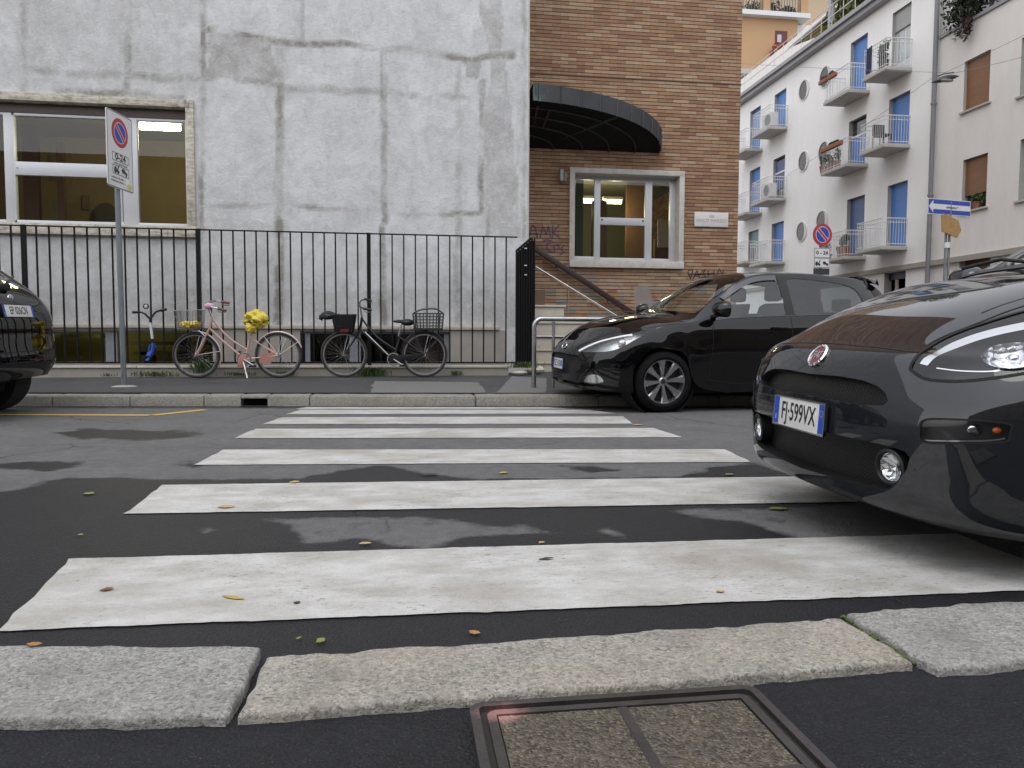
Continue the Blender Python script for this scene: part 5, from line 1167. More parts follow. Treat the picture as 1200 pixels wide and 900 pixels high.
M_TRIM = P('black_trim', (.006, .006, .0065), .5, var=.2); M_GAP = P('panel_gap_dark', (.004, .004, .004), .8); M_CHR = P('chrome', (.72, .72, .73), .08, 1.0, var=.03); M_LENS = glass('lamp_lens_glass', (.95, .96, .96), ior=1.5); M_REFL = P('lamp_chrome', (.62, .63, .64), .15, 1.0, var=.1); M_LDARK = P('lamp_dark', (.006, .006, .0065), .5, spec=.25)
M_CGL = glass('car_glass', (.84, .89, .88), ior=1.65); M_CGLD = glass('car_glass_dark', (.22, .25, .25), ior=1.7); M_TYRE = P('tyre_rubber', (.0045, .0045, .005), .85, spec=.2, bump=.2, bscale=90); M_RIMG = P('machined_alloy', (.42, .42, .43), .28, .9, var=.1); M_SEAT = P('seat_fabric', (.022, .022, .024), .85); M_DASH = P('dashboard', (.02, .02, .021), .7); M_RED = P('red_lamp', (.28, .012, .01), .12, spec=.8)
WM = dict(tyre=M_TYRE, rim=M_RIMG, hub=P('brake_dark', (.03, .03, .03), .5, .5), cap=P('hub_cap', (.05, .05, .052), .3, .5))
t = NT('honeycomb_grille'); co = t.co(kind='Object'); sx = t.n('ShaderNodeSeparateXYZ'); t.l(co, sx.inputs[0])
A_ = t.math('ADD', t.math('MULTIPLY', sx.outputs[1], 55), t.math('MULTIPLY', sx.outputs[2], 75)); B_ = t.math('SUBTRACT', t.math('MULTIPLY', sx.outputs[1], 55), t.math('MULTIPLY', sx.outputs[2], 75))
ga = t.math('ABSOLUTE', t.math('SUBTRACT', t.math('FRACT', A_), .5)); gb = t.math('ABSOLUTE', t.math('SUBTRACT', t.math('FRACT', B_), .5)); hm = t.math('MAXIMUM', ga, gb)
t.bsdf(t.mix(t.ramp(hm, [(.36, 0.0), (.42, 1.0)]), (.001, .001, .001), (.010, .010, .0105)), .45, normal=t.bump(t.ramp(hm, [(.3, 0.0), (.45, 1.0)]), .8, .01)); M_GRIL = t.m
t = NT('interior_shade'); t.bsdf((.012, .012, .013), .9); M_INT = t.m
M_PLW = P('plate_white', (.62, .62, .60), .35, var=.04); M_PLB = P('plate_blue', (.01, .06, .38), .35); M_PLK = P('plate_black', (.008, .008, .008), .5)
def plate(car, c, n, up, w, h, txt, parent, size, sx, dot=None):
    n = Vector(n).normalized(); up = Vector(up); up = (up-n*up.dot(n)).normalized(); rt = up.cross(n); m = frame(c, rt, up)
    def bx(x0, x1, y0, y1, z0, z1): return MB().add([tuple(m @ Vector(p)) for p in ((x0,y0,z0),(x1,y0,z0),(x1,y1,z0),(x0,y1,z0),(x0,y0,z1),(x1,y0,z1),(x1,y1,z1),(x0,y1,z1))], [(0,3,2,1),(4,5,6,7),(0,1,5,4),(1,2,6,5),(2,3,7,6),(3,0,4,7)])
    pl_ = car.local(bx(-w/2, w/2, -h/2, h/2, -.004, .004), 'number_plate', M_PLW, parent, bev=.0015)
    bw = .038
    for a, b in ((-w/2, -w/2+bw), (w/2-bw, w/2)): car.local(bx(a+.002, b-.001, -h/2+.002, h/2-.002, .0042, .005), 'blue_band', M_PLB, pl_)
    car.local(text_mb(txt, size, m @ Matrix.Translation((0, 0, .0052)), sx, .0004, bold=.0006), 'lettering', M_PLK, pl_)
    car.local(text_mb('I', .03, m @ Matrix.Translation((-w/2+bw/2, -h*.25, .0056)), 1, .0003), 'lettering', M_PLW, pl_)
    st = MB()
    for k in range(12):
        a = k*math.pi/6; q = m @ Vector((w/2-bw/2+.011*math.cos(a), h*.18+.011*math.sin(a), .0056)); st.disc(tuple(q), .0018, 0, 6, -1)
    car.local(st, 'star_ring', P('plate_yellow', (.6, .45, .05), .5), pl_)
    fr_ = MB()
    for a, b, c_, d in ((-w/2-.004, w/2+.004, h/2, h/2+.005), (-w/2-.004, w/2+.004, -h/2-.005, -h/2), (-w/2-.005, -w/2, -h/2, h/2), (w/2, w/2+.005, -h/2, h/2)): x = bx(a, b, c_, d, -.004, .007); fr_.add(x.v, x.f)
    car.local(fr_, 'plate_frame', M_TRIM if dot is None else dot, pl_); return pl_
def Z(pts, z): return [(x, y, z) for x, y in pts]
PUN = [Z([(.10,0),(.11,.28),(.15,.50),(.22,.65),(.33,.745),(.40,.775),(.46,.79),(.51,.80)], .20),
 [(.015,0,.235),(.03,.28,.235),(.075,.50,.235),(.155,.665,.238),(.27,.765,.24),(.35,.80,.245),(.425,.82,.25),(.495,.832,.255)],
 [(0,0,.33),(.013,.28,.33),(.058,.50,.33),(.14,.675,.33),(.255,.78,.33),(.335,.815,.33),(.41,.832,.33),(.482,.84,.335)],
 [(0,0,.46),(.012,.28,.46),(.055,.50,.46),(.135,.68,.46),(.25,.785,.46),(.335,.82,.458),(.42,.838,.455),(.50,.843,.45)],
 [(.012,0,.555),(.027,.28,.555),(.075,.50,.556),(.155,.685,.558),(.265,.785,.558),(.36,.822,.555),(.45,.84,.545),(.55,.845,.525)],
 [(.065,0,.665),(.08,.28,.663),(.13,.50,.662),(.21,.67,.658),(.32,.77,.655),(.42,.815,.648),(.52,.838,.635),(.64,.845,.60)],
 [(.14,0,.715),(.155,.28,.714),(.21,.48,.714),(.30,.63,.716),(.41,.74,.722),(.52,.795,.72),(.62,.832,.695),(.74,.845,.638)],
 [(.36,0,.838),(.37,.27,.836),(.42,.46,.83),(.51,.60,.822),(.61,.71,.805),(.71,.785,.775),(.81,.828,.72),(.90,.845,.637)],
 [(.68,0,.948),(.69,.27,.945),(.72,.47,.936),(.79,.62,.918),(.87,.735,.885),(.95,.80,.84),(1.02,.835,.75),(1.05,.845,.575)],
 [(1.0,0,1.01),(1.01,.27,1.005),(1.05,.48,.995),(1.11,.63,.98),(1.16,.745,.945),(1.19,.81,.88),(1.21,.842,.65),(1.18,.835,.28)],
 [(1.40,0,1.235),(1.41,.27,1.228),(1.45,.45,1.21),(1.50,.565,1.185),(1.53,.62,1.165),(1.50,.80,.945),(1.5,.848,.65),(1.5,.82,.20)],
 [(1.80,0,1.44),(1.81,.25,1.435),(1.85,.42,1.42),(1.89,.535,1.395),(1.91,.585,1.37),(1.9,.80,.965),(1.9,.85,.65),(1.9,.82,.20)],
 [(2.4,0,1.488),(2.4,.25,1.483),(2.4,.43,1.468),(2.4,.545,1.438),(2.4,.595,1.41),(2.4,.80,.985),(2.4,.85,.65),(2.4,.82,.20)],
 [(3.0,0,1.465),(3.0,.25,1.46),(3.0,.43,1.445),(3.0,.535,1.418),(3.0,.58,1.39),(3.0,.79,1.01),(3.0,.85,.65),(2.99,.835,.30)],
 [(3.52,0,1.39),(3.52,.25,1.385),(3.51,.41,1.372),(3.49,.51,1.345),(3.47,.55,1.315),(3.43,.765,1.04),(3.38,.845,.82),(3.34,.85,.66)],
 [(3.86,0,1.0),(3.85,.3,1.0),(3.83,.5,.995),(3.78,.62,.985),(3.73,.70,.97),(3.68,.77,.90),(3.66,.83,.75),(3.60,.85,.55)],
 [(3.99,0,.72),(3.98,.3,.72),(3.95,.52,.72),(3.89,.67,.715),(3.82,.76,.70),(3.76,.81,.65),(3.71,.84,.53),(3.68,.845,.42)],
 [(4.06,0,.5),(4.05,.3,.5),(4.01,.54,.5),(3.94,.69,.495),(3.85,.78,.48),(3.78,.815,.44),(3.72,.838,.38),(3.69,.845,.33)],
 [(4.0,0,.22),(3.99,.3,.22),(3.95,.52,.22),(3.88,.67,.22),(3.80,.76,.22),(3.75,.79,.22),(3.71,.815,.23),(3.68,.83,.25)]]
PUG = [[list(q) for q in r] for r in PUN]
for r_, dz_ in ((0, -.05), (1, -.045), (2, -.02)):
    for j_ in range(8): PUG[r_][j_][2] += dz_*(1 if j_ < 5 else (8-j_)/4)
def scaled(net, sx=1, sy=1, sz=1): return [[(x*sx, y*sy, z*sz) for x, y, z in r] for r in net]
def common(c, xf, xr, r, rimr, mats, wy=.735, seats=True, tray=True, zup=0.0, wind=True, tail=True, steer=0.0, skip=()):
    "glass in the cabin, interior, underbody and wheels shared by every hatchback"
    mb = MB().box(xf-.22, xr+.25, -.70, .70, .17, .30); c.local(mb, 'underbody', M_INT, bev=.02)
    for x in (xf, xr):
        for sd in (-1, 1): mb = MB().lathe([(r*1.17, sd*.50), (r*1.17, sd*.80), (r*1.16, sd*.80), (r*1.16, sd*.50)], (x, 0, r), 1, 32).disc((x, sd*.50, r), r*1.17, 1, 32); c.local(mb, 'wheel_arch_liner', M_INT)
    for x in (xf, xr):
        for sd in (-1, 1):
            c.wheel(x, sd*wy, r, rimr, sd, mats, steer=steer if x == xf else 0, zc=r)
    if seats:
        for x in (1.95,):
            for y in (-.36, .36):
                st_ = MB().box(x-.28, x+.25, y-.25, y+.25, .35, .55); o = c.local(st_, 'front_seat', M_SEAT, bev=.06)
                c.local(MB().prism([(x+.17, y-.24, .5), (x+.17, y+.24, .5), (x+.33, y+.21, 1.10), (x+.33, y-.21, 1.10)], (.11, 0, .03)), 'backrest', M_SEAT, o, bev=.04)
                c.local(MB().box(x+.335, x+.42, y-.13, y+.13, 1.14, 1.31), 'headrest', M_SEAT, o, bev=.04)
        o = c.local(MB().box(2.65, 3.0, -.6, .6, .38, .58), 'rear_seat', M_SEAT, bev=.06); c.local(MB().prism([(2.98, -.62, .55), (2.98, .62, .55), (3.15, .60, 1.02), (3.15, -.60, 1.02)], (.11, 0, .02)), 'backrest', M_SEAT, o, bev=.04)
        for y in (-.34, .34): c.local(MB().box(3.17, 3.26, y-.12, y+.12, 1.04, 1.18), 'headrest', M_SEAT, o, bev=.03)
        c.local(MB().prism([(1.08, -.66, .93), (1.08, .66, .93), (1.5, .68, .90), (1.5, -.68, .90)], (0, 0, -.35)), 'dashboard', M_DASH, bev=.03)
        c.local(MB().tube([(1.62+.06*math.cos(a)*.5, -.36+.185*math.sin(a), .90+.17*math.cos(a)) for a in np.linspace(0, 2*math.pi, 28, endpoint=False)], .016, 8, closed=True), 'steering_wheel', M_DASH, smooth=60)
        c.local(MB().box(1.2, 3.6, -.74, .74, .26, .34), 'floor_pan', M_INT)
    c.local(MB().box(.42, 1.05, -.62, .62, .30, .66), 'engine_block', M_INT)
def std_glass(c, sides=True):
    c.add('windscreen', c.smooth([(0, 9.10), (1.5, 9.10), (2.9, 9.14), (3.30, 9.3), (3.38, 10.0), (3.30, 10.75), (2.9, 10.93), (1.5, 10.96), (0, 10.97)], 4, False), 'glass', M_CGL, joined=True)
    c.add('rear_window', c.smooth([(0, 14.08), (1.8, 14.08), (2.7, 14.15), (3.0, 14.5), (2.8, 14.88), (0, 14.92)], 4, False), 'glass', M_CGLD, joined=True)
    if sides:
        c.add('front_side_window', c.smooth([(4.92, 9.62), (4.55, 9.80), (4.16, 10.25), (4.09, 10.9), (4.09, 11.62), (4.5, 11.66), (4.93, 11.66), (4.95, 10.6)], 5), 'glass', M_CGL)
        c.add('rear_side_window', c.smooth([(4.93, 11.83), (4.5, 11.82), (4.10, 11.84), (4.12, 12.6), (4.25, 13.25), (4.6, 13.42), (4.92, 13.3), (4.94, 12.6)], 5), 'glass', M_CGL)
    c.add('tail_lamp', c.smooth([(3.4, 15.15), (4.6, 15.0), (5.2, 15.2), (5.1, 15.8), (4.2, 15.9), (3.5, 15.8)], 4), 'flat', M_RED, off=.002)
def mirror(c, x, y, z, mat, sx=.10, sy=.11, sz=.085):
    for sd in (-1, 1):
        mb = MB(); Pn = []
        for i in range(9):
            f = i/8; row = []
            for k in range(17):
                a = 2*math.pi*k/16; e = abs(math.cos(a))**.7*math.copysign(1, math.cos(a)); g = abs(math.sin(a))**.7*math.copysign(1, math.sin(a)); s_ = math.sqrt(max(0, 1-(1-f)**2.4))
                row.append((x-sx*(1-f)+.02, sd*(y+sy*e*s_+.02*f), z+sz*g*s_+.004*f))
            Pn.append(row)
        o = c.local(mb.grid(np.array(Pn)), 'wing_mirror', mat, smooth=60)
        mb = MB(); mb.add([Pn[-1][k] for k in range(16)], [tuple(range(16)), tuple(range(16))[::-1]]); c.local(mb, 'mirror_glass', M_CHR, o)
        c.local(MB().beam((x-.01, sd*(y-.20), z-.075), (x-.01, sd*(y-.02), z-.05), .06, .03), 'mirror_arm', M_TRIM, o, bev=.008)

# ---------------------------------------------------------------- dark grey hatchback, close on the right
M_GREY = m_carpaint('dark_grey_paint', (.012, .0135, .017), ior=1.62)
pu = Car('dark_grey_car', 'dark grey hatchback parked close on the right with its front over the zebra crossing', PUG, M_GREY, (1.475, 2.63), R(0.0), rx=R(1.6), lift=.006, res=14)
pu.add('upper_grille', np.concatenate([[(0, pu.hit(950, 438)[0][1])], pu.poly([(985,441),(1012,446),(1030,453),(1039,461),(1041,470),(1035,475),(1005,474),(975,469)]), [(0, pu.hit(945, 463)[0][1])]]), 'hole', M_GRIL, .035, joined=True)
pu.add('lower_grille', np.concatenate([[(0, pu.hit(938, 500)[0][1])], pu.poly([(975,509),(1010,516),(1045,523),(1060,529),(1066,536),(1063,550),(1052,566),(1040,573),(1015,570),(985,562)]), [(0, pu.hit(940, 549)[0][1])]]), 'hole', M_GRIL, .06, joined=True)
hl = pu.poly([(1066,433),(1072,421),(1092,404),(1120,390),(1160,376),(1200,364),(1250,352),(1290,349),(1305,372),(1290,405),(1245,428),(1200,438),(1160,444),(1120,447),(1085,443)])
pu.add('headlight', pu.smooth(hl, 4), 'lamp', M_LDARK, .07)
pu.add('side_lamp', pu.smooth(pu.poly([(1084,492),(1120,492),(1160,494),(1184,498),(1184,508),(1178,517),(1130,519),(1084,518),(1078,505)]), 4), 'lamp', P('smoky_reflector', (.012, .012, .012), .45, spec=.3), .03)
std_glass(pu); pu.finish()
common(pu, .83, 3.34, .302, .205, WM, wy=.735)
mirror(pu, 1.42, .93, .99, M_GREY)
hood_px = [(985,403.5),(1030,407),(1076,412.5),(1088,404),(1108,393),(1150,377),(1200,359),(1262,343)]
pu.ribbon(np.concatenate([[(0, pu.hit(985, 403)[0][1])], pu.poly(hood_px[1:]), [(3.62, 8.2), (3.45, 9.02), (0, 9.03)]]), .006, M_GAP, n=6)
pu.ribbon(pu.poly([(1150,367),(1175,357),(1200,349),(1240,338)]), .004, M_GAP, n=5)
pu.ribbon([(0, 4.32), (2.0, 4.32), (3.2, 4.35), (4.0, 4.42)], .004, M_GAP) if False else None
pu.ribbon(np.concatenate([hl, hl[:1]]), .010, M_GAP, n=5, off=.0008)
pu.ribbon(pu.poly([(1097,430),(1125,433),(1160,433.5),(1185,430)]), .004, M_CHR, name='chrome_strip', n=5, off=-.006, parent=pu.parts['headlight'][0])
pu.ribbon(pu.poly([(1078,424),(1098,409),(1130,396),(1165,385.5),(1205,376.5),(1245,370)]), .042, M_CHR, name='added_glint_strip', n=5, off=-.012, parent=pu.parts['headlight'][0])  # chrome strip added under the lens, standing in for its bright sky reflection
# projector lamps inside the near and far headlight
(uvp, _) = pu.hit(1187, 413); 
for sd in (-1, 1):
    p, n = pu.at(uvp[0], uvp[1], sd); c0 = p-n*.052
    m = nframe(c0, n); lamp = pu.parts['headlight'][0 if sd < 0 else 1]
    mb = MB(); pr = [(.080, .044), (.078, .032), (.060, .006), (.032, -.006), (.001, -.008)]
    vs = []; seg = 28
    for r_, h_ in pr: vs += [tuple(m @ Vector((r_*math.cos(2*math.pi*k/seg), r_*math.sin(2*math.pi*k/seg), h_))) for k in range(seg)]
    mb.add(vs, [(i*seg+k, i*seg+(k+1) % seg, (i+1)*seg+(k+1) % seg, (i+1)*seg+k) for i in range(4) for k in range(seg)]); t_ = NT('faceted_reflector') if 'fac' not in MATS else None
    if t_: nz = t_.noise(t_.co(), 55, 2); t_.bsdf((.62, .63, .65), .12, 1.0, normal=t_.bump(t_.vor(t_.co(), 38), .45, .02)); MATS['fac'] = t_.m
    pu.local(mb, 'reflector_bowl', MATS['fac'], lamp, smooth=60)
    b = MB(); 
    for r_, h_ in ((.016, .03),): q = m @ Vector((0, 0, h_)); b.ell(tuple(q), (r_, r_, r_), 14, 8)
    pu.local(b, 'bulb_shield', M_CHR, lamp, smooth=60)
sl_ = pu.regions[3][1]; pu.ribbon(np.concatenate([sl_, sl_[:1]]), .006, M_GAP, n=3, off=.0008); pu.ribbon(pu.poly([(1082,516.5),(1120,517.5),(1160,516.5),(1178,514)]), .004, M_CHR, name='chrome_strip', n=4, off=-.004, parent=pu.parts['side_lamp'][0])
uva, _ = pu.hit(1168, 505); uvc, _ = pu.hit(1140, 505)
for sd in (-1, 1):
    p, n = pu.at(uva[0], uva[1], sd); pu.local(MB().ell(tuple(p-n*.018), (.014, .010, .010), 14, 8), 'amber_bulb', P('amber_bulb', (.45, .10, .02), .25), pu.parts['side_lamp'][0 if sd < 0 else 1], smooth=60)
    p, n = pu.at(uvc[0], uvc[1], sd); pu.local(MB().ell(tuple(p-n*.024), (.028, .012, .016), 14, 8), 'reflector_bowl', MATS['fac'], pu.parts['side_lamp'][0 if sd < 0 else 1], smooth=60)
# fog lamps in the lower grille
uvf, _ = pu.hit(1040, 548)
for sd in (-1, 1):
    p, n = pu.at(uvf[0], uvf[1], sd); n = n*np.array([1, .65, 1]); n /= np.linalg.norm(n); m = nframe(p-n*.012, n)
    def ringv(prs, seg=28):
        vs = []
        for r_, h_ in prs: vs += [tuple(m @ Vector((r_*math.cos(2*math.pi*k/seg), r_*math.sin(2*math.pi*k/seg), h_))) for k in range(seg)]
        return MB().add(vs, [(i*seg+k, i*seg+(k+1) % seg, (i+1)*seg+(k+1) % seg, (i+1)*seg+k) for i in range(len(prs)-1) for k in range(seg)])
    f_ = pu.local(ringv([(.060, -.055), (.060, .004), (.052, .008), (.047, .0), (.047, -.02)]), 'fog_lamp', M_TRIM, smooth=50)
    pu.local(ringv([(.047, -.002), (.040, .006), (.02, .011), (.001, .012)]), 'lens', M_LENS, f_, smooth=60); pu.local(ringv([(.046, -.004), (.035, -.02), (.001, -.028)]), 'reflector', MATS['fac'], f_, smooth=60)
# badge
uvb, _ = pu.hit(954, 416); p, n = pu.at(0.0, uvb[1]); n[1] = 0; n /= np.linalg.norm(n); m = nframe(p+n*.001, n); BS = .048
f_ = pu.local(ringv([(BS, -.004), (BS*1.02, .004), (BS*.92, .009), (BS*.80, .007), (BS*.79, .003)]), 'badge', M_CHR, smooth=50); pu.local(ringv([(BS*.80, .0035), (.001, .0045)]), 'badge_field', P('badge_maroon', (.13, .012, .02), .2, coat=.6), f_, smooth=60)
pu.local(text_mb('FIAT', .044, m @ Matrix.Translation((0, 0, .0058)), .62, .0008, bold=.0006), 'badge_letters', M_CHR, f_)
# number plate
uvq, _ = pu.hit(937, 484); p, n = pu.at(0.0, uvq[1]); n = np.array([-1, 0, .05]); plate(pu, tuple(p+np.array([-.012, 0, 0])), n, (0, 0, 1), .36, .11, 'FJ·599VX', None, .098, .66, dot=M_CHR)
pu.local(MB().box(-.008, .03, -.17, .17, p[2]-.045, p[2]+.045), 'plate_holder', M_TRIM)
# wipers and scuttle
for a, b in (((1.03, -.50, 1.018), (1.13, .10, 1.07)), ((1.05, .05, 1.02), (1.12, .60, 1.04))):
    pu.local(MB().tube([a, ((a[0]+b[0])/2-.005, (a[1]+b[1])/2, (a[2]+b[2])/2+.03), b], .008, 8), 'wiper', M_TRIM, smooth=50)
pu.ribbon([(0, 9.05), (1.5, 9.05), (2.8, 9.07), (3.35, 9.2)], .05, M_TRIM, name='scuttle', off=.004)
pu.ribbon([(4.9, 9.55), (5.5, 9.45), (6.2, 9.4), (6.9, 9.35)], .006, M_GAP); pu.ribbon([(4.98, 11.74), (5.6, 11.76), (6.3, 11.78), (6.9, 11.7)], .006, M_GAP); pu.ribbon([(3.7, 4.75), (4.6, 4.95), (5.6, 4.9), (6.9, 4.6)], .005, M_GAP)

# ---------------------------------------------------------------- black hatchback half on the far pavement
M_BLACK = m_carpaint('black_paint', (.0025, .0025, .003))
HY = [[list(p) for p in r] for r in scaled(PUN, 4.035/4.06, 1.02, 1.474/1.488)]
for j, (x, y, z) in enumerate([(.07,0,.655),(.08,.28,.654),(.135,.50,.655),(.215,.68,.66),(.33,.785,.668),(.43,.83,.668),(.53,.855,.66),(.65,.862,.62)]): HY[5][j] = [x, y, z]
for j, (x, y, z) in enumerate([(.17,0,.735),(.18,.28,.735),(.23,.48,.742),(.32,.64,.752),(.43,.755,.765),(.54,.81,.762),(.64,.848,.72),(.74,.862,.65)]): HY[6][j] = [x, y, z]
for j, dz in enumerate([.035, .035, .035, .035, .04, .045, .02, 0]): HY[7][j][2] += dz
for j, dz in enumerate([.02, .02, .02, .02, .03, .045, .03, 0]): HY[8][j][2] += dz
for j in range(5): HY[9][j][2] += .01; HY[9][j][0] += .05
HR = R(6.0); bx, by = 1.63, 7.90
bk = Car('black_hatchback', 'shiny black hatchback parked half on the far pavement in front of the brick building', HY, M_BLACK, (bx, by), HR, rx=R(2.0), lift=.035, res=9)
bk.add('headlight', bk.smooth(bk.poly([(674,410),(690,401),(710,392.5),(736,387.5),(758,388),(752,394),(736,403),(720,410),(700,412.5)]), 4), 'lamp', P('lamp_grey_chrome', (.30, .31, .32), .25, .85), .05)
bk.add('fog_lamp', bk.smooth(bk.poly([(679,449.5),(684,441),(700,439.5),(707,448),(690,450)]), 3), 'lamp', M_REFL, .03)
bk.add('front_grille', [(0, 2.2), (1.4, 2.25), (2.0, 2.7), (2.1, 3.4), (1.6, 4.0), (0, 4.1)], 'hole', M_GRIL, .03, joined=True)
bk.add('chin_vent', [(0.3, 1.12), (2.8, 1.15), (3.2, 1.4), (2.6, 1.55), (.3, 1.5)], 'hole', M_GRIL, .03)
std_glass(bk); bk.finish()
common(bk, .825, 3.39, .308, .225, WM, wy=.755)
mirror(bk, 1.38, .95, 1.035, M_BLACK, .12, .115, .08)
bk.ribbon(bk.poly([(674,408),(690,399.5),(712,390),(736,385),(760,384),(790,379.5),(812,372)]), .005, M_GAP, n=5)
bk.ribbon([(4.95, 9.6), (5.5, 9.55), (6.2, 9.5), (6.85, 9.45)], .005, M_GAP); bk.ribbon([(4.95, 11.74), (5.5, 11.75), (6.2, 11.75), (6.9, 11.6)], .006, M_GAP); bk.ribbon([(6.75, 9.5), (6.8, 10.5), (6.8, 11.5), (6.75, 12.7)], .006, M_GAP)
bk.ribbon([(4.97, 9.7), (4.97, 10.6), (4.965, 11.7), (4.97, 12.6), (4.95, 13.3)], .012, P('satin_trim', (.08, .08, .085), .3, .6), name='belt_trim', rise=.004)
bk.ribbon([(4.13, 10.05), (4.05, 10.9), (4.06, 11.6)], .06, P('smoked_plastic', (.05, .055, .06), .15, spec=.8), name='wind_deflector', off=.012)
bk.ribbon([(4.0, 11.74), (4.5, 11.74), (4.96, 11.745)], .10, M_TRIM, name='pillar_trim', off=.0016)
p, n = bk.at(0.0, 3.2); plate(bk, tuple(p+np.array([-.02, 0, -.03])), (-1, 0, .05), (0, 0, 1), .36, .11, 'EZ 512NB', None, .098, .62)
p, n = bk.at(0.0, 4.75); n[1] = 0; n /= np.linalg.norm(n); m = nframe(p+n*.003, n)
mb = MB(); mb.tube([tuple(m @ Vector((.062*math.cos(a), .034*math.sin(a), .004))) for a in np.linspace(0, 2*math.pi, 28, endpoint=False)], .006, 6, closed=True); mb.beam(m @ Vector((-.028, -.024, .004)), m @ Vector((-.018, .026, .004)), .009, .006); mb.beam(m @ Vector((.018, -.026, .004)), m @ Vector((.028, .024, .004)), .009, .006); mb.beam(m @ Vector((-.022, -.004, .004)), m @ Vector((.022, .004, .004)), .009, .006); bk.local(mb, 'badge', M_CHR, smooth=50)
for sd in (-1, 1):
    for (u_, v_) in ((5.35, 11.45), (5.35, 13.15)):
        p, n = bk.at(u_, v_, sd); bk.local(MB().cbox(tuple(p+n*.014), (.19, .022, .028)), 'door_handle', M_BLACK, bev=.009)
# spoiler over the rear window, shark-fin edge
bk.ribbon([(0, 13.98), (1.5, 13.98), (2.8, 13.95), (3.5, 13.9)], .16, M_BLACK, name='roof_spoiler', off=.03)
uvp, _ = bk.hit(728, 400)
for sd in (-1, 1):
    p, n = bk.at(uvp[0], uvp[1], sd); bk.local(MB().ell(tuple(p-n*.03), (.045, .035, .035), 16, 10), 'projector', MATS['fac'], bk.parts['headlight'][0 if sd < 0 else 1], smooth=60)
uv2 = bk.poly([(677,411),(690,404),(704,398.5),(722,394),(741,391)])
bk.ribbon(uv2, .032, P('lamp_white_strip', (.75, .77, .80), .2, coat=.5), name='added_white_strip', off=-.012, parent=bk.parts['headlight'][0])  # white strip added inside the headlight to make it look brighter

# ---------------------------------------------------------------- small black car at the left edge, seen from behind
LF = [[list(p) for p in r] for r in scaled(PUN, 4.0/4.06, 1.0, 1.0)]
LF[14] = [[3.42,0,1.46],[3.42,.25,1.455],[3.41,.41,1.44],[3.40,.52,1.41],[3.38,.57,1.38],[3.36,.775,1.07],[3.32,.845,.82],[3.28,.85,.66]]
LF[15] = [[3.80,0,1.17],[3.795,.3,1.17],[3.78,.52,1.165],[3.75,.64,1.155],[3.71,.72,1.13],[3.65,.785,1.03],[3.60,.835,.80],[3.54,.85,.55]]
LF[16] = [[3.93,0,.95],[3.928,.3,.95],[3.92,.54,.95],[3.895,.68,.945],[3.85,.775,.935],[3.76,.82,.87],[3.67,.845,.65],[3.62,.845,.43]]
LF[17] = [[3.95,0,.70],[3.948,.3,.70],[3.94,.56,.70],[3.915,.70,.695],[3.86,.785,.685],[3.78,.835,.60],[3.68,.845,.47],[3.63,.845,.37]]
LF[18] = [[3.97,0,.47],[3.968,.3,.47],[3.955,.56,.47],[3.92,.71,.47],[3.85,.79,.46],[3.78,.825,.42],[3.68,.84,.37],[3.635,.845,.32]]
LF.append([[3.93,0,.33],[3.925,.3,.33],[3.90,.54,.33],[3.85,.68,.325],[3.77,.76,.32],[3.70,.79,.31],[3.65,.81,.295],[3.62,.83,.285]])
lc = Car('small_black_car', 'black small car at the left edge, showing its rear number plate', LF, M_BLACK, (-7.46, 7.45), R(-1.0), rx=R(1.5), lift=.02, res=9)
lc.add('windscreen', lc.smooth([(0, 9.10), (1.5, 9.10), (2.9, 9.14), (3.30, 9.3), (3.38, 10.0), (3.30, 10.75), (2.9, 10.93), (1.5, 10.96), (0, 10.97)], 4, False), 'glass', M_CGLD, joined=True)
lc.add('rear_window', lc.smooth([(0, 14.05), (1.8, 14.05), (2.9, 14.1), (3.4, 14.4), (3.3, 14.85), (2.4, 14.93), (0, 14.95)], 4, False), 'glass', M_CGLD, joined=True)
lc.add('side_window', lc.smooth([(4.92, 9.62), (4.55, 9.80), (4.16, 10.25), (4.09, 10.9), (4.09, 12.6), (4.25, 13.25), (4.6, 13.42), (4.92, 13.3), (4.95, 10.6)], 5), 'glass', M_CGLD)
lc.add('tail_lamp', lc.smooth([(3.9, 15.05), (4.6, 14.95), (5.05, 15.15), (5.1, 15.6), (4.6, 15.85), (4.0, 15.8)], 4), 'flat', M_RED, off=.002)
lc.finish(); common(lc, .83, 3.29, .30, .20, WM, wy=.735)
p, n = lc.at(0.0, 16.0); pl_ = plate(lc, tuple(p+np.array([.014, 0, .0])), (1, 0, .22), (0, 0, 1), .52, .11, 'EP 026CN', None, .098, .72)
lc.ribbon([(0, 16.55), (2, 16.55), (3.4, 16.5), (4.6, 16.4)], .006, M_GAP); lc.ribbon([(0, 17.5), (2, 17.5), (3.6, 17.5), (5.0, 17.5)], .010, M_GAP); lc.ribbon([(0, 15.4), (1, 15.4), (1.8, 15.42)], .03, M_CHR, name='tailgate_trim', off=.004) if False else None
lc.local(MB().tube([(3.85, .0, 1.17), (3.80, .15, 1.22), (3.72, .38, 1.28)], .012, 6), 'wiper', M_TRIM, smooth=50); lc.local(MB().box(3.79, 3.87, -.045, .045, 1.13, 1.20), 'wiper_base', M_TRIM, bev=.015)
c_, n_ = lc.at(0.0, 15.45); lc.local(MB().ell(tuple(c_), (.012, .05, .035), 14, 8), 'badge', M_CHR, smooth=60)
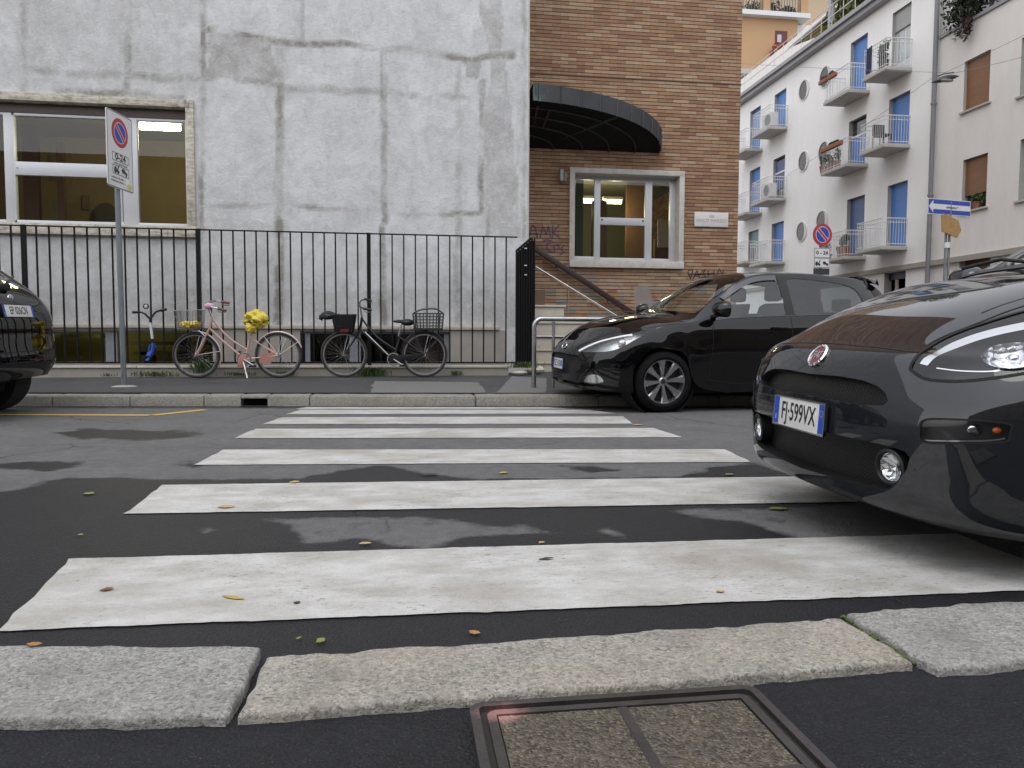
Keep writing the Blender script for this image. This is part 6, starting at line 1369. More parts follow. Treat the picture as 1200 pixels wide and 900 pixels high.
# ================================================================ SIGNS
M_GALV = P('galvanised_steel', (.20, .225, .24), .5, .6, var=.2, nscale=12); M_SW = P('sign_white', (.66, .66, .65), .45, var=.08); M_SR = P('sign_red', (.42, .025, .035), .45); M_SB = P('sign_blue', (.02, .055, .36), .45); M_SK = P('sign_black', (.02, .02, .02), .5); M_SGR = P('sign_grey_back', (.25, .26, .27), .5, .4)
def flat(m, pts, z=0.0, mb=None):
    mb = mb or MB(); mb.add([tuple(m @ Vector((x, y, z))) for x, y in pts], [tuple(range(len(pts)))]); return mb
def rect(m, x0, x1, y0, y1, z, mb=None): return flat(m, [(x0, y0), (x1, y0), (x1, y1), (x0, y1)], z, mb)
def slab2(m, pts, z0, z1):
    n = len(pts); return MB().add([tuple(m @ Vector((x, y, z))) for z in (z0, z1) for x, y in pts], [tuple(range(n))[::-1], tuple(range(n, 2*n))]+[(i, (i+1) % n, n+(i+1) % n, n+i) for i in range(n)])
def circ2(cx, cy_, r, n=40): return [(cx+r*math.cos(2*math.pi*k/n), cy_+r*math.sin(2*math.pi*k/n)) for k in range(n)]
def rrect(x0, x1, y0, y1, r):
    o = []
    for cx, cy_, s in ((x1-r, y0+r, -90), (x1-r, y1-r, 0), (x0+r, y1-r, 90), (x0+r, y0+r, 180)): o += [(cx+r*math.cos(R(s+18*k)), cy_+r*math.sin(R(s+18*k))) for k in range(6)]
    return o
def annulus(m, cx, cy_, r0, r1, z, n=44):
    vs = [tuple(m @ Vector((cx+r*math.cos(2*math.pi*k/n), cy_+r*math.sin(2*math.pi*k/n), z))) for r in (r0, r1) for k in range(n)]
    return MB().add(vs, [(k, (k+1) % n, n+(k+1) % n, n+k)[::-1] for k in range(n)])
def noparking(m, cx, cy_, r, par):
    flat(m, circ2(cx, cy_, r), .0010).build('red_disc', M_SR, par); flat(m, circ2(cx, cy_, r*.73), .0020).build('white_ring', M_SW, par); flat(m, circ2(cx, cy_, r*.68), .0030).build('blue_disc', M_SB, par)
    d = r*.70/math.sqrt(2); w2 = r*.16/math.sqrt(2); flat(m, [(cx-d-w2, cy_+d-w2), (cx+d-w2, cy_-d-w2), (cx+d+w2, cy_-d+w2), (cx-d+w2, cy_+d+w2)], .0038).build('slash_edge', M_SW, par)
    w2 *= .68; flat(m, [(cx-d-w2, cy_+d-w2), (cx+d-w2, cy_-d-w2), (cx+d+w2, cy_-d+w2), (cx-d+w2, cy_+d+w2)], .0046).build('slash', M_SR, par)
def towtruck(m, x, y, s, par):
    "tow truck lifting a car, as on removal-zone plates"
    T = lambda pts: [(x+a*s, y+b*s) for a, b in pts]; mb = MB()
    flat(m, T([(-1.0, .05), (-.22, .05), (-.22, .22), (-.40, .24), (-.20, .75), (-.28, .78), (-.58, .26), (-.66, .50), (-.92, .50), (-1.0, .28)]), .0016, mb)
    for cx in (-.82, -.40): flat(m, [(x+cx*s+a, y+.02*s+b) for a, b in circ2(0, 0, .10*s, 12)], .002, mb)
    flat(m, T([(.12, .30), (.90, .02), (1.0, .12), (.95, .28), (.72, .34), (.55, .52), (.30, .58), (.16, .44)]), .0016, mb)
    for cx, cy_ in ((.32, .20), (.80, .03)): flat(m, [(x+cx*s+a, y+cy_*s+b) for a, b in circ2(0, 0, .10*s, 12)], .002, mb)
    mb.build('tow_symbol', M_SK, par)
# tall no-parking sign on the far pavement
c4 = [PY(124.3, 124, 9.24), PY(126.6, 217.5, 9.24), PY(154.3, 141.5, 9.76), PY(156.6, 226.5, 9.76)]
L_ = (c4[0]+c4[1])/2; R_ = (c4[2]+c4[3])/2; Wd = np.linalg.norm((R_-L_)[:2]); Hh = (c4[0][2]-c4[1][2]+c4[2][2]-c4[3][2])/2; ce = (L_+R_)/2
base = G(145.5, 455, .15); sg = thing('parking_sign', 'tall white no-parking sign with red and blue disc on a grey post by the fence', 'road sign', (float(base[0]), float(base[1]), .15))
xd = R_-L_; xd[2] = 0; m = frame(ce, xd, (0.0, 0, 1)); nrm_ = np.array(m.to_3x3().col[2])
pl_ = slab2(m, rrect(-Wd/2, Wd/2, -Hh/2, Hh/2, .03), -.012, 0).build('sign_plate', M_SW, sg); ox = Wd/.6
mb = MB(); b_ = .012
for q in ((-Wd/2+.006, Wd/2-.006, Hh/2-.014, Hh/2-.005), (-Wd/2+.006, Wd/2-.006, -Hh/2+.005, -Hh/2+.014), (-Wd/2+.006, -Wd/2+.014, -Hh/2+.006, Hh/2-.006), (Wd/2-.014, Wd/2-.006, -Hh/2+.006, Hh/2-.006)): rect(m, *q, .0012, mb)
mb.build('border', M_SK, pl_)
noparking(m, 0.0, Hh*.24, .192*ox, pl_)
def boxline(m, x0, x1, y0, y1, t_, par):
    mb = MB()
    for q in ((x0, x1, y1-t_, y1), (x0, x1, y0, y0+t_), (x0, x0+t_, y0, y1), (x1-t_, x1, y0, y1)): rect(m, *q, .0014, mb)
    mb.build('box_line', M_SK, par)
boxline(m, -.19*ox, .19*ox, -Hh*.145, -Hh*.035, .007, pl_); text_mb('0-24', .105, m @ Matrix.Translation((0, -Hh*.09, .001)), 1.15, .0006, bold=.003).build('lettering', M_SK, pl_)
text_mb('zona rimozione', .045, m @ Matrix.Translation((0, -Hh*.172, .001)), 1, .0006).build('lettering', M_SK, pl_)
boxline(m, -.19*ox, .19*ox, -Hh*.32, -Hh*.20, .007, pl_); towtruck(m, 0, -Hh*.30, .155*ox, pl_)
for k, tx in enumerate(('comune di milano', 'ordinanza sindacale')): text_mb(tx, .04, m @ Matrix.Translation((-.05, -Hh*(.365+.045*k), .001)), 1, .0006).build('lettering', M_SK, pl_)
rect(m, .06*ox, .19*ox, -Hh*.43, -Hh*.34, .0016).build('sticker', P('white_sticker', (.75, .75, .74), .5), pl_); rect(m, .15*ox, .25*ox, -Hh*.47, -Hh*.40, .0022).build('sticker', P('yellow_sticker', (.55, .55, .15), .5), pl_)
ptop = ce-nrm_*.055; xu = np.array(m.to_3x3().col[0]); best = min((abs(toPx(np.array([ptop+xu*d-np.array([0, 0, ptop[2]-.15])]))[0][0]-145.5), d) for d in np.linspace(-.3, .3, 61)); base = ptop+xu*best[1]; base[2] = .15
MB().tube([(base[0], base[1], .14), (base[0]*.5+ptop[0]*.5, base[1]*.5+ptop[1]*.5, 1.6), (ptop[0], ptop[1], ce[2]+Hh/2-.05)], .031, 14).build('post', M_GALV, sg, smooth=50)
mb = MB()
for dz in (-.25, .25): mb.tube([(ptop[0], ptop[1], ce[2]+dz-.02), (ptop[0], ptop[1], ce[2]+dz+.02)], .040, 12)
mb.build('clamp', M_SGR, sg); MB().tube([(base[0], base[1], 1.22), (base[0]+.002, base[1], 1.36)], .033, 12).build('sticker', P('torn_sticker', (.5, .52, .53), .6, var=.4, nscale=40), sg)
mb = MB(); mb.lathe([(.001, .02), (.10, .014), (.15, 0), (.001, 0)], (base[0], base[1], .145), 2, 16); mb.build('footing', P('footing_mortar', (.27, .26, .24), .9), sg)
# round no-parking sign near the corner
YR = 13.4; c = PY(964, 275, YR); rr_ = .21; m = frame(c, (1, 0.12, 0), (0, 0, 1)); sg = thing('parking_sign', 'round red and blue no-parking sign above the roof of the black hatchback', 'road sign', (float(c[0]), YR+.05, .15))
d_ = slab2(m, circ2(0, 0, rr_), -.012, 0).build('sign_disc', M_SGR, sg); noparking(m, 0, 0, rr_, d_)
y1_, y0_ = PY(964, 290.5, YR)[2]-c[2], PY(964, 314, YR)[2]-c[2]; hw = .175
p2 = slab2(m, rrect(-hw, hw, y0_, y1_, .015), -.012, 0).build('sign_plate', M_SW, sg); ym = (y0_+y1_)/2
boxline(m, -hw+.006, hw-.006, ym+.004, y1_-.006, .008, p2); boxline(m, -hw+.006, hw-.006, y0_+.006, ym-.004, .008, p2); text_mb('0 - 24', .10, m @ Matrix.Translation((0, (ym+y1_)/2, .001)), 1.1, .0006, bold=.003).build('lettering', M_SK, p2); towtruck(m, 0, y0_+.045, .145, p2)
y2_ = PY(964, 322, YR)[2]-c[2]; slab2(m, rrect(-hw, hw, y2_, y0_-.008, .01), -.012, 0).build('lower_plate', P('dark_plate', (.03, .035, .04), .5), sg)
MB().tube([(c[0], YR+.05, .1), (c[0], YR+.05, c[2]+rr_*.8)], .03, 12).build('post', M_GALV, sg, smooth=50)
# one-way sign and the back of an old direction board, both on one double post
Y1 = 12.3; l0, l1, r0, r1 = PY(1087.5, 232.5, Y1), PY(1087.5, 251, Y1), PY(1137.5, 235.5, Y1+.35), PY(1137.5, 253.5, Y1+.35)
sg = thing('one_way_sign', 'long blue one-way sign with a white arrow pointing left on a double post', 'road sign', (float(PY(1109, 300, Y1+.2)[0]), Y1+.2, .1))
cc = (l0+l1+r0+r1)/4; xd = (r0+r1)/2-(l0+l1)/2; w_ = np.linalg.norm(xd[:2]); h_ = (l0[2]-l1[2]); xd[2] = xd[2]*.6; m = frame(cc, xd, (0, 0, 1))
pl_ = slab2(m, rrect(-w_/2, w_/2, -h_/2, h_/2, .0062), -.03, 0).build('sign_plate', M_SW, sg); rect(m, -w_/2+.012, w_/2-.012, -h_/2+.012, h_/2-.012, .0012).build('blue_field', M_SB, pl_)
a_ = -w_/2+.02; flat(m, [(a_, 0), (a_+.12, -h_*.40), (a_+.12, -h_*.17), (w_/2-.02, -h_*.17), (w_/2-.02, h_*.17), (a_+.12, h_*.17), (a_+.12, h_*.40)], .0022).build('arrow', M_SW, pl_)
text_mb('senso unico', .062, m @ Matrix.Translation((.04, -.002, .003)), .95, .0006, bold=.001).build('lettering', M_SK, pl_)
mb = MB(); sx0 = -.05
for k in range(9): x = sx0+k*.032; q = [m @ Vector((x, -.03+.05*random.random(), .004)), m @ Vector((x+.035, .02*random.random()-.0, .004))]; mb.beam(tuple(q[0]), tuple(q[1]), .008, .001, up=(0, 1, 0))
mb.build('scribble', P('pen_scribble', (.05, .05, .07), .6), pl_)
bd = [PY(x, y, Y1+.12) for x, y in ((1104, 248.5), (1104, 271), (1121.8, 278.8), (1126.6, 270), (1123.4, 258.5))]
b_ = MB().prism(bd, (0, .02, 0)).build('direction_board', P('weathered_wood_board', (.33, .20, .075), .7, var=.3, nscale=14), sg)
for dx in (1107.6, 1111.6): q = PY(dx, 300, Y1+.2); MB().tube([(q[0], Y1+.2, .1), (q[0], Y1+.2, cc[2]+h_*.4)], .022, 10).build('post', M_GALV, sg, smooth=50)
q = PY(1109.6, 287.5, Y1+.2); MB().tube([(q[0], Y1+.2, q[2]-.05), (q[0], Y1+.2, q[2]+.05)], .055, 12).build('band', M_SW, sg)
# ---- street lamp hung on wires
LY = 21.0; lc_ = PY(1107.5, 93, LY); la = thing('street_lamp', 'dark oval street lamp hanging on wires in front of the cream block', 'street lamp', tuple(float(q) for q in lc_))
xa = np.array([.95, -.2, .20]); xa /= np.linalg.norm(xa)
mb = MB(); Pn = []
for i in range(13):
    f = i/12; x = -.40+.80*f; rr_ = .135*math.sin(math.pi*min(max(f, .02), .98))**.7; Pn.append([tuple(lc_+xa*x+np.array([.2, .95, 0])*rr_*math.cos(2*math.pi*k/14)+np.array([0, 0, 1])*rr_*(.85 if math.sin(2*math.pi*k/14) > 0 else .55)*math.sin(2*math.pi*k/14)) for k in range(15)])
mb.grid(np.array(Pn)); mb.build('housing', P('lamp_black', (.03, .03, .032), .45), la, smooth=60)
mb = MB(); mb.ell(tuple(lc_+np.array([.02, -.05, -.05])), (.22, .09, .055), 16, 8); mb.build('lens', P('lamp_milky', (.22, .23, .23), .2), la, smooth=60)
MB().tube([lc_+np.array([-.25, 0, .08]), lc_+np.array([-.05, 0, .16]), lc_+np.array([.28, 0, .22])], .02, 6).build('hanger', MATS['lamp_black'], la)
lt = lc_+np.array([-.02, 0, .20])
def wire(a, b, sag, lab, n=14):
    a, b = np.array(a), np.array(b); pts = [a+(b-a)*t-np.array([0, 0, sag*4*t*(1-t)]) for t in np.linspace(0, 1, n)]
    tag(MB().tube(pts, .007, 4).build('suspension_wire', P('wire_grey', (.20, .20, .21), .6)), lab, 'wire')
wire(lt, PY(850, 73, 34), .05, 'thin wire running left from the hanging lamp to the brick corner'); wire(lt, PX(1330, -25, X0-.01), .05, 'thin wire running steeply up to the right from the hanging lamp'); wire(lt+np.array([-.3, 0, -.1]), PX(922, 205, X0-.01), .1, 'thin wire slanting down left from the hanging lamp across the white facade'); wire(lt+np.array([.3, 0, 0]), PX(1290, 40, X0-.01), .06, 'thin wire running gently up to the right from the hanging lamp')
# ================================================================ TUBE BARRIER
BY = 9.0; M_INOX = P('brushed_steel', (.42, .42, .42), .3, 1.0, var=.15, nscale=20)
xl, xr_ = float(PY(625.8, 420, BY)[0]), float(PY(800, 420, BY)[0]); zt3 = float(PY(626, 373.5, BY)[2]); z0b = .135
ba = thing('tube_barrier', 'low bent steel tube barrier on the far pavement beside the black hatchback', 'barrier', (xl, BY, z0b)); rc = .10
arc = [(xl+rc-rc*math.cos(a), BY, zt3-rc+rc*math.sin(a)) for a in np.linspace(0, math.pi/2, 8)]; arc2 = [(xr_-rc+rc*math.sin(a), BY, zt3-rc+rc*math.cos(a)) for a in np.linspace(0, math.pi/2, 8)]
MB().tube([(xl, BY, z0b-.02)]+arc+arc2+[(xr_, BY, z0b-.02)], .029, 14).build('tube_frame', M_INOX, ba, smooth=50)
for p in (648.4, 735): x = float(PY(p, 420, BY)[0]); MB().tube([(x, BY, z0b-.02), (x, BY, zt3-.02)], .021, 12).build('post', M_INOX, ba, smooth=50)
zz = float(PY(650, 394.5, BY)[2]); MB().tube([(xl, BY, zz), (xr_, BY, zz)], .014, 10).build('mid_rail', M_INOX, ba, smooth=50)
mb = MB()
for x in (xl, float(PY(648.4, 420, BY)[0])): mb.lathe([(.001, .0062), (.06, .008), (.085, 0), (.001, 0)], (x, BY, z0b-.005), 2, 14)
mb.build('base_plate', P('rust_base', (.10, .07, .05), .8), ba)
# ================================================================ BICYCLES
M_BTY = P('bike_tyre', (.035, .034, .033), .8); M_ALR = P('bike_rim_alloy', (.45, .45, .46), .3, .9); M_PNK = P('pale_pink_paint', (.56, .37, .31), .35, coat=.3, var=.1); M_PNK2 = P('pink_white_fender', (.62, .50, .46), .4); M_BBK = P('black_frame_paint', (.012, .012, .014), .3, coat=.5); M_BRG = P('brown_grip', (.13, .05, .035), .6); M_SIL = P('polished_alloy', (.6, .6, .6), .2, 1.0)
def bike_wheel(root, x, z, r, spmat, tw=.018):
    e = bpy.data.objects.new('wheel', None); COL.objects.link(e); e.parent = root; e.location = (x, 0, z); e.empty_display_size = .1
    mb = MB().lathe([(r-tw*2+tw*(1+math.cos(a)), tw*math.sin(a)) for a in np.linspace(0, 2*math.pi, 10, endpoint=False)], (0, 0, 0), 1, 56); o = mb.build('tyre', M_BTY, e, smooth=60, world=False)
    ri = r-tw*2; MB().lathe([(ri, -.012), (ri, .0062), (ri-.016, .009), (ri-.020, 0), (ri-.016, -.009)], (0, 0, 0), 1, 56).build('rim', M_ALR, e, smooth=40, world=False)
    mb = MB()
    for k in range(32): a = 2*math.pi*k/32; b = a+(.5 if k % 2 else -.5); y = .03*(1 if k % 4 < 2 else -1); mb.tube([(.022*math.cos(b), y, .022*math.sin(b)), (ri*math.cos(a), 0, ri*math.sin(a))], .0014, 3, cap=False)
    mb.build('spokes', spmat, e, world=False); MB().tube([(0, -.05, 0), (0, .05, 0)], .022, 12).build('hub', M_SIL, e, smooth=50, world=False); return e
def lp(root, mb, name, mat, parent=None, smooth=55, **k): o = mb.build(name, mat, None, smooth=smooth, **k); o.parent = parent or root; return o
def spl(pts, n=8):
    pts = [np.array(p, float) for p in pts]; out = []
    for i in range(len(pts)-1):
        a, b, c, d = pts[max(i-1, 0)], pts[i], pts[i+1], pts[min(i+2, len(pts)-1)]
        out += [cr(a, b, c, d, t) for t in np.linspace(0, 1, n, endpoint=False)]
    return out+[pts[-1]]
def fender(root, cx, cz, r, a0, a1, mat, w=.05):
    Pn = np.array([[(cx+(r-.012*abs(s)**2)*math.cos(a), s*w/2, cz+(r-.012*abs(s)**2)*math.sin(a)) for s in (-1, -.5, 0, .5, 1)] for a in np.linspace(a0, a1, 26)]); return lp(root, MB().grid(Pn), 'mudguard', mat)
def bike(name, label, x, y, z, lean, rz, fh, rh, r, BB, htt, htb, stem, fm, mud, grip, seat_top, hb):
    b = thing(name, label, 'bicycle', (x, y, z), rz); b.rotation_euler = (lean, 0, rz)
    bike_wheel(b, fh[0], fh[1], r, M_SIL); bike_wheel(b, rh[0], rh[1], r, M_SIL); q = lambda p, yy=0: (p[0], yy, p[1])
    fr = lp(b, MB().tube([q(htt), q(htb)], .019, 12), 'frame', fm); sj = (BB[0]+(seat_top[0]-BB[0])*.62, BB[1]+(seat_top[1]-BB[1])*.62)
    mb = MB().tube(spl([q(htb), q(((htb[0]+BB[0])/2-.005, (htb[1]+BB[1])/2-.012)), q(BB)]), .016, 10)
    mb.tube(spl([q((htt[0], htt[1]-.02)), q((htt[0]+.10, htt[1]-.16)), q((htt[0]+.24, htt[1]-.31)), q(((BB[0]+seat_top[0])/2-.02, BB[1]+.13))]), .014, 10)
    mb.tube([q(BB), q((seat_top[0]-.01, seat_top[1]-.17))], .016, 10)
    for s in (-.045, .045): mb.tube([q(BB, s*.7), q(rh, s)], .010, 8).tube([q(sj, s*.4), q(rh, s)], .009, 8)
    lp(b, mb, 'frame_tubes', fm, fr)
    mb = MB()
    for s in (-.042, .042): mb.tube(spl([q(htb, s*.5), q((htb[0]+(fh[0]-htb[0])*.45, htb[1]+(fh[1]-htb[1])*.5), s), q(fh, s)]), .012, 8)
    lp(b, mb, 'fork', fm); lp(b, MB().tube([q(htt), q(stem)], .013, 10), 'stem', M_SIL)
    hbm = lp(b, MB().tube(spl(hb), .012, 10), 'handlebar', M_SIL if grip is M_BRG else M_BBK)
    for e0, e1 in ((hb[0], hb[1]), (hb[-1], hb[-2])): e0, e1 = np.array(e0), np.array(e1); lp(b, MB().tube([e0-(e1-e0)*.05, e0+(e1-e0)*(.11/np.linalg.norm(e1-e0))], .019, 10), 'grip', grip, hbm)
    mb = MB()
    for e0, e1 in ((hb[1], hb[2]), (hb[-2], hb[-3])): e0, e1 = np.array(e0), np.array(e1); mb.tube([e0+(0, 0, -.01), e0+(.0, 0, -.045), e0+(.10, 0, -.05)], .005, 6)
    lp(b, mb, 'brake_lever', M_SIL, hbm)
    mb = MB().lathe([(.095, -.004), (.095, .004), (.08, .004), (.08, -.004)], (BB[0], -.05, BB[1]), 1, 30)
    lp(b, mb, 'chainring', M_SIL)
    mb = MB().tube([(BB[0], -.07, BB[1]), (BB[0]+.13, -.075, BB[1]-.085)], .012, 8).tube([(BB[0], .07, BB[1]), (BB[0]-.13, .075, BB[1]+.085)], .012, 8); lp(b, mb, 'crank', M_SIL)
    lp(b, MB().cbox((BB[0]+.13, -.125, BB[1]-.085), (.09, .08, .022)), 'pedal', M_TRIM, bev=.004); lp(b, MB().cbox((BB[0]-.13, .125, BB[1]+.085), (.09, .08, .022)), 'pedal', M_TRIM, bev=.004)
    return b
# pink bicycle
pz = swz(-2.3, 11.0); pm_ = PY(279.5, 441.5, 10.95); sc_b = 10.95*.0125/10.95
k_ = 1/ (870/10.95*.995)
hbp = [(-.16, .29, 1.045), (-.26, .29, 1.06), (-.36, .20, 1.075), (-.385, 0, 1.05), (-.30, -.20, 1.02), (-.16, -.28, .99), (-.06, -.29, .965)]
pb = bike('pink_bicycle', 'pale pink step-through bicycle with yellow plastic bags leaning by the fence', float(pm_[0]), 10.95, pz, R(5), R(-1.5), (-.56, .325), (.565, .325), .325, (.10, .27), (-.325, .86), (-.365, .70), (-.39, 1.045), M_PNK, M_PNK2, M_BRG, (.20, .78), hbp)
fender(pb, -.56, .325, .345, R(-32), R(95), M_PNK2); fender(pb, .565, .325, .345, R(20), R(200), M_PNK2)
mb = MB()
for a in (35, 125): mb.tube([(.565, -.035, .325), (.565+.345*math.cos(R(a)), -.03, .325+.345*math.sin(R(a)))], .006, 6)
mb.tube([(-.56, -.035, .325), (-.56+.345*math.cos(R(10)), -.03, .325+.345*math.sin(R(10)))], .005, 6); lp(pb, mb, 'mudguard_stay', M_PNK2)
lp(pb, MB().prism([(.30, -.05, .22), (.44, -.05, .20), (.52, -.05, .29), (.50, -.05, .37), (.33, -.05, .36)], (0, .006, 0)), 'coat_guard', P('dusty_pink_guard', (.42, .22, .17), .5)); lp(pb, MB().prism([(.0, -.055, .17), (.12, -.055, .15), (.16, -.055, .26), (.08, -.055, .36), (.02, -.055, .30)], (0, .012, 0)), 'chain_guard', MATS['dusty_pink_guard'], bev=.004)
lp(pb, MB().tube([(.195, 0, .60), (.21, 0, .80)], .012, 10), 'seat_post', M_SIL); lp(pb, MB().ell((.25, 0, .80), (.15, .09, .035), 18, 8), 'saddle', M_TRIM)
lp(pb, MB().tube([(-.42, -.055, .60), (-.50, -.055, .68)], .006, 6), 'basket_stay', M_SIL)
mb = MB()
def wire_basket(mb, x0, x1, y0, y1, z0, z1, fl, nx=9, ny=8, nz=3, rr=.0035):
    for f in np.linspace(0, 1, nz+1):
        g = fl*f; loop = [(x0-g, y0-g, z0+(z1-z0)*f), (x1+g, y0-g, z0+(z1-z0)*f), (x1+g, y1+g, z0+(z1-z0)*f), (x0-g, y1+g, z0+(z1-z0)*f)]; mb.tube(loop, rr*(1.6 if f == 1 else 1), 5, closed=True)
    for t in np.linspace(0, 1, nx):
        for (ya, yb) in ((y0, y0-fl), (y1, y1+fl)): xa, xb = x0+(x1-x0)*t, x0-fl+(x1-x0+2*fl)*t; mb.tube([(xa, ya, z0), (xb, yb, z1)], rr, 4)
    for t in np.linspace(0, 1, ny):
        for (xa, xb) in ((x0, x0-fl), (x1, x1+fl)): ya, yb = y0+(y1-y0)*t, y0-fl+(y1-y0+2*fl)*t; mb.tube([(xa, ya, z0), (xb, yb, z1)], rr, 4)
    for t in np.linspace(0, 1, nx)[1:-1]: xa = x0+(x1-x0)*t; mb.tube([(xa, y0, z0), (xa, y1, z0)], rr, 4)
wire_basket(mb, -.76, -.48, -.14, .14, .70, .95, .02); lp(pb, mb, 'basket', P('dull_wire', (.22, .22, .22), .4, .7), smooth=None)
lp(pb, MB().ell((-.30, -.20, 1.02), (.07, .05, .045), 14, 8), 'handlebar_muff', P('pink_muff', (.55, .32, .42), .8))
lp(pb, MB().tube([(.09, -.06, .24), (.16, -.16, .02)], .008, 6), 'kickstand', M_SIL)
t = NT('yellow_plastic_bag'); co = t.co(); n = t.noise(co, 9, 5, .7, 1.2); c = t.mix(t.ramp(n, [(.3, 0.0), (.7, 1.0)]), (.62, .47, .02), (.78, .66, .10)); c = t.mix(t.ramp(t.noise(co, 6, 3, .5, .8), [(.60, 0.0), (.66, .8)]), c, (.45, .16, .06)); t.bsdf(c, .35, normal=t.bump(t.noise(co, 16, 5, .7, 1.5), 1.0, .02)); M_YBAG = t.m
def crumple(mb, c, r, amp, seed, nu=44, nv=26, flat_bottom=None):
    th = np.linspace(0, math.pi, nv+1)[:, None]; ph = np.linspace(0, 2*math.pi, nu+1)[None, :]; d = np.stack([np.sin(th)*np.cos(ph), np.sin(th)*np.sin(ph), np.cos(th)*np.ones_like(ph)], -1)
    n = fbm(d[..., 0]*2.2+seed, d[..., 1]*2.2+5, d[..., 2]*2.2+seed, 4); n2 = np.abs(fbm(d[..., 0]*4+seed, d[..., 1]*4+9, d[..., 2]*4+3, 3)-.5)
    Pn = np.array(c)+d*np.array(r)*(1+amp*(n-.5)*2-amp*1.6*n2)[..., None]; return mb.grid(Pn)
Mw = wmat(pb)
def held(name, label, cat, mbx, mat, root, smooth=35):
    mx = wmat(root); c = np.mean(np.array(mbx.v), 0); mbx.v = [tuple(mx @ Vector(p)) for p in mbx.v]; lo_ = mx @ Vector(tuple(c)); o = thing(name, label, cat, tuple(lo_)); mbx.build('plastic_film' if 'bag' in name else 'body', mat, o, smooth=smooth); return o
mb = crumple(MB(), (.27, 0, .83), (.17, .12, .125), .48, 3.0); crumple(mb, (.20, -.03, .72), (.085, .08, .09), .5, 8.0, 28, 18); held('plastic_bag', 'crumpled yellow plastic bag tied over the saddle of the pink bicycle', 'bag', mb, M_YBAG, pb)
mb = crumple(MB(), (-.62, 0, .75), (.15, .13, .055), .45, 5.0); held('plastic_bag', 'flattened yellow plastic bag in the front basket of the pink bicycle', 'bag', mb, M_YBAG, pb)
# black bicycle
pm2 = PY(451, 441.5, 10.95); pz2 = swz(-.3, 10.95)
hbk = [(-.20, .30, 1.10), (-.27, .30, 1.12), (-.33, .18, 1.11), (-.345, 0, 1.08), (-.33, -.18, 1.03), (-.25, -.29, 1.0), (-.16, -.30, .985)]
kb = bike('black_bicycle', 'black step-through bicycle with front basket and rear crate leaning by the fence', float(pm2[0]), 10.95, pz2, R(4), R(-1.5), (-.575, .335), (.575, .335), .335, (.13, .27), (-.315, .87), (-.345, .70), (-.345, 1.08), M_BBK, M_BBK, M_TRIM, (.24, .80), hbk)
fender(kb, .575, .335, .352, R(30), R(175), M_BBK); mb = MB()
for a in (50, 118): mb.tube([(.575, -.035, .335), (.575+.352*math.cos(R(a)), -.03, .335+.352*math.sin(R(a)))], .006, 6)
lp(kb, mb, 'mudguard_stay', M_BBK); lp(kb, MB().prism([(.05, -.055, .24), (.20, -.055, .23), (.58, -.055, .325), (.58, -.055, .355), (.20, -.055, .33), (.06, -.055, .33)], (0, .012, 0)), 'chain_guard', M_BBK, bev=.004)
lp(kb, MB().tube([(-.28, -.022, .66), (.12, -.025, .26)], .012, 8), 'silver_tube', M_SIL); lp(kb, MB().tube([(.20, 0, .60), (.245, 0, .77)], .012, 10), 'seat_post', M_SIL)
mb = MB(); mb.ell((.33, 0, .80), (.10, .095, .05), 18, 8); mb.ell((.22, 0, .815), (.10, .04, .025), 14, 8); lp(kb, mb, 'saddle', M_TRIM)
mb = MB(); 
for z_, g in ((.66, 0), (.90, .035)): pass
Pn = np.array([[(-.565+(.115+.035*f)*sx_, (.13+.03*f)*sy_, .66+.24*f) for sx_, sy_ in ((-1, -1), (1, -1), (1, 1), (-1, 1), (-1, -1))] for f in np.linspace(0, 1, 5)]); mb.grid(Pn); mb.quad((-.68, -.13, .665), (-.45, -.13, .665), (-.45, .13, .665), (-.68, .13, .665)); bk_ = lp(kb, mb, 'basket', P('black_basket_weave', (.014, .014, .016), .6, var=.5, nscale=70, bump=.6, bscale=90), smooth=None)
mb = MB(); wire_basket(mb, -.685, -.445, -.133, .133, .66, .905, .037, rr=.004); lp(kb, mb, 'basket_wire', M_TRIM, bk_, smooth=None)
lp(kb, MB().cbox((-.55, -.16, .685), (.12, .03, .04)), 'reflector', P('dull_red_plastic', (.12, .02, .02), .4), bk_)
mb = crumple(MB(), (-.80, -.02, .88), (.12, .08, .045), .2, 2.0, 26, 14); mb.tube(spl([(-.90, -.02, .83), (-.86, -.02, .90), (-.78, -.02, .93), (-.70, -.02, .90)]), .03, 8); held('saddle_cover', 'black padded saddle cover hooked on the front of the black bicycle basket', 'bag', mb, M_TRIM, kb)
lp(kb, MB().box(.36, .84, -.06, .06, .69, .705), 'rear_rack', M_BBK); mb = MB()
for s in (-.05, .05): mb.tube([(.60, s, .335), (.70, s, .69)], .006, 6)
lp(kb, mb, 'rack_stay', M_BBK)
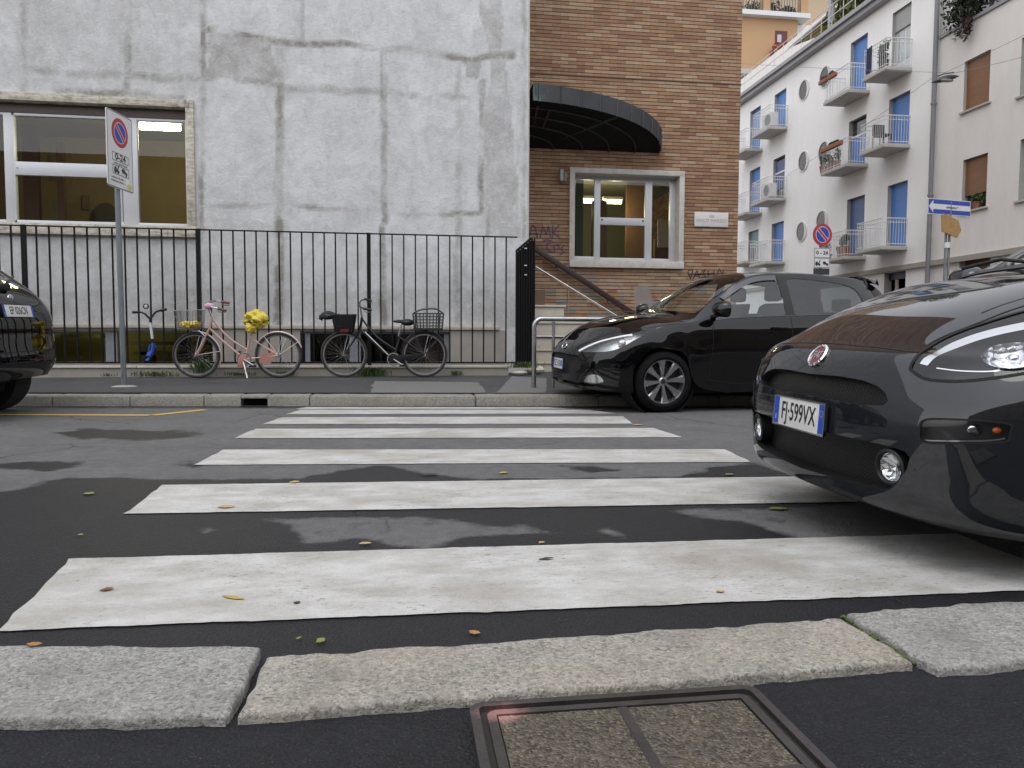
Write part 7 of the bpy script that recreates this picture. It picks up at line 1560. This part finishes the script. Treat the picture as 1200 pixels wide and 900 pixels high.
# plastic lattice crate on the rear rack (a thing of its own)
mb = MB(); x0, x1, y0, y1, z0, z1 = .43, .83, -.16, .16, .71, .93
def lat(a, b, c_, d, n, m_):
    a, b, c_, d = [np.array(q, float) for q in (a, b, c_, d)]
    for i in range(n+1): p_, q_ = a+(b-a)*i/n, d+(c_-d)*i/n; mb.beam(p_, q_, .012, .008, up=(.01, .3, .2))
    for j in range(m_+1): p_, q_ = a+(d-a)*j/m_, b+(c_-b)*j/m_; mb.beam(p_, q_, .012, .008, up=(.01, .3, .9))
lat((x0, y0, z0), (x1, y0, z0), (x1+.02, y0-.02, z1), (x0-.02, y0-.02, z1), 9, 5); lat((x0, y1, z0), (x1, y1, z0), (x1+.02, y1+.02, z1), (x0-.02, y1+.02, z1), 9, 5); lat((x0, y0, z0), (x0, y1, z0), (x0-.02, y1+.02, z1), (x0-.02, y0-.02, z1), 7, 5); lat((x1, y0, z0), (x1, y1, z0), (x1+.02, y1+.02, z1), (x1+.02, y0-.02, z1), 7, 5); lat((x0, y0, z0), (x1, y0, z0), (x1, y1, z0), (x0, y1, z0), 9, 7)
for s in (y0-.02, y1+.02): mb.tube(spl([(x0-.02, s, z1), (x0+.08, s, z1+.05), (x0+.2, s, z1+.07), (x1-.08, s, z1+.065), (x1+.02, s, z1)]), .010, 6)
mx = wmat(kb); mb.v = [tuple(mx @ Vector(p)) for p in mb.v]; cr_ = thing('lattice_crate', 'black plastic lattice crate strapped on the rear rack of the black bicycle', 'crate', tuple(mx @ Vector((.63, 0, .71)))); mb.build('lattice', P('black_plastic_lattice', (.02, .025, .025), .5), cr_)
# orange-lensed lamp seen behind the front wheel
# ================================================================ KICK SCOOTER on the coping
ky = YF-.07; q = PY(175, 425, ky); zc2 = zc; ks = thing('kick_scooter', 'folded blue and white kick scooter standing against the iron fence', 'kick scooter', (float(q[0]), ky, zc2)); KP = lambda x, y, d=0: PY(x, y, ky+d)
M_KB = P('kick_blue', (.02, .07, .32), .4); M_KW = P('kick_white', (.55, .58, .60), .4, var=.35, nscale=50)
MB().tube(spl([KP(155.5, 365.8, -.06), KP(163, 365.5), KP(170, 368), KP(176, 373), KP(183, 365.5), KP(195, 362.2, -.06)]), .014, 8).build('handlebar', M_TRIM, ks, smooth=60)
for a, b in (((155, 366), (162, 365.8)), ((188, 364), (195.5, 362.2))): MB().tube([KP(*a, -.06), KP(*b, -.05)], .019, 8).build('grip', M_TRIM, ks, smooth=60)
MB().tube([KP(176, 371), KP(176.5, 378)], .02, 10).build('collar', M_TRIM, ks, smooth=60); MB().tube([KP(176.3, 378), KP(178.5, 397)], .019, 10).build('stem', M_KW, ks, smooth=60); MB().tube([KP(178.3, 396), KP(179.5, 404)], .016, 8).build('lower_stem', M_TRIM, ks, smooth=60)
MB().tube([KP(180, 402), KP(179, 412), KP(172.5, 423)], .026, 8).tube([KP(176, 404, .05), KP(175, 416, .06)], .02, 8).build('fork', M_KB, ks, smooth=60)
MB().beam(KP(171, 423.0, -.03), KP(181, 405, .10), .09, .03).build('deck', M_KB, ks, bev=.008)
c = KP(173, 424.5, -.02); MB().lathe([(.045, -.015), (.055, -.01), (.055, .01), (.045, .015), (.001, .0062), (.001, -.012)], (c[0], c[1], c[2]+.04), 1, 20).build('wheel', M_TYRE, ks, smooth=40)
c = KP(171, 359, -.02); MB().lathe([(.028, -.012), (.040, -.008), (.040, .008), (.028, .0062)], tuple(c), 1, 20).build('bell_ring', M_TRIM, ks, smooth=40); MB().ell(tuple(c), (.018, .012, .018), 12, 8).build('bell', M_SW, ks, smooth=60)
# ================================================================ MOTOR SCOOTER behind the hatchback
SY = 10.55; xf_, xb_ = float(PY(778, 400, SY)[0]), float(PY(688, 400, SY)[0]); zs = swz(2.5, SY)
ms = thing('motor_scooter', 'black motor scooter with a clear windscreen parked behind the black hatchback', 'motor scooter', ((xf_+xb_)/2, SY, zs))
for x in (xf_, xb_):
    MB().lathe([(.15, -.045), (.22, -.05), (.25, -.02), (.25, .02), (.22, .05), (.15, .045), (.02, .03), (.02, -.03)], (x, SY, zs+.25), 1, 28).build('wheel', M_TYRE, ms, smooth=40)
M_SCB = P('scooter_black', (.015, .015, .016), .3, coat=.4)
def loftx(secs):
    Pn = np.array([[(x+ .0, SY+w*math.cos(a), z+h*math.sin(a)) for a in np.linspace(0, 2*math.pi, 15)] for x, w, z, h in secs]); return MB().grid(Pn)
loftx([(xb_-.22, .03, zs+.62, .04), (xb_-.1, .13, zs+.60, .13), (xb_+.15, .17, zs+.58, .18), (xb_+.4, .15, zs+.5, .18), (xb_+.5, .05, zs+.45, .12)]).build('body', M_SCB, ms, smooth=60)
loftx([(xb_-.15, .05, zs+.78, .03), (xb_, .13, zs+.79, .05), (xb_+.3, .14, zs+.80, .05), (xb_+.55, .09, zs+.76, .04)]).build('seat', M_TRIM, ms, smooth=60)
MB().box(xb_+.4, xf_-.2, SY-.15, SY+.15, zs+.25, zs+.31).build('footboard', M_SCB, ms, bev=.02)
MB().prism([(xf_-.22, SY-.2, zs+.28), (xf_-.22, SY+.2, zs+.28), (xf_-.16, SY+.17, zs+.95), (xf_-.16, SY-.17, zs+.95)], (.10, 0, -.02)).build('leg_shield', M_SCB, ms, bev=.03)
MB().tube([(xf_-.02, SY, zs+.3), (xf_-.14, SY, zs+.95)], .04, 10).build('fork', M_SCB, ms)
hx, hz_ = PY(758, 364, SY)[0], PY(758, 364, SY)[2]; MB().tube([(hx-.05, SY-.34, hz_+.0), (hx, SY-.12, hz_-.04), (hx, SY+.12, hz_-.04), (hx-.05, SY+.34, hz_)], .016, 8).build('handlebar', M_TRIM, ms, smooth=50)
MB().ell((hx, SY, hz_-.04), (.12, .16, .09), 16, 10).build('headlamp_cowl', M_SCB, ms, smooth=60); MB().ell((hx-.05, SY-.13, hz_+.0), (.05, .04, .035), 12, 8).build('indicator', P('orange_red_lens', (.42, .05, .02), .25), ms, smooth=60)
Pn = np.array([[(hx-.03+.16*(1-t)+.04*s*s*0-.10*s*s, SY+.19*s*(1-.35*t), hz_-.02+.38*t) for s in np.linspace(-1, 1, 11)] for t in np.linspace(0, 1, 8)]); MB().grid(Pn).build('windscreen', P('scooter_screen', (.50, .54, .55), .15, Alpha=.5), ms, smooth=60)
q = PY(676, 384, SY); MB().box(q[0]-.02, q[0]+.03, SY-.12, SY+.12, q[2]-.10, q[2]+.10).build('back_pad', M_TRIM, ms, bev=.02); q = PY(688, 390, SY); MB().ell(tuple(q), (.16, .12, .05), 14, 8).build('rear_rack', M_TRIM, ms, smooth=60)
a_ = R(42); ms.rotation_euler.z = a_; off_ = hx-(xf_+xb_)/2; ms.location.x += off_*(1-math.cos(a_)); ms.location.y -= off_*math.sin(a_)*.6
# ================================================================ weeds, leaves, moss
M_WEED = leafmat('weed_green', (.035, .075, .015), (.10, .16, .04))
def tuft(label, px, py, Yp, h, w, n, seed, mat=None, broad=False):
    b = PY(px, py, Yp); o = thing('weed_tuft', label, 'weeds', tuple(float(q) for q in b)); rg = np.random.default_rng(seed); mb = MB()
    for i in range(n):
        a = rg.uniform(0, 2*math.pi); x0 = b+np.array([rg.normal()*w*.45, -abs(rg.normal())*w*.12, 0]); l = h*rg.uniform(.4, 1.1); out = np.array([math.cos(a), math.sin(a)*.5, 0])*l*rg.uniform(.2, .8); s = np.array([-math.sin(a), math.cos(a), 0])*(.022 if broad else .008)*rg.uniform(.6, 1.3)
        p1 = x0+out*.4+np.array([0, 0, l*.6]); p2 = x0+out+np.array([0, 0, l*.8]); mb.add([x0-s*.4, x0+s*.4, p1+s, p2, p1-s], [(0, 1, 2, 4), (4, 2, 3)])
    mb.build('leaves', mat or M_WEED, o); return o
tuft('low dull weeds along the wall foot right of the no-parking sign post', 183, 441, YL-.03, .10, .34, 150, 1, leafmat('weed_olive', (.045, .06, .02), (.11, .13, .05))); tuft('small leafy weed behind the front wheel of the pink bicycle', 238, 437, YL-.03, .26, .10, 60, 2, broad=True)
tuft('bright green grass tuft between the black bicycle wheels', 436, 442, YL-.04, .20, .20, 220, 3); tuft('low weeds under the chain guard of the pink bicycle', 280, 440, YL-.03, .07, .30, 90, 4, MATS.get('weed_olive') or leafmat('weed_olive', (.045, .06, .02), (.11, .13, .05))); tuft('fresh green weeds at the foot of the iron gate', 614, 431, YL-.02, .13, .22, 170, 5)
tuft('tiny weeds at the wall foot under the rear wheel of the pink bicycle', 335, 440, YL-.03, .08, .12, 50, 6, broad=True); tuft('sparse weeds at the wall foot right of the black bicycle', 535, 440, YL-.03, .10, .10, 40, 7); tuft('short weed at the wall foot left of the no-parking sign post', 128, 441, YL-.03, .06, .10, 30, 8)
LEAF = {'yellow': P('leaf_fallen_yellow', (.36, .27, .06), .6, var=.3, nscale=60), 'red': P('leaf_fallen_red', (.17, .05, .035), .6, var=.3, nscale=60), 'orange': P('leaf_fallen_orange', (.32, .15, .05), .6, var=.3, nscale=60), 'green': P('leaf_fallen_green', (.16, .18, .05), .6, var=.3, nscale=60), 'tan': P('leaf_fallen_tan', (.36, .27, .14), .7, var=.3, nscale=60), 'dark': P('leaf_fallen_dark', (.04, .03, .025), .7, var=.3, nscale=60)}
def fallen(px, py, l, w, ang, colr, label, z=.006):
    g = G(px, py, z); ca, sa = math.cos(ang), math.sin(ang); mb = MB(); n = 9; rows = []
    for i in range(n+1):
        f = i/n; hw_ = w/2*math.sin(math.pi*min(max(f, .03), .97))**.8*(1+.15*math.sin(f*17+px)); zz = z-.002+.0015*math.sin(f*3+px)+.002
        rows.append([(g[0]+(f-.5)*l*ca-s*hw_*sa, g[1]+(f-.5)*l*sa+s*hw_*ca, zz+.002*abs(s)) for s in (-1, 0, 1)])
    mb.grid(np.array(rows)); o = tag(mb.build('fallen_leaf', LEAF[colr], smooth=60), label, 'leaf', 'fallen leaves on the road'); return o
fallen(273, 700, .075, .020, -.5, 'yellow', 'long narrow yellow leaf lying on the nearest white stripe', .0062); fallen(125, 691, .035, .025, .3, 'red', 'dark red leaf on the left part of the nearest white stripe', .0062); fallen(556, 741, .030, .022, -.6, 'orange', 'orange-yellow leaf in the dark gutter strip by the warm kerb stone')
fallen(40, 755, .030, .022, .2, 'orange', 'orange leaf on the far edge of the grey kerb stone at left', .034); fallen(376, 751, .024, .022, .8, 'green', 'pale green leaf in the gutter strip right of the kerb joint'); fallen(350, 748, .014, .012, 0, 'green', 'tiny green leaf in the gutter strip above the kerb joint'); fallen(265, 594, .07, .05, .1, 'tan', 'tan leaf on the left part of the second white stripe', .0062); fallen(104, 578, .05, .05, .9, 'green', 'greenish leaf on wet asphalt left of the second white stripe')
fallen(428, 637, .045, .03, .4, 'tan', 'pale tan leaf at the edge of a dry asphalt patch'); fallen(345, 565, .05, .05, .2, 'yellow', 'yellow leaf on the top edge of the second white stripe'); fallen(635, 636, .03, .02, .7, 'tan', 'small pale leaf right of the dry asphalt patch'); fallen(590, 554, .05, .04, .2, 'yellow', 'yellow leaf on asphalt between the second and third stripes'); fallen(855, 556, .06, .04, .5, 'green', 'yellow-green leaf on asphalt near the grey car front')
fallen(912, 596, .09, .05, .1, 'green', 'long greenish leaf just below the second stripe beside the grey car'); fallen(348, 706, .022, .015, .9, 'dark', 'small dark leaf scrap on the nearest white stripe', .0062); fallen(640, 655, .05, .018, .1, 'dark', 'dark leaf scrap on the top edge of the nearest white stripe', .0062); fallen(94, 627, .02, .015, .1, 'tan', 'tiny tan leaf on the wet asphalt at left'); fallen(844, 693, .03, .02, .4, 'tan', 'small brown leaf on the right of the nearest white stripe', .0062)
fallen(748, 498, .10, .06, .2, 'tan', 'pale leaf at the right end of the far stripes'); fallen(503, 556, .10, .04, .1, 'dark', 'dark leaf scrap between the second and third stripes')
M_MOSS = leafmat('moss_green', (.03, .05, .01), (.09, .13, .025))
def moss(pts, z, n, seed, label):
    rg = np.random.default_rng(seed); mb = MB()
    for i in range(n):
        k = rg.integers(len(pts)-1); t_ = rg.random(); a, b = np.array(pts[k]), np.array(pts[k+1]); p = a+(b-a)*t_; g = G(p[0]+rg.normal()*1.2, p[1]+rg.normal()*.8, z); s = rg.uniform(.002, .006); mb.ell((g[0], g[1], z), (s, s, s*.8), 6, 4)
    o = mb.build('moss', M_MOSS, smooth=60); tag(o, kind='stuff')
moss([(988,722),(1010,738),(1040,757),(1072,777)], .014, 90, 1, ''); moss([(560,850),(566,880),(570,898)], .018, 40, 2, ''); moss([(884,818),(900,833),(915,845)], .020, 40, 3, '')
# ================================================================ houses on the camera's side of the street (seen only in reflections)
t = NT('house_render_behind'); sx = t.n('ShaderNodeSeparateXYZ'); co = t.co(); t.l(co, sx.inputs[0]); c = t.mix(t.noise(co, .8, 4), (.20, .16, .12), (.27, .22, .17)); t.bsdf(c, .85); M_BEH = t.m
bh = thing('rendered_house', 'brown rendered house across the open space behind the viewpoint', 'building', (-6, -14.0, 0))
MB().box(-60, 50, -26, -14, -.05, 9.5).build('wall', M_BEH, bh)
for fl in range(2):
    for k in range(14): x = -34+k*4.5; MB().box(x, x+1.3, -14.05, -13.96, 1.6+fl*3.6, 3.6+fl*3.6).build('window', M_DKGL, bh)
